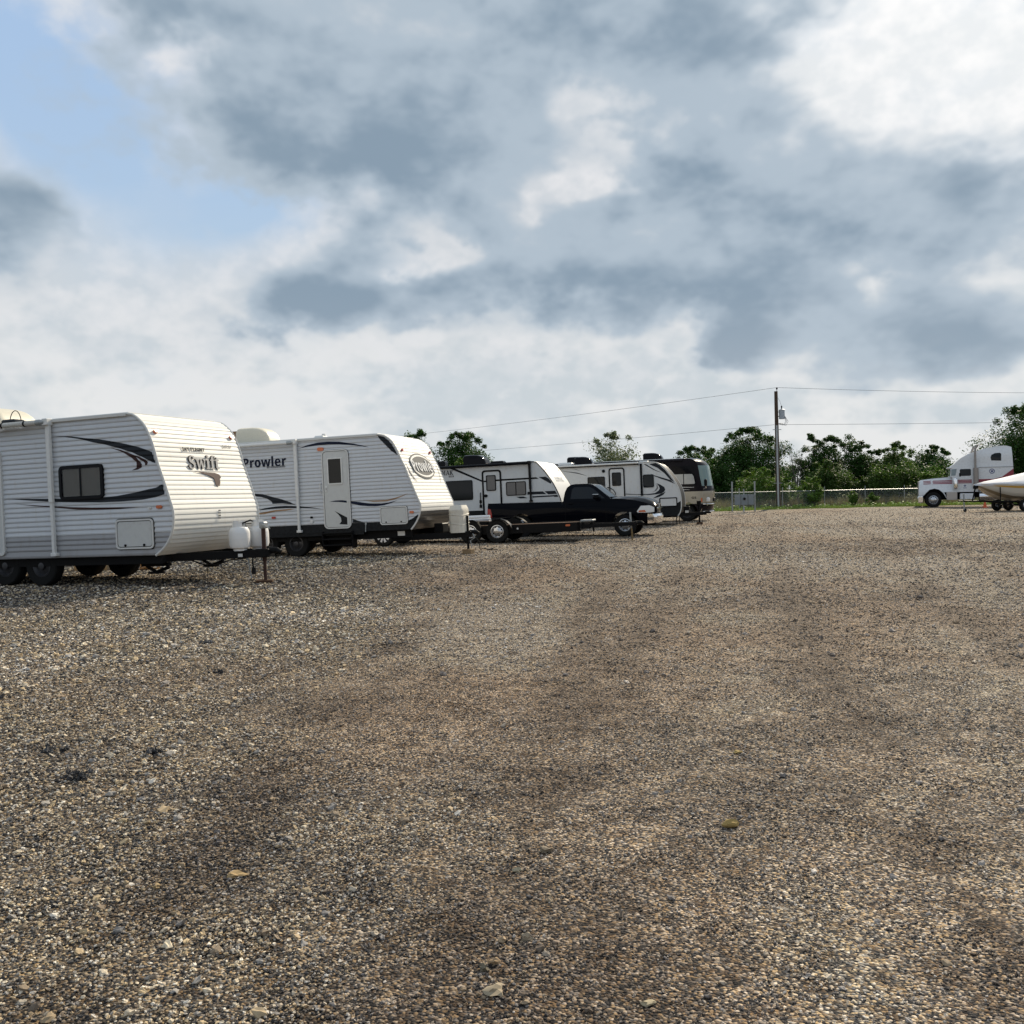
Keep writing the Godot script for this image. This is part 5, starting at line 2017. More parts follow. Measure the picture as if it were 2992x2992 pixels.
	put("air_dam", g, M.black, t)
	g = G.new()
	g.box(Vector3(-4.92, 0.50, -1.85), Vector3(-4.78, 0.66, -0.15), 0.03)
	put("rear_bumper", g, M.chrome, t)
	# mirrors, handle, sills
	for z in [0.10, -w - 0.10]:
		var mr := part("mirror", t)
		g = G.new()
		g.box(Vector3(-1.02, 1.27, z - 0.10), Vector3(-0.84, 1.43, z + 0.10), 0.04)
		put("mirror_shell", g, M.truck_black, mr)
		g = G.new()
		g.box(Vector3(-1.03, 1.415, z - 0.08), Vector3(-0.83, 1.44, z + 0.08), 0.01)
		put("mirror_cap", g, M.chrome, mr)
	g = G.new()
	g.box(Vector3(-1.92, 1.12, -0.055), Vector3(-1.74, 1.15, -0.015), 0.012)
	put("door_handle", g, M.truck_black, t)
	for x in [-2.02, -0.62]:
		g = G.new()
		for k in 9:
			var ya := lerpf(0.46, 1.22, k / 9.0)
			var yb := lerpf(0.46, 1.22, (k + 1) / 9.0)
			g.quad(Vector3(x - 0.008, ya, side.call(x, ya) + 0.002), Vector3(x + 0.008, ya, side.call(x, ya) + 0.002), Vector3(x + 0.008, yb, side.call(x, yb) + 0.002), Vector3(x - 0.008, yb, side.call(x, yb) + 0.002))
		put("door_seam", g, M.flat_black, t)
	g = G.new()
	g.box(Vector3(-3.0, 0.36, -w + 0.15), Vector3(0.6, 0.46, -0.15), 0.02)
	g.box(Vector3(-4.7, 0.45, -w + 0.15), Vector3(-4.0, 0.55, -0.15), 0.02)
	put("underbody", g, M.black, t)
	for x in [0.0, -3.57]:
		wheel(t, Vector3(x, 0.375, -0.19), 0.375, 0.24, 0.215, M.rim_steel)
		wheel(t, Vector3(x, 0.375, -w + 0.19), 0.375, 0.24, 0.215, M.rim_steel, 8, -1.0)


func smooth_poly(a: Array) -> PackedVector2Array:
	return pv(a)


func build_flatbed() -> void:
	var t := thing("flatbed_trailer", "low black tandem-axle flatbed trailer in front of the black pickup", "flatbed trailer")
	sloped(t, Vector3(-0.44, 0, -29.01), 14.0, 1.5)
	var w := 2.1
	var g := G.new()
	g.box(Vector3(-3.6, 0.27, -0.16), Vector3(2.55, 0.545, -0.05), 0.008)
	put("side_rail", g, M.trailer_black, t)
	g = G.new()
	g.box(Vector3(-3.6, 0.27, -w + 0.05), Vector3(2.55, 0.545, -w + 0.16), 0.008)
	put("side_rail", g, M.trailer_black, t)
	for k in 9:
		g = G.new()
		var z := -0.17 - k * 0.197
		g.box(Vector3(-3.6, 0.48, z - 0.185), Vector3(2.45, 0.52, z), 0.004)
		put("deck_plank", g, M.wood_dark, t)
	g = G.new()
	g.box(Vector3(2.45, 0.30, -w + 0.05), Vector3(2.56, 0.55, -0.05), 0.008)
	put("front_rail", g, M.trailer_black, t)
	for z in [-0.02, -w + 0.02]:
		var s := 1.0 if z > -1.0 else -1.0
		g = G.new()
		var pts := [[-1.40, 0.40], [-1.36, 0.58], [-1.22, 0.70], [-1.05, 0.745], [0.12, 0.745], [0.28, 0.68], [0.42, 0.56], [0.50, 0.39]]
		for k in pts.size() - 1:
			var a := Vector3(pts[k][0], pts[k][1], z - s * 0.12)
			var b := Vector3(pts[k + 1][0], pts[k + 1][1], z - s * 0.12)
			var o := Vector3(0, 0, s * 0.26)
			var th := Vector3(0, -0.012, 0)
			if s > 0:
				g.quad(a, a + o, b + o, b)
				g.quad(a + th, b + th, b + o + th, a + o + th)
			else:
				g.quad(a, b, b + o, a + o)
				g.quad(a + th, a + o + th, b + o + th, b + th)
			g.quad(a + o + th, b + o + th, b + o, a + o)
		put("fender", g, M.trailer_black, t, 40.0)
		for x in [-0.01, -0.86]:
			wheel(t, Vector3(x, 0.355 - x * 0.026, z - s * 0.02), 0.355, 0.21, 0.20, M.rim_steel, 8, s)
	for x in [-0.01, -0.86]:
		g = G.new()
		g.tube([Vector3(x, 0.355, -0.1), Vector3(x, 0.355, -w + 0.1)], 0.04, 10)
		put("axle", g, M.frame_black, t)
	a_frame(t, 2.4, 4.30, 0.46, 0.11, -1.05, 0.85)
	g = G.new()
	g.box(Vector3(2.52, 0.545, -0.9), Vector3(2.9, 0.60, -0.3), 0.01)
	put("winch_plate", g, M.galvanised, t)
	g = G.new()
	g.tube([Vector3(3.96, 0.28, -1.05), Vector3(3.945, 0.76, -1.05)], 0.03, 10)
	put("jack_tube", g, M.galvanised, t)
	g = G.new()
	g.tube([Vector3(3.98, -0.10, -1.05), Vector3(3.965, 0.36, -1.05)], 0.025, 10)
	g.box(Vector3(3.90, -0.115, -1.13), Vector3(4.06, -0.095, -0.97), 0.004)
	put("jack_leg", g, M.brass_grime, t)
	lens("side_marker", t, Transform3D(Basis.IDENTITY, Vector3(2.18, 0.465, -0.052)), 0.14, 0.06, M.amber)
	g = G.new()
	g.prism(disc(0.62, 0.42, 0.03, 12), -0.052, -0.03)
	put("reflector", g, M.white_panel, t)
	# pipes strapped on its deck
	var at := t.transform
	for p in [[0.58, -0.55, 0.05], [0.58, -0.72, 0.05], [0.685, -0.635, 0.05]]:
		g = G.new()
		g.tube([Vector3(-3.2, p[0], p[1]), Vector3(-0.40, p[0], p[1])], p[2], 14)
		var o := put("white_pipe", g, M.pipe_white)
		o.transform = at * Transform3D(Basis.IDENTITY, Vector3(0, 0.13, 0))
		tag(o, "%s white plastic pipe of the bundle lying on the flatbed trailer" % ["near lower", "far lower", "upper"][[[0.58, -0.55, 0.05], [0.58, -0.72, 0.05], [0.685, -0.635, 0.05]].find(p)], "pipe", "pipes on the flatbed trailer")
	g = G.new()
	for x in [-0.9, -2.0, -3.0]:
		g.box(Vector3(x, 0.52, -0.82), Vector3(x + 0.09, 0.655, -0.46), 0.008)
	put("bunk", g, M.frame_black, t)


func build_motorhome() -> void:
	var t := thing("motorhome", "black over beige motorhome with a tall curved windscreen beside the fence", "motorhome")
	sloped(t, Vector3(7.61, 0, -45.5), 17.0, 0.8)
	var w := 2.45
	var prof := smooth_line(pv([0.70, 3.0, 1.0, 2.99, 1.17, 2.92, 1.29, 2.82, 1.36, 2.65, 1.40, 2.45, 1.46, 2.04, 1.53, 1.67, 1.57, 1.51, 1.58, 1.33, 1.56, 1.13, 1.54, 0.86, 1.50, 0.60, 1.40, 0.42]), 2)
	var ol := PackedVector2Array([Vector2(-7.5, 0.42)])
	for a in arch(-4.9, 0.42, 0.50, 178, 2, 8).size() / 2:
		pass
	for k in range(prof.size() - 1, -1, -1):
		ol.append(prof[k])
	ol.append_array(PackedVector2Array([Vector2(-7.4, 3.0), Vector2(-7.5, 2.9)]))
	var wheels := pv(arch(0.78, 0.40, 0.52, 0, 360, 24))
	var cut := Geometry2D.clip_polygons(ol, wheels)
	var body := ol
	for c in cut:
		if not Geometry2D.is_polygon_clockwise(c) and c.size() > 20:
			body = c
	var g := G.new()
	g.skin(body, [], [1.42, 5.0], func(_x, _y): return 0.0)
	put("upper_wall", g, M.coach_black, t)
	g = G.new()
	g.skin(body, [], [0.83, 1.42], func(_x, _y): return 0.0)
	put("lower_wall", g, M.beige, t)
	g = G.new()
	g.skin(body, [], [0.3, 0.83], func(_x, _y): return 0.0)
	put("skirt_board", g, M.coach_black, t)
	g = G.new()
	g.prism(body, -w, -0.02)
	put("shell", g, M.coach_black, t)
	# the rounded face, wrapped across the width
	var face := func(called: String, hi: float, lo: float, m: Material, grow: float) -> void:
		var q := G.new()
		var rows := []
		for p in prof:
			if p.y <= hi + 0.001 and p.y >= lo - 0.001:
				var row := []
				for k in 15:
					var z := lerpf(0.0, -w, k / 14.0)
					var f := 1.0 - pow(absf((z + w / 2) / (w / 2)), 2.6)
					var slope := smoothstep(3.0, 2.6, p.y)
					row.append(Vector3(p.x + (0.42 * slope + 0.25 * (1.0 - slope) * f) * f + grow, p.y + 0.03 * f * (1.0 - slope), z))
				rows.append(row)
		for r in rows:
			r.reverse()
		q.loft(rows, false, false)
		for k in rows.size() - 1:
			pass
		put(called, q, m, t, 50.0)
	face.call("roof_cap", 3.0, 2.62, M.coach_black, 0.0)
	face.call("windscreen", 2.66, 1.66, M.tinted_glass, 0.0)
	face.call("front_cowl", 1.70, 1.40, M.coach_black, 0.004)
	face.call("front_mask", 1.45, 0.78, M.beige, 0.0)
	face.call("bumper", 0.82, 0.42, M.coach_black, 0.02)
	g = G.new()
	for k in 14:
		var za := lerpf(0.0, -w, k / 14.0)
		var zb := lerpf(0.0, -w, (k + 1) / 14.0)
		var fa := 1.0 - pow(absf((za + w / 2) / (w / 2)), 2.6)
		var fb := 1.0 - pow(absf((zb + w / 2) / (w / 2)), 2.6)
		for y in [0.80, 0.44]:
			g.tube([Vector3(1.54 + 0.42 * fa, y, za), Vector3(1.54 + 0.42 * fb, y, zb)], 0.025, 6, false)
	put("bumper_trim", g, M.chrome, t)
	g = G.new()
	g.box(Vector3(1.62, 0.88, -0.55), Vector3(1.86, 1.12, -0.20), 0.05)
	put("headlight", g, M.lamp_clear, t)
	g = G.new()
	g.box(Vector3(1.62, 0.88, -w + 0.20), Vector3(1.86, 1.12, -w + 0.55), 0.05)
	put("headlight", g, M.lamp_clear, t)
	lens("side_marker", t, Transform3D(Basis.IDENTITY, Vector3(1.50, 1.0, 0.0)), 0.07, 0.20, M.amber)
	g = G.new()
	g.box(Vector3(1.90, 0.90, -1.6), Vector3(2.01, 1.10, -0.85), 0.02)
	put("grille", g, M.black, t)
	# windows: dark above, light blinds below
	var sw := part("side_window", t)
	g = G.new()
	g.prism(pv([0.14, 1.72, 0.14, 2.68, 1.14, 2.64, 1.22, 2.30, 1.28, 1.76, 1.24, 1.72]), 0.002, 0.012)
	put("frame", g, M.gloss_black, sw)
	g = G.new()
	g.prism(pv([0.24, 1.78, 0.24, 2.26, 0.66, 2.26, 0.66, 1.78]), 0.012, 0.018)
	put("pane", g, M.blind_pale, sw)
	g = G.new()
	g.prism(pv([0.70, 1.78, 0.70, 2.26, 1.08, 2.25, 1.15, 2.15, 1.21, 1.82, 1.18, 1.78]), 0.012, 0.018)
	put("pane", g, M.blind_pale, sw)
	for x in [-1.2, -2.9]:
		framed_window("window", t, x, 1.75, x + 1.0, 2.35, 0.004, 0.04, 0.06, M.gloss_black, M.glass)
	for p in [[0.45, 1.66, 1.15, 1.62, 1.15, 1.605, 0.45, 1.63], [0.45, 1.55, 0.95, 1.51, 0.95, 1.50, 0.45, 1.53]]:
		side_print("silver_streak", t, p, M.white_panel, 0.0, 0.0, 0.005)
	letters("lettering", "GS", 0.10, 0.22, Transform3D(Basis.IDENTITY, Vector3(1.14, 1.12, 0.006)), M.black, t)
	g = G.new()
	g.box(Vector3(-7.4, 2.86, 0.0), Vector3(0.65, 2.98, 0.12), 0.03)
	put("awning_case", g, M.coach_black, t)
	g = G.new()
	g.box(Vector3(-7.4, 2.99, -w + 0.05), Vector3(0.75, 3.03, -0.05), 0.015)
	put("roof", g, M.white_panel, t)
	for z in [0.22, -w - 0.22]:
		var mr := part("mirror", t)
		g = G.new()
		g.box(Vector3(1.66, 1.66, z - 0.10), Vector3(1.80, 1.98, z + 0.10), 0.04)
		put("mirror_shell", g, M.black, mr)
		g = G.new()
		g.tube([Vector3(1.72, 1.66, z), Vector3(1.74, 1.58, z * 0.7), Vector3(1.60, 1.52, z * 0.2 - (0.0 if z > 0 else 2.0))], 0.025, 8)
		put("mirror_arm", g, M.chrome, mr)
	ac_unit(t, -1.36, -0.42, 3.03, 3.38, -1.4, -0.8, M.gloss_black)
	ac_unit(t, -5.2, -4.2, 3.03, 3.36, -1.4, -0.8, M.gloss_black)
	g = G.new()
	g.lathe([[0.10, 3.0], [0.10, 3.06], [0.07, 3.11], [0.001, 3.13]], 14, 1)
	var dm := put("roof_dome", g, M.charcoal, t)
	dm.position = Vector3(0.35, 0, -0.9)
	for x in [0.78, -4.9]:
		wheel(t, Vector3(x, 0.40, -0.20), 0.40, 0.24, 0.25, M.rim_dark)
		wheel(t, Vector3(x, 0.40, -w + 0.20), 0.40, 0.24, 0.25, M.rim_dark, 8, -1.0)


func star_shape(cx: float, cy: float, r: float) -> PackedVector2Array:
	var p := PackedVector2Array()
	for k in 10:
		var a := PI / 2 + TAU * k / 10.0
		var q := r if k % 2 == 0 else r * 0.40
		p.append(Vector2(cx + cos(a) * q, cy + sin(a) * q))
	return p


func build_semi() -> void:
	# nose towards -x of the picture; the side that is seen lies at z = 0, the body behind it at z > 0
	var t := thing("semi_truck", "white long-nosed sleeper truck with red stripes and blue stars by the fence", "truck", Vector3(28.28, 0, -63.55), Vector3(0, 158.3, 0))
	var w := 2.45
	var g := G.new()
	# bonnet with the front wheel arch
	var hood := pv([0.86, 1.76, 0.72, 1.85, 0.15, 1.92, -0.55, 1.97, -1.17, 2.02, -1.17, 1.02, -0.66, 1.0, -0.88, 0.46, -0.77, 0.66, -0.60, 0.96, -0.36, 1.18, -0.08, 1.26, 0.23, 1.19, 0.44, 0.98, 0.59, 0.80, 0.90, 0.78])
	var hi := func(x: float, y: float) -> float: return w - 0.12 - 0.30 * smoothstep(1.45, 2.05, y) - 0.16 * smoothstep(1.0, 1.5, y) - 0.1 * smoothstep(-0.6, 0.9, x)
	var lo := func(x: float, y: float) -> float: return w - hi.call(x, y)
	hull(g, hood, grid_lines(-1.2, 0.9, 8), grid_lines(0.4, 2.1, 10), lo, hi)
	put("bonnet", g, M.truck_white, t, 35.0)
	g = G.new()
	g.box(Vector3(0.86, 0.80, 0.42), Vector3(0.93, 1.74, w - 0.42), 0.02)
	put("grille", g, M.chrome_grid, t)
	g = G.new()
	g.box(Vector3(0.60, 0.30, 0.10), Vector3(0.98, 0.76, w - 0.10), 0.05)
	put("bumper", g, M.chrome, t)
	# cab and sleeper
	var cab := pv([-1.03, 2.02, -1.06, 2.30, -1.07, 2.60, -1.14, 2.77, -1.28, 2.85, -1.42, 2.99, -1.70, 3.25, -2.11, 3.50, -2.62, 3.69, -3.13, 3.84, -3.64, 3.95, -4.04, 4.0, -4.44, 3.98, -4.72, 3.89, -4.77, 2.96, -4.81, 2.07, -4.81, 1.0, -1.17, 1.0, -1.17, 2.0])
	var ch := func(_x: float, y: float) -> float: return w - 0.10 - 0.22 * smoothstep(3.0, 4.0, y) * smoothstep(3.0, 4.0, y) - 0.06 * smoothstep(2.4, 3.0, y)
	var cl := func(x: float, y: float) -> float: return w - ch.call(x, y)
	g = G.new()
	hull(g, cab, grid_lines(-4.9, -1.0, 6), grid_lines(0.9, 4.05, 14), cl, ch)
	put("cab", g, M.truck_white, t, 30.0)
	# glass
	var near := func(called: String, poly: PackedVector2Array, m: Material, out: float, f: Callable) -> void:
		var q := G.new()
		q.skin(poly, grid_lines(-5.0, 1.0, 12), grid_lines(0.3, 4.2, 14), func(x, y): return f.call(x, y) - out, true)
		put(called, q, m, t)
	near.call("door_window", round_rect(-2.29, 2.06, -1.62, 2.52, 0.08), M.glass, 0.008, cl)
	near.call("sleeper_window", pv([-4.09, 3.0, -4.10, 3.46, -4.02, 3.53, -3.72, 3.51, -3.52, 3.40, -3.47, 3.25, -3.50, 3.04]), M.glass, 0.008, cl)
	near.call("windscreen_side", pv([-1.10, 2.09, -1.11, 2.52, -1.44, 2.54, -1.36, 2.10]), M.glass_pale, 0.008, cl)
	g = G.new()
	g.quad(Vector3(-1.02, 2.08, 0.25), Vector3(-1.02, 2.08, w - 0.25), Vector3(-1.05, 2.55, w - 0.25), Vector3(-1.05, 2.55, 0.25))
	put("windscreen", g, M.glass_pale, t)
	g = G.new()
	g.box(Vector3(-1.20, 2.58, 0.08), Vector3(-0.90, 2.66, w - 0.08), 0.03)
	put("sun_visor", g, M.truck_white, t)
	# red bands and blue stars
	for y in [[1.79, 1.735], [1.70, 1.645], [1.61, 1.56]]:
		near.call("red_band", pv([0.60, y[0] - 0.02, 0.60, y[1] - 0.01, 0.18, y[1], 0.10, y[0]]), M.red_paint, 0.006, lo)
		near.call("red_band", pv([-0.02, y[0], 0.06, y[1], -1.16, y[1], -1.16, y[0] + 0.01]), M.red_paint, 0.006, lo)
		near.call("red_band", pv([-1.52, y[0] + 0.02, -1.52, y[1] + 0.01, -2.34, y[1] + 0.01, -2.34, y[0] + 0.02]), M.red_paint, 0.006, cl)
	near.call("red_band", pv([-2.70, 1.82, -2.70, 1.60, -4.60, 1.60, -4.80, 1.70, -4.80, 2.47, -4.12, 1.94, -3.61, 1.82]), M.red_paint, 0.006, cl)
	near.call("star_ring", disc(-3.54, 2.33, 0.165, 24), M.blue_paint, 0.006, cl)
	near.call("star_field", disc(-3.54, 2.33, 0.125, 24), M.truck_white, 0.010, cl)
	near.call("star", star_shape(-3.54, 2.33, 0.125), M.blue_paint, 0.014, cl)
	near.call("star", star_shape(-1.92, 1.41, 0.10), M.blue_paint, 0.006, cl)
	near.call("star_caption", pv([-1.82, 1.28, -1.82, 1.25, -2.02, 1.25, -2.02, 1.28]), M.blue_paint, 0.006, cl)
	# seams of the cab
	g = G.new()
	g.box(Vector3(-4.78, 2.59, 0.075), Vector3(-2.75, 2.61, 0.10))
	put("body_seam", g, M.grey_stripe, t)
	# stacks, air cleaners
	for z in [-0.02, w + 0.02]:
		var ex := part("exhaust_stack", t)
		g = G.new()
		g.tube([Vector3(-2.58, 1.2, z), Vector3(-2.58, 2.58, z)], 0.16, 16)
		put("muffler", g, M.dull_steel, ex)
		g = G.new()
		g.tube([Vector3(-2.55, 2.55, z), Vector3(-2.54, 3.6, z), Vector3(-2.56, 3.85, z), Vector3(-2.70, 4.08, z)], 0.07, 12)
		put("pipe", g, M.dull_steel, ex)
	for z in [-0.03, w + 0.03]:
		g = G.new()
		g.tube([Vector3(-1.35, 1.22, z), Vector3(-1.35, 1.30, z), Vector3(-1.35, 1.84, z), Vector3(-1.35, 1.92, z)], [0.10, 0.155, 0.155, 0.10], 16)
		put("air_cleaner", g, M.chrome, t)
	g = G.new()
	g.tube([Vector3(-1.62, 2.02, -0.18), Vector3(-1.60, 2.25, -0.2)], 0.05, 8)
	put("mirror", g, M.black, t)
	# tanks, steps, frame
	g = G.new()
	g.box(Vector3(-2.47, 0.50, 0.05), Vector3(-1.62, 0.90, 0.5), 0.03)
	put("step_box", g, M.truck_white, t)
	g = G.new()
	g.box(Vector3(-1.46, 0.47, 0.10), Vector3(-0.80, 1.02, 0.16), 0.02)
	put("quarter_guard", g, M.chrome_grid, t)
	g = G.new()
	g.tube([Vector3(-2.74, 0.68, 0.33), Vector3(-3.9, 0.68, 0.33)], 0.28, 20)
	put("fuel_tank", g, M.chrome, t)
	g = G.new()
	g.box(Vector3(-7.6, 0.62, 0.72), Vector3(0.6, 0.90, 0.86), 0.02)
	g.box(Vector3(-7.6, 0.62, w - 0.86), Vector3(0.6, 0.90, w - 0.72), 0.02)
	g.box(Vector3(-4.8, 0.9, 0.3), Vector3(-1.2, 1.0, w - 0.3), 0.02)
	g.box(Vector3(-2.6, 0.5, 0.7), Vector3(0.55, 1.35, w - 0.7), 0.05)
	put("chassis", g, M.frame_black, t)
	for x in [0.0, -5.6, -6.9]:
		wheel(t, Vector3(x, 0.50, 0.20), 0.50, 0.28, 0.29, M.rim_steel, 10, -1.0)
		wheel(t, Vector3(x, 0.50, w - 0.20), 0.50, 0.28, 0.29, M.rim_steel, 10, 1.0)


func build_boat() -> void:
	var at := Vector3(24.42, 0, -50.95)
	var turn := Vector3(0, 197.5, 0)
	var t := thing("motorboat", "cream and gold motorboat under a white cover at the right edge", "boat", at, turn)
	var m := thing("boat_trailer", "dark boat trailer with a front jack wheel under the covered boat", "boat trailer", at, turn)
	# hull: stations from the stem back; half-width, keel, chine and gunwale heights
	var st := [[-0.66, 0.02, 1.42, 1.44, 1.47], [-0.95, 0.28, 1.22, 1.33, 1.49], [-1.35, 0.55, 0.98, 1.15, 1.50], [-1.8, 0.78, 0.76, 0.98, 1.49], [-2.4, 0.98, 0.60, 0.84, 1.48], [-3.2, 1.10, 0.54, 0.78, 1.46], [-4.4, 1.14, 0.52, 0.76, 1.45], [-6.4, 1.12, 0.52, 0.76, 1.44]]
	var bands := [[0.0, 0.22, M.boat_cream], [0.22, 0.42, M.boat_tan], [0.42, 0.80, M.boat_cream], [0.80, 0.90, M.boat_gold], [0.90, 1.0, M.boat_cream]]
	for b in bands:
		var g := G.new()
		for sgn in [-1.0, 1.0]:
			var rings := []
			for s in st:
				var ring := []
				for k in 5:
					var f := lerpf(b[0], b[1], k / 4.0)
					ring.append(hull_point(s, f, sgn))
				rings.append(ring)
			if sgn > 0:
				for r in rings:
					r.reverse()
			g.loft(rings, false, false)
		put("hull_band", g, b[2], t, 50.0)
	# cover: a peaked sheet stretched over ridge poles
	var g := G.new()
	var crown := [[-0.60, 1.50], [-1.28, 1.66], [-2.25, 1.80], [-3.03, 1.92], [-4.0, 2.10], [-5.2, 2.12], [-6.5, 1.70]]
	var rings := []
	for k in crown.size():
		var x: float = crown[k][0]
		var half := 0.03
		for i in st.size() - 1:
			if x <= st[i][0] and x >= st[i + 1][0]:
				half = lerpf(st[i][1], st[i + 1][1], (st[i][0] - x) / (st[i][0] - st[i + 1][0])) + 0.03
		var ring := []
		for i in 13:
			var f := i / 12.0 * 2.0 - 1.0
			var edge := 1.43 if absf(f) > 0.999 else lerpf(crown[k][1], 1.50, pow(absf(f), 1.25))
			ring.append(Vector3(x, edge - 0.02 * absf(sin(f * 9.0 + k)), f * half))
		rings.append(ring)
	g.loft(rings, false, false)
	put("cover", g, M.boat_cover, t, 50.0)
	g = G.new()
	g.tube([Vector3(-0.62, 1.46, 0), Vector3(-0.50, 1.44, 0)], 0.03, 8)
	put("bow_eye", g, M.chrome, t)
	# trailer
	g = G.new()
	g.tube([Vector3(0.50, 0.62, 0), Vector3(-1.3, 0.56, 0), Vector3(-2.0, 0.52, 0.6), Vector3(-6.0, 0.50, 0.75)], 0.045, 8)
	g.tube([Vector3(-1.3, 0.56, 0), Vector3(-2.0, 0.52, -0.6), Vector3(-6.0, 0.50, -0.75)], 0.045, 8)
	for x in [-2.2, -3.6, -5.4]:
		g.tube([Vector3(x, 0.50, 0.7), Vector3(x, 0.46, 0), Vector3(x, 0.50, -0.7)], 0.035, 8)
	put("frame", g, M.frame_black, m)
	g = G.new()
	g.tube([Vector3(-0.42, 0.58, 0), Vector3(-0.66, 1.42, 0)], 0.035, 8)
	g.box(Vector3(-0.75, 1.25, -0.1), Vector3(-0.55, 1.42, 0.1), 0.02)
	put("winch_post", g, M.frame_black, m)
	for z in [-1.0, 1.0]:
		for p in [[-1.58, 1.32], [-3.75, 1.22]]:
			g = G.new()
			var zz: float = z * (0.74 if p[0] > -2.0 else 1.17)
			g.tube([Vector3(p[0], 0.50, z * 0.6), Vector3(p[0], 0.55, zz), Vector3(p[0], p[1], zz)], 0.028, 8)
			put("guide_post", g, M.frame_black, m)
	var jk := part("jack", m)
	g = G.new()
	g.tube([Vector3(0.05, 0.12, 0.08), Vector3(0.08, 1.0, 0.08)], 0.035, 8)
	put("jack_tube", g, M.galvanised, jk)
	wheel(m, Vector3(0.0, 0.10, 0.08), 0.10, 0.05, 0.06, M.rim_dark)
	for x in [-3.0, -3.8]:
		wheel(m, Vector3(x, 0.32, -0.95), 0.32, 0.19, 0.18, M.rim_steel, 8, -1.0)
		wheel(m, Vector3(x, 0.32, 0.95), 0.32, 0.19, 0.18, M.rim_steel, 8, 1.0)
		g = G.new()
		g.tube([Vector3(x, 0.32, -0.9), Vector3(x, 0.32, 0.9)], 0.035, 8)
		put("axle", g, M.frame_black, m)
	# orange marker behind the trailer's tongue
	var c := thing("traffic_cone", "small orange cone standing on the gravel under the truck's fuel tank", "cone", Vector3(29.9, 0, -59.9))
	g = G.new()
	g.lathe([[0.001, 0.42], [0.035, 0.42], [0.10, 0.12], [0.13, 0.03]], 14, 1)
	put("cone_body", g, M.cone_orange, c)
	g = G.new()
	g.box(Vector3(-0.16, 0.0, -0.16), Vector3(0.16, 0.03, 0.16), 0.008)
	put("cone_base", g, M.cone_orange, c)


func hull_point(s: Array, f: float, sgn: float) -> Vector3:
	# from keel (0) over the chine (0.45) to the gunwale (1)
	if f < 0.45:
		var q := f / 0.45
		return Vector3(s[0], lerpf(s[2], s[3], pow(q, 1.3)), sgn * s[1] * 0.86 * q)
	var q2 := (f - 0.45) / 0.55
	return Vector3(s[0], lerpf(s[3], s[4], q2), sgn * s[1] * (0.86 + 0.14 * sqrt(q2)))


func build_sedan() -> void:
	var t := thing("sedan", "dark parked car whose spoked wheel shows under the second trailer", "car")
	sloped(t, Vector3(-3.89, 0, -28.4), 14.0, 0.0)
	var w := 1.8
	var side := func(x: float, y: float) -> float: return -0.02 - 0.10 * smoothstep(0.65, 1.0, y) - 0.05 * smoothstep(0.45, 0.25, y) - 0.18 * smoothstep(0.4, 0.95, x) - 0.15 * smoothstep(-3.0, -3.6, x)
	var far := func(x: float, y: float) -> float: return -w - side.call(x, y)
	var ol := pv([-3.55, 0.35, -3.60, 0.75, -3.45, 0.95, -2.9, 1.0, -0.5, 0.98, 0.4, 0.86, 0.80, 0.70, 0.88, 0.40, 0.55, 0.25] + arch(0.0, 0.32, 0.38, 5, 175) + [-0.42, 0.22, -2.25, 0.22] + arch(-2.68, 0.32, 0.38, 5, 175) + [-3.1, 0.27])
	var g := G.new()
	hull(g, ol, grid_lines(-3.7, 1.0, 14), grid_lines(0.2, 1.05, 7), far, side)
	put("body", g, M.car_grey, t, 32.0)
	var cab := pv([-3.0, 0.95, -2.5, 1.33, -1.9, 1.42, -1.2, 1.40, -0.45, 0.96])
	var cw := func(_x: float, y: float) -> float: return -0.14 - (y - 0.95) * 0.5
	g = G.new()
	hull(g, cab, grid_lines(-3.1, -0.3, 6), grid_lines(0.9, 1.5, 6), func(x, y): return -w - cw.call(x, y), cw)
	put("cabin", g, M.glass, t, 32.0)
	g = G.new()
	g.prism(pv([-2.45, 1.335, -1.9, 1.425, -1.2, 1.405, -1.1, 1.36, -1.9, 1.38]), -w + 0.36, -0.36)
	put("roof", g, M.car_grey, t)
	for x in [0.0, -2.68]:
		for s in [1.0, -1.0]:
			var o := wheel(t, Vector3(x, 0.32, -0.13 if s > 0 else -w + 0.13), 0.32, 0.2, 0.225, M.rim_dark, 8, s)
			for k in 9:
				g = G.new()
				g.x = Transform3D(Basis(Vector3.BACK, TAU * k / 9.0), Vector3.ZERO)
				g.prism(pv([-0.018, 0.05, 0.018, 0.05, 0.034, 0.20, -0.034, 0.20]), 0.085, 0.105)
				put("spoke", g, M.pipe_white, o)


# ------------------------------------------------------------------ trees and grass
func leaf_material(back: float) -> StandardMaterial3D:
	var m := StandardMaterial3D.new()
	m.vertex_color_use_as_albedo = true
	m.roughness = 0.6
	m.metallic_specular = 0.3
	m.cull_mode = BaseMaterial3D.CULL_DISABLED
	m.backlight_enabled = true
	m.backlight = Color(back, back, back * 0.75)
	return m


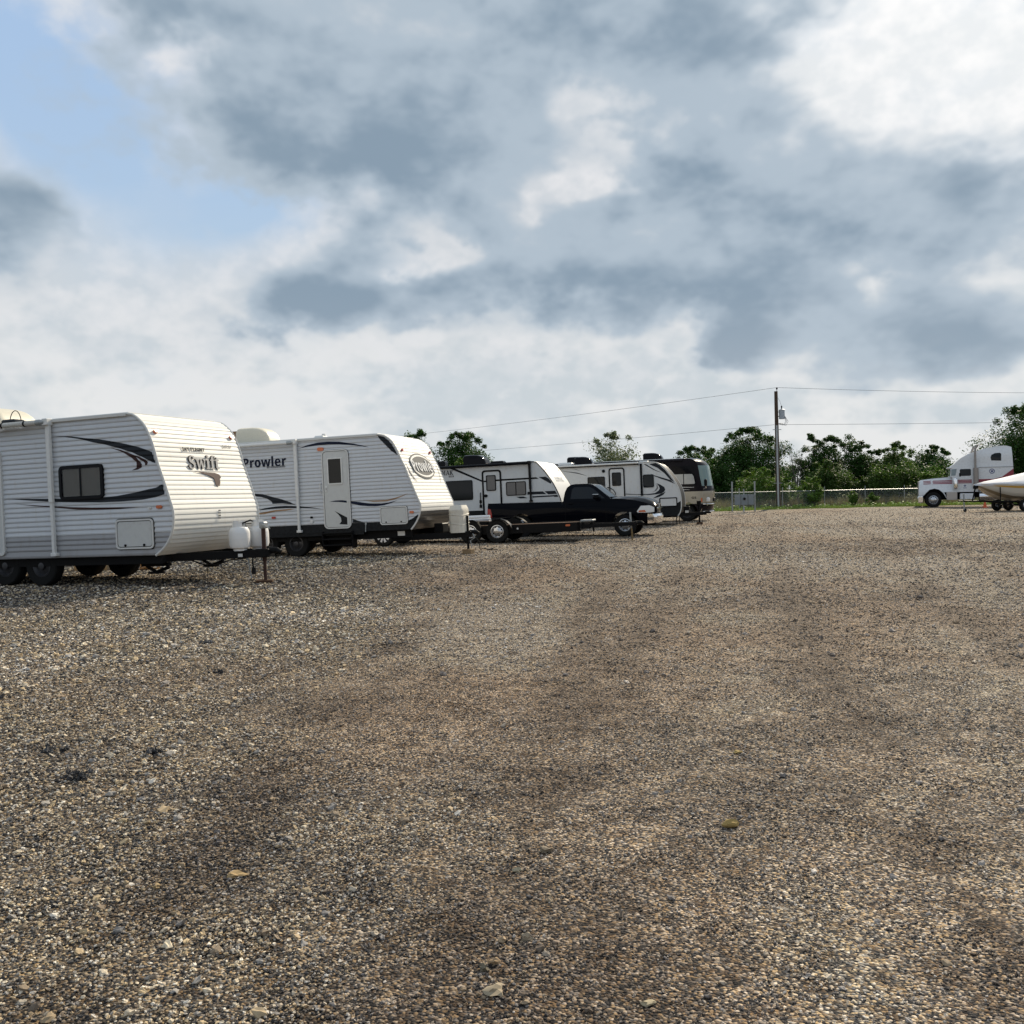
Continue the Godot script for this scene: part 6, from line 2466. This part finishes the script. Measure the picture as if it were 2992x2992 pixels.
func leaves(r: RandomNumberGenerator, clumps: Array, per: int, size: float, c0: Vector3, c1: Vector3, spread := 1.0) -> ArrayMesh:
	# clumps: [centre, radius]; each leaf is a small folded diamond
	var n: int = clumps.size() * per
	var pos := PackedVector3Array()
	var nor := PackedVector3Array()
	var col := PackedColorArray()
	pos.resize(n * 6)
	nor.resize(n * 6)
	col.resize(n * 6)
	var at := 0
	for c in clumps:
		var mid: Vector3 = c[0]
		var rad: float = c[1]
		var tone := r.randf()
		for k in per:
			var d := Vector3(r.randfn(), r.randfn() * 0.8, r.randfn())
			d = d.normalized() * pow(r.randf(), 0.45) * rad * spread
			var p := mid + d
			var s := size * r.randf_range(0.6, 1.3)
			var u := Vector3(r.randf_range(-1, 1), r.randf_range(-0.7, 0.35), r.randf_range(-1, 1)).normalized()
			var v := u.cross(Vector3(r.randf_range(-1, 1), 1.0, r.randf_range(-1, 1))).normalized()
			var tip := p + u * s
			var mida := p + u * s * 0.45
			var a := mida + v * s * 0.34
			var b := mida - v * s * 0.34
			var nn := u.cross(v)
			if nn.y < 0.0:
				nn = -nn
				var swap := a
				a = b
				b = swap
			var q := clampf(tone * 0.6 + r.randf() * 0.5, 0.0, 1.0)
			var cc := c0.lerp(c1, q) * r.randf_range(0.8, 1.2)
			var cl := Color(cc.x, cc.y, cc.z)
			pos[at] = p
			pos[at + 1] = a
			pos[at + 2] = tip
			pos[at + 3] = p
			pos[at + 4] = tip
			pos[at + 5] = b
			for i in 6:
				nor[at + i] = nn
				col[at + i] = cl
			at += 6
	var arr := []
	arr.resize(Mesh.ARRAY_MAX)
	arr[Mesh.ARRAY_VERTEX] = pos
	arr[Mesh.ARRAY_NORMAL] = nor
	arr[Mesh.ARRAY_COLOR] = col
	var m := ArrayMesh.new()
	m.add_surface_from_arrays(Mesh.PRIMITIVE_TRIANGLES, arr)
	return m


func crown_clumps(r: RandomNumberGenerator, h0: float, h1: float, rad: float, n: int, size: float) -> Array:
	# clumps on lobes that bulge out of an egg-shaped crown, with sprigs on top
	var lobes := []
	for k in 6:
		lobes.append([Vector3(r.randf_range(-1, 1), r.randf_range(-0.5, 1), r.randf_range(-1, 1)).normalized(), r.randf_range(0.15, 0.5)])
	var out := []
	var hy := (h1 - h0) * 0.5
	while out.size() < n:
		var d := Vector3(r.randfn(), r.randfn(), r.randfn()).normalized()
		var bulge := 0.78
		for l in lobes:
			bulge += l[1] * pow(maxf(d.dot(l[0]), 0.0), 6.0)
		var f := pow(r.randf(), 0.4) * bulge
		var taper := 1.0 - 0.25 * maxf(-d.y, 0.0)
		var p := Vector3(d.x * rad * f * taper, h0 + hy * (1.0 + d.y * f * 0.92), d.z * rad * f * taper)
		if p.y < 0.15:
			continue
		out.append([p, size * r.randf_range(0.55, 1.25)])
	for k in int(n * 0.16):
		var a := r.randf() * TAU
		var q := r.randf() * 0.8
		out.append([Vector3(cos(a) * rad * q, h1 - (h1 - h0) * 0.28 * q * q + r.randf_range(-0.1, 0.28), sin(a) * rad * q), size * r.randf_range(0.22, 0.45)])
	return out


func tree(called: String, label: String, category: String, at: Vector3, h: float, rad: float, skirt: float, sd: int, n: int, per: int, leaf: float, c0: Vector3, c1: Vector3, m: Material, clump := 0.62, group := "") -> Node3D:
	var t := thing(called, label, category, at, Vector3.ZERO, group)
	var r := RandomNumberGenerator.new()
	r.seed = sd
	var cl := crown_clumps(r, h * skirt, h, rad, n, clump * sqrt(rad / 2.0))
	# trunk: leaning a little, limbs out to some of the clumps
	var g := G.new()
	var fork := Vector3(r.randf_range(-0.2, 0.2), h * (0.25 + skirt * 0.4), r.randf_range(-0.2, 0.2))
	var top := Vector3(r.randf_range(-0.3, 0.3), h * 0.82, r.randf_range(-0.3, 0.3))
	var base_r := 0.035 + 0.022 * h
	g.tube([Vector3(0, -0.15, 0), Vector3(0.02, h * 0.1, 0.02), fork, fork.lerp(top, 0.5) + Vector3(0.1, 0, 0.1), top], [base_r * 1.25, base_r, base_r * 0.8, base_r * 0.5, base_r * 0.15], 8)
	put("trunk", g, M.bark, t)
	for k in mini(11, cl.size()):
		var q: Vector3 = cl[(k * 7) % cl.size()][0]
		var s := fork.lerp(top, r.randf_range(0.0, 0.7))
		if q.distance_to(s) < 0.4:
			continue
		g = G.new()
		var mid := s.lerp(q, 0.5) + Vector3(r.randf_range(-0.15, 0.15), r.randf_range(0.0, 0.3), r.randf_range(-0.15, 0.15))
		g.tube([s, mid, q], [base_r * 0.42, base_r * 0.28, base_r * 0.08], 6)
		put("limb", g, M.bark, t)
	put_mesh("crown", leaves(r, cl, int(per * 2.5), leaf * 1.08, c0, c1), m, t)
	return t


func make_vegetation() -> void:
	var lm := leaf_material(0.8)
	var d0 := Vector3(0.026, 0.062, 0.018)
	var d1 := Vector3(0.066, 0.142, 0.034)
	var b0 := Vector3(0.070, 0.140, 0.028)
	var b1 := Vector3(0.150, 0.250, 0.055)
	var row := "trees beyond the fence"
	tree("tree", "dark tree whose top shows just behind the second trailer's nose", "tree", Vector3(-9.1, 0, -95), 7.8, 2.0, 0.30, 101, 80, 62, 0.17, d0, d1, lm, 0.75)
	tree("tree", "broad dark tree rising behind the trailer with the black roof band", "tree", Vector3(-4.6, 0, -90), 7.1, 2.7, 0.22, 102, 120, 66, 0.17, d0, d1, lm, 0.75)
	tree("shrub", "light green bush low between the dark tree and the black rooftop air conditioner", "shrub", Vector3(-4.2, 0, -80), 4.3, 1.5, 0.15, 103, 46, 62, 0.15, b0, b1, lm, 0.7)
	tree("tree", "thin silvery tree behind the roof of the crescent-swoosh trailer", "tree", Vector3(9.0, 0, -84), 6.5, 2.7, 0.25, 104, 74, 34, 0.17, Vector3(0.10, 0.13, 0.075), Vector3(0.20, 0.24, 0.15), lm, 0.75)
	tree("tree", "dark tree directly behind the motorhome's windscreen", "tree", Vector3(14.6, 0, -76), 4.9, 2.1, 0.12, 105, 84, 62, 0.14, d0, d1, lm, 0.62, row)
	tree("tree", "tallest dark tree just left of the utility pole", "tree", Vector3(20.0, 0, -80), 6.4, 2.7, 0.12, 106, 150, 62, 0.15, d0, d1, lm, 0.66, row)
	tree("tree", "narrow dark tree showing right behind the utility pole", "tree", Vector3(22.9, 0, -83), 4.6, 1.5, 0.10, 107, 60, 60, 0.14, d0, d1, lm, 0.62, row)
	tree("tree", "loose-topped tree standing second to the right of the utility pole", "tree", Vector3(24.9, 0, -79), 5.6, 1.5, 0.14, 108, 54, 56, 0.14, d0, d1, lm, 0.55, row)
	tree("tree", "round dark tree third to the right of the utility pole", "tree", Vector3(27.2, 0, -80.5), 5.5, 1.9, 0.10, 109, 100, 62, 0.14, d0, d1, lm, 0.62, row)
	tree("tree", "dark tree in the middle between the pole and the truck", "tree", Vector3(29.2, 0, -79), 4.9, 1.7, 0.10, 110, 84, 62, 0.14, d0, d1, lm, 0.6, row)
	tree("tree", "fresh green tree with a pointed top nearest the truck's nose", "tree", Vector3(31.4, 0, -77.5), 4.8, 1.9, 0.06, 111, 96, 62, 0.14, Vector3(0.045, 0.090, 0.022), Vector3(0.10, 0.175, 0.040), lm, 0.6, row)
	tree("tree", "round tree behind the bonnet of the white truck", "tree", Vector3(37.4, 0, -84), 4.7, 2.2, 0.15, 112, 100, 62, 0.15, d0, d1, lm, 0.65, row)
	tree("tree", "big tree at the right edge behind the truck's sleeper", "tree", Vector3(41.2, 0, -76), 7.4, 3.2, 0.10, 113, 150, 60, 0.16, d0, d1, lm, 0.75, row)
	tree("tree", "low dark tree just right of the motorhome behind the meter boxes", "tree", Vector3(17.2, 0, -77), 3.9, 2.0, 0.05, 114, 80, 60, 0.13, d0, d1, lm, 0.6, row)
	tree("tree", "mid-green low tree behind the fence right of the pole", "tree", Vector3(25.0, 0, -75), 3.3, 2.0, 0.04, 115, 90, 62, 0.13, Vector3(0.040, 0.082, 0.022), Vector3(0.09, 0.155, 0.036), lm, 0.6, row)
	tree("tree", "mid-green low tree behind the fence left of the truck", "tree", Vector3(28.9, 0, -74.5), 3.0, 1.8, 0.04, 116, 80, 62, 0.13, Vector3(0.042, 0.085, 0.022), Vector3(0.095, 0.160, 0.036), lm, 0.58, row)
	tree("tree", "dark tree in the gap right of the motorhome, beyond the low one", "tree", Vector3(17.6, 0, -83), 4.9, 2.2, 0.06, 117, 90, 62, 0.14, d0, d1, lm, 0.66, row)
	tree("tree", "dark tree closing the gap just left of the truck's nose", "tree", Vector3(33.6, 0, -82), 3.9, 1.9, 0.04, 118, 80, 62, 0.14, d0, d1, lm, 0.64, row)
	var near := "shrubs along the fence"
	tree("shrub", "bright green shrub behind the meter boxes, left of the utility pole", "shrub", Vector3(18.1, 0, -69.3), 2.75, 1.6, 0.02, 121, 80, 60, 0.11, b0, b1, lm, 0.5, near)
	tree("shrub", "bright green pointed shrub on the fence just right of the utility pole", "shrub", Vector3(21.4, 0, -67.6), 2.0, 0.95, 0.0, 122, 52, 56, 0.11, b0, b1, lm, 0.42, near)
	tree("shrub", "small bright green sapling on the fence between pole and truck", "shrub", Vector3(24.4, 0, -67.6), 1.25, 0.42, 0.05, 123, 18, 40, 0.10, b0, b1, lm, 0.30, near)
	tree("shrub", "smallest bright green sapling nearer the truck's nose", "shrub", Vector3(25.9, 0, -68.0), 0.95, 0.40, 0.05, 124, 16, 36, 0.10, b0, b1, lm, 0.30, near)
	tree("shrub", "leafy shrub half hidden behind the utility pole", "shrub", Vector3(19.7, 0, -69.0), 2.3, 0.8, 0.02, 125, 40, 50, 0.11, b0, b1, lm, 0.45, near)
	tree("shrub", "bright green shrub in front of the round tree, behind the truck's bonnet", "shrub", Vector3(33.9, 0, -76), 2.6, 1.2, 0.02, 126, 50, 56, 0.12, b0, b1, lm, 0.5, near)
	# undergrowth under the trees, one dark tangle
	var r := RandomNumberGenerator.new()
	r.seed = 500
	var cl := []
	for k in 620:
		cl.append([Vector3(r.randf_range(11.0, 48.0), r.randf_range(0.1, 3.3), r.randf_range(-90.0, -77.0)), r.randf_range(0.45, 0.9)])
	for k in 120:
		cl.append([Vector3(r.randf_range(-40.0, 12.0), r.randf_range(0.1, 1.6), r.randf_range(-100.0, -88.0)), r.randf_range(0.5, 0.9)])
	var o := put_mesh("undergrowth", leaves(r, cl, 90, 0.19, d0, d1 * 0.9), lm)
	o.set_meta("kind", "stuff")
	# bare twigs between the trees
	var dead := thing("bare_shrub", "leafless grey shrub between the pole and the loose-topped tree", "shrub", Vector3(23.6, 0, -78.2))
	for k in 16:
		var g := G.new()
		var a := r.randf() * TAU
		var tip := Vector3(cos(a) * r.randf_range(0.3, 1.0), r.randf_range(3.6, 5.0), sin(a) * r.randf_range(0.3, 1.0))
		g.tube([Vector3(0, 0, 0), tip * 0.45 + Vector3(r.randf_range(-0.2, 0.2), 0.2, r.randf_range(-0.2, 0.2)), tip], [0.04, 0.025, 0.008], 5)
		put("stem", g, M.twig, dead)
	# grass
	var gm := leaf_material(0.7)
	var blade := func(n: int, high: float, wide: float, lean: float, sd: int) -> ArrayMesh:
		var q := RandomNumberGenerator.new()
		q.seed = sd
		var g := G.new()
		for k in n:
			var a := q.randf() * TAU
			var f := Vector3(cos(a), 0, sin(a))
			var s := Vector3(-f.z, 0, f.x) * wide
			var b := f * q.randf() * 0.06
			var h := high * q.randf_range(0.6, 1.2)
			var m1 := b + f * lean * h * 0.3 + Vector3.UP * h * 0.6
			var tip := b + f * lean * h + Vector3.UP * h
			g.quad(b - s, b + s, m1 + s * 0.7, m1 - s * 0.7)
			g.tri(m1 - s * 0.7, m1 + s * 0.7, tip)
		return g.mesh(60.0)
	grass_patch("grass", blade.call(10, 0.24, 0.009, 0.6, 1), gm, 22000, 0.1, 5.0, [0.13, 0.20, 0.05], [0.27, 0.36, 0.10], 601, 0.6, 1.3)
	grass_patch("weeds", leaves(r, [[Vector3(0, 0.16, 0), 0.16]], 26, 0.10, Vector3.ONE * 0.9, Vector3.ONE * 1.1), gm, 1500, 0.5, 4.5, [0.13, 0.22, 0.05], [0.28, 0.40, 0.11], 602, 0.5, 1.6)
	grass_patch("dry_grass", blade.call(9, 0.75, 0.006, 0.25, 2), gm, 6000, 2.4, 9.0, [0.12, 0.112, 0.075], [0.27, 0.24, 0.165], 603, 0.6, 1.3)


func grass_patch(called: String, me: Mesh, m: Material, n: int, from: float, to: float, c0: Array, c1: Array, sd: int, s0: float, s1: float) -> void:
	var r := RandomNumberGenerator.new()
	r.seed = sd
	var b := PackedFloat32Array()
	b.resize(n * 16)
	for i in n:
		var x := r.randf_range(2.0, 47.0)
		var z := lot_edge(x) - from - (to - from) * pow(r.randf(), 1.3)
		var s := r.randf_range(s0, s1)
		var a := r.randf() * TAU
		var q := clampf(r.randf() * 0.7 + 0.5 * n_patch.get_noise_2d(x * 4.0, z * 4.0) + 0.15, 0.0, 1.0)
		var o := i * 16
		b[o] = cos(a) * s
		b[o + 2] = sin(a) * s
		b[o + 3] = x
		b[o + 5] = s * r.randf_range(0.8, 1.25)
		b[o + 7] = -0.10
		b[o + 8] = -sin(a) * s
		b[o + 10] = cos(a) * s
		b[o + 11] = z
		b[o + 12] = lerpf(c0[0], c1[0], q)
		b[o + 13] = lerpf(c0[1], c1[1], q)
		b[o + 14] = lerpf(c0[2], c1[2], q)
		b[o + 15] = 1.0
	scatter(called, "", me, m, b, n)


# ------------------------------------------------------------------ fence, pole, wires
func fence_at(x: float) -> Vector3:
	return Vector3(x, 0, -64.6 - (x - 13.85) * 0.335)


func make_fence() -> void:
	var t := thing("chain_link_fence", "galvanised chain-link fence along the grass at the end of the lot", "fence")
	var x := 2.45
	while x < 50.0:
		var p := fence_at(x)
		var g := G.new()
		g.tube([p + Vector3(0, -0.2, 0), p + Vector3(0, 1.52, 0)], 0.030, 8)
		g.tube([p + Vector3(0, 1.52, 0), p + Vector3(0, 1.55, 0)], [0.036, 0.012], 8)
		put("post", g, M.galvanised, t)
		x += 3.30
	var rail := G.new()
	rail.tube([fence_at(2.45) + Vector3(0, 1.27, 0), fence_at(48.65) + Vector3(0, 1.27, 0)], 0.026, 8)
	put("top_rail", rail, M.galvanised, t)
	var net := G.new()
	var a := fence_at(2.45)
	var b := fence_at(48.65)
	var along_f := (b - a).normalized()
	var long := a.distance_to(b)
	var high := 1.24
	var step := 0.085
	var k := -high
	while k < long:
		for s in [1.0, -1.0]:
			var x0: float = k if s > 0 else k + high
			var x1: float = k + high if s > 0 else k
			var p0 := a + along_f * x0
			var p1 := a + along_f * x1 + Vector3(0, high, 0)
			if minf(x0, x1) < 0.0 or maxf(x0, x1) > long:
				continue
			net.tube([p0 + Vector3(0, 0.02, 0.03), p1 + Vector3(0, 0.02, 0.03)], 0.0022, 3, false)
		k += step
	put("wire_mesh", net, M.galvanised, t, 90.0).set_meta("kind", "stuff")


func make_pole() -> void:
	var p := Vector3(18.41, 0, -65.64)
	var t := thing("utility_pole", "tall brown utility pole with a grey transformer and a pale conduit", "utility pole", p)
	var g := G.new()
	g.tube([Vector3(0.06, -0.3, 0), Vector3(0.03, 4.0, 0), Vector3(0, 8.2, 0)], [0.16, 0.14, 0.115], 14)
	put("pole_shaft", g, M.pole_wood, t)
	g = G.new()
	g.tube([Vector3(0.0, -0.1, 0.20), Vector3(-0.02, 3.0, 0.19), Vector3(-0.03, 5.85, 0.17)], 0.062, 12)
	put("conduit", g, M.conduit_grey, t)
	for y in [5.55, 4.2, 1.85]:
		g = G.new()
		g.box(Vector3(-0.30, y - 0.02, 0.10), Vector3(0.30, y + 0.02, 0.15), 0.006)
		put("standoff_bracket", g, M.galvanised, t)
	g = G.new()
	g.tube([Vector3(0.06, 8.05, 0.02), Vector3(0.06, 8.35, 0.02)], 0.02, 8)
	g.tube([Vector3(0.06, 8.33, 0.02), Vector3(0.06, 8.40, 0.02), Vector3(0.06, 8.47, 0.02)], [0.05, 0.065, 0.03], 10)
	put("pin_insulator", g, M.black, t)
	var tr := part("transformer", t)
	g = G.new()
	g.lathe([[0.001, 6.28], [0.19, 6.28], [0.195, 6.32], [0.195, 6.86], [0.21, 6.87], [0.21, 6.91], [0.12, 6.96], [0.001, 6.97]], 20, 1)
	var can := put("can", g, M.box_grey_light, tr)
	can.position = Vector3(0.37, 0, 0.05)
	for y in [6.45, 6.75]:
		g = G.new()
		g.box(Vector3(0.08, y, -0.02), Vector3(0.22, y + 0.04, 0.10), 0.005)
		put("hanger", g, M.frame_black, tr)
	g = G.new()
	g.tube([Vector3(0.33, 6.92, 0.05), Vector3(0.36, 7.05, 0.05), Vector3(0.36, 7.12, 0.05), Vector3(0.36, 7.2, 0.05)], [0.03, 0.035, 0.06, 0.03], 8)
	put("bushing", g, M.black, tr)
	g = G.new()
	g.tube([Vector3(0.36, 7.18, 0.05), Vector3(0.25, 7.5, 0.05), Vector3(0.09, 7.8, 0.03)], 0.008, 5)
	put("lead_wire", g, M.wire, tr)
	for q in [[0.0, 0.62], [0.06, 0.70], [0.12, 0.80]]:
		g = G.new()
		g.tube([Vector3(0.50, 6.86, 0.05 + q[0]), Vector3(0.56, 6.5, 0.05), Vector3(q[1], 6.1, 0.05), Vector3(q[1] * 0.8, 5.87 - q[0] * 0.5, 0.05), Vector3(0.4, 5.86 + q[0], 0.05), Vector3(0.12, 5.98, 0.05)], 0.014, 6)
		put("drop_wire", g, M.wire, tr)
	# poles at the far ends of the spans
	for e in [[Vector3(-20.9, 0, -118), "distant utility pole hidden behind the second trailer"], [Vector3(61.0, 0, -78.0), "next utility pole past the right edge"]]:
		var f := thing("utility_pole", e[1], "utility pole", e[0])
		g = G.new()
		g.tube([Vector3(0, -0.3, 0), Vector3(0, 8.2, 0)], [0.16, 0.115], 12)
		put("pole_shaft", g, M.pole_wood, f)
	var spans := [
		[Vector3(0.06, 8.46, 0.02) + p, Vector3(-20.9, 8.42, -118), 0.25, "upper overhead wire running left from the utility pole"],
		[Vector3(-0.14, 5.90, 0.0) + p, Vector3(-20.9, 6.15, -118), 0.2, "lower overhead wire running left from the utility pole"],
		[Vector3(0.06, 8.46, 0.02) + p, Vector3(61.0, 8.75, -78.0), 0.30, "upper overhead wire running right from the utility pole"],
		[Vector3(0.14, 5.90, 0.0) + p, Vector3(61.0, 6.55, -78.0), 0.12, "lower overhead wire running right from the utility pole"],
	]
	for s in spans:
		var pts := []
		for k in 25:
			var f := k / 24.0
			pts.append(s[0].lerp(s[1], f) - Vector3(0, s[2] * 4.0 * f * (1.0 - f), 0))
		g = G.new()
		g.tube(pts, 0.012, 5)
		tag(put("overhead_wire", g, M.wire), s[3], "wire", "overhead wires at the utility pole")
	# meter rack
	var mr := thing("meter_rack", "grey electric boxes with a round meter between two steel posts", "electric box", Vector3(15.2, 0, -62.15))
	for x in [-0.74, 0.74]:
		g = G.new()
		g.tube([Vector3(x, -0.2, 0), Vector3(x, 2.0, 0)], 0.05, 10)
		put("post", g, M.galvanised, mr)
	for y in [0.55, 1.05]:
		g = G.new()
		g.box(Vector3(-0.74, y, -0.03), Vector3(0.74, y + 0.04, 0.03), 0.005)
		put("strut", g, M.galvanised, mr)
	for q in [[-0.60, -0.24], [-0.20, 0.22], [0.26, 0.62]]:
		g = G.new()
		g.box(Vector3(q[0], 0.46, 0.035), Vector3(q[1], 1.14, 0.20), 0.01)
		put("box", g, M.box_grey, mr)
	g = G.new()
	g.tube([Vector3(0.01, 0.86, 0.19), Vector3(0.01, 0.86, 0.27), Vector3(0.01, 0.86, 0.31)], [0.09, 0.085, 0.06], 16)
	put("meter", g, M.glass, mr)
	g = G.new()
	g.tube([Vector3(-0.02, -0.1, 0.10), Vector3(-0.02, 0.47, 0.10)], 0.05, 10)
	put("conduit", g, M.conduit_grey, mr)
	g = G.new()
	g.tube([Vector3(0.0, 1.13, 0.1), Vector3(0.0, 1.50, 0.1)], 0.03, 8)
	put("conduit", g, M.conduit_grey, mr)


# ------------------------------------------------------------------ single stones
func make_rocks() -> void:
	var spots := [
		[0.94, -4.17, 0.068, 0.55, 0.034, [0.42, 0.29, 0.10], "yellow-tan oblong stone lying alone right of centre", 1],
		[-0.12, -2.96, 0.030, 0.9, 0.03, [0.20, 0.17, 0.12], "olive-brown round pebble beside a tan one near the bottom", 2],
		[-0.085, -3.0, 0.034, 0.6, 0.02, [0.42, 0.29, 0.17], "tan pebble just behind the olive-brown round one", 3],
		[-0.08, -2.83, 0.066, 0.4, 0.05, [0.42, 0.345, 0.24], "largest pale pitted flat rock at the bottom centre", 4],
		[0.11, -3.93, 0.045, 0.7, 0.028, [0.30, 0.24, 0.17], "wedge-shaped brown stone a little right of centre", 5],
		[-1.13, -3.74, 0.066, 0.4, 0.03, [0.48, 0.33, 0.16], "flat orange-tan stone at the lower left", 6],
		[-1.41, -3.65, 0.034, 0.6, 0.024, [0.44, 0.32, 0.17], "small orange-tan pebble left of the flat orange-tan stone", 7],
		[-0.01, -3.73, 0.036, 0.5, 0.022, [0.46, 0.40, 0.28], "pale angular chip in front of the wedge-shaped stone", 8],
		[0.37, -2.76, 0.04, 0.35, 0.03, [0.50, 0.42, 0.28], "flat cream chip at the bottom right of centre", 9],
		[-0.06, -3.15, 0.028, 0.7, 0.024, [0.46, 0.34, 0.22], "tan pebble in a group of three behind the two pebbles", 10],
		[0.02, -3.16, 0.032, 0.9, 0.026, [0.42, 0.34, 0.24], "upright beige pebble right of the group of three", 11],
		[1.25, -5.35, 0.04, 0.6, 0.026, [0.48, 0.34, 0.12], "ochre pebble on the right, well behind the yellow-tan stone", 12],
	]
	for s in spots:
		var o := put_mesh("stone", pebble(700 + s[7], s[3], 0.95 if s[7] > 1 else 0.35, 24.0), grain(paint(s[5][0], s[5][1], s[5][2], 0.9), 0.08, 0.55, 9.0))
		var w: float = s[2] * 0.5
		o.transform = Transform3D(Basis(Vector3.UP, s[7] * 1.1 if s[7] > 1 else 0.25).scaled(Vector3(w, w, maxf(w * 0.75, s[4] * 0.5))), Vector3(s[0], rise(s[0], s[1]) + w * s[3] * (0.30 if s[7] > 1 else 0.75) + 0.002, s[1]))
		tag(o, s[6], "stone", "larger stones on the gravel")
	# dark clods and ridges of damp grit
	var r := RandomNumberGenerator.new()
	r.seed = 77
	var b := PackedFloat32Array()
	var n := 0
	for c in [[-2.15, -5.6, 0.05, 26], [-3.26, -9.96, 0.05, 8], [-2.4, -5.15, 0.07, 16], [-2.82, -5.68, 0.08, 18], [-2.54, -13.99, 0.10, 8], [-2.58, -8.22, 0.07, 9], [-4.0, -7.3, 0.07, 12], [-5.4, -11.0, 0.12, 8]]:
		for k in c[3]:
			var s := r.randf_range(0.006, 0.016) * (1.0 if c[1] > -9.0 else 1.15)
			var a := r.randf() * TAU
			var x: float = c[0] + r.randfn() * c[2] * 0.6
			var z: float = c[1] + r.randfn() * c[2] * 0.45
			var d := r.randf_range(0.02, 0.075) * (1.0 if c[1] > -9.0 else 1.9)
			b.append_array(PackedFloat32Array([cos(a) * s, 0, sin(a) * s, x, 0, s * 1.2, 0, rise(x, z) + 0.008 + r.randf() * 0.012, -sin(a) * s, 0, cos(a) * s, z, d, d, d * 1.05, 1.0]))
			n += 1
	scatter("dark_grit", "", pebble(55, 0.8), M.stone, b, n)
	# litter under the nearest trailer: an old board and a heap of orange bark
	var t := thing("weathered_board", "pale weathered board lying beyond the wheels of the nearest trailer", "board", Vector3(-9.3, 0, -20.9), Vector3(0, 8, 0))
	var g := G.new()
	g.box(Vector3(-0.35, 0.0, -0.1), Vector3(0.35, 0.14, 0.1), 0.01)
	put("board", g, M.wood, t)
	var cl := []
	for k in 14:
		cl.append([Vector3(r.randf_range(-0.6, 0.6), 0.05, r.randf_range(-0.15, 0.15)), 0.12])
	var o := put_mesh("bark_litter", leaves(r, cl, 30, 0.06, Vector3(0.24, 0.12, 0.04), Vector3(0.42, 0.22, 0.08)), M.leaf_litter)
	o.position = Vector3(-8.3, 0, -20.7)
	o.set_meta("kind", "stuff")


func build_rest() -> void:
	build_rv1()
	build_rv2()
	build_rv3()
	build_rv4()
	build_pickup()
	build_flatbed()
	build_motorhome()
	build_semi()
	build_boat()
	build_sedan()
	make_fence()
	make_pole()
	make_vegetation()
	make_rocks()
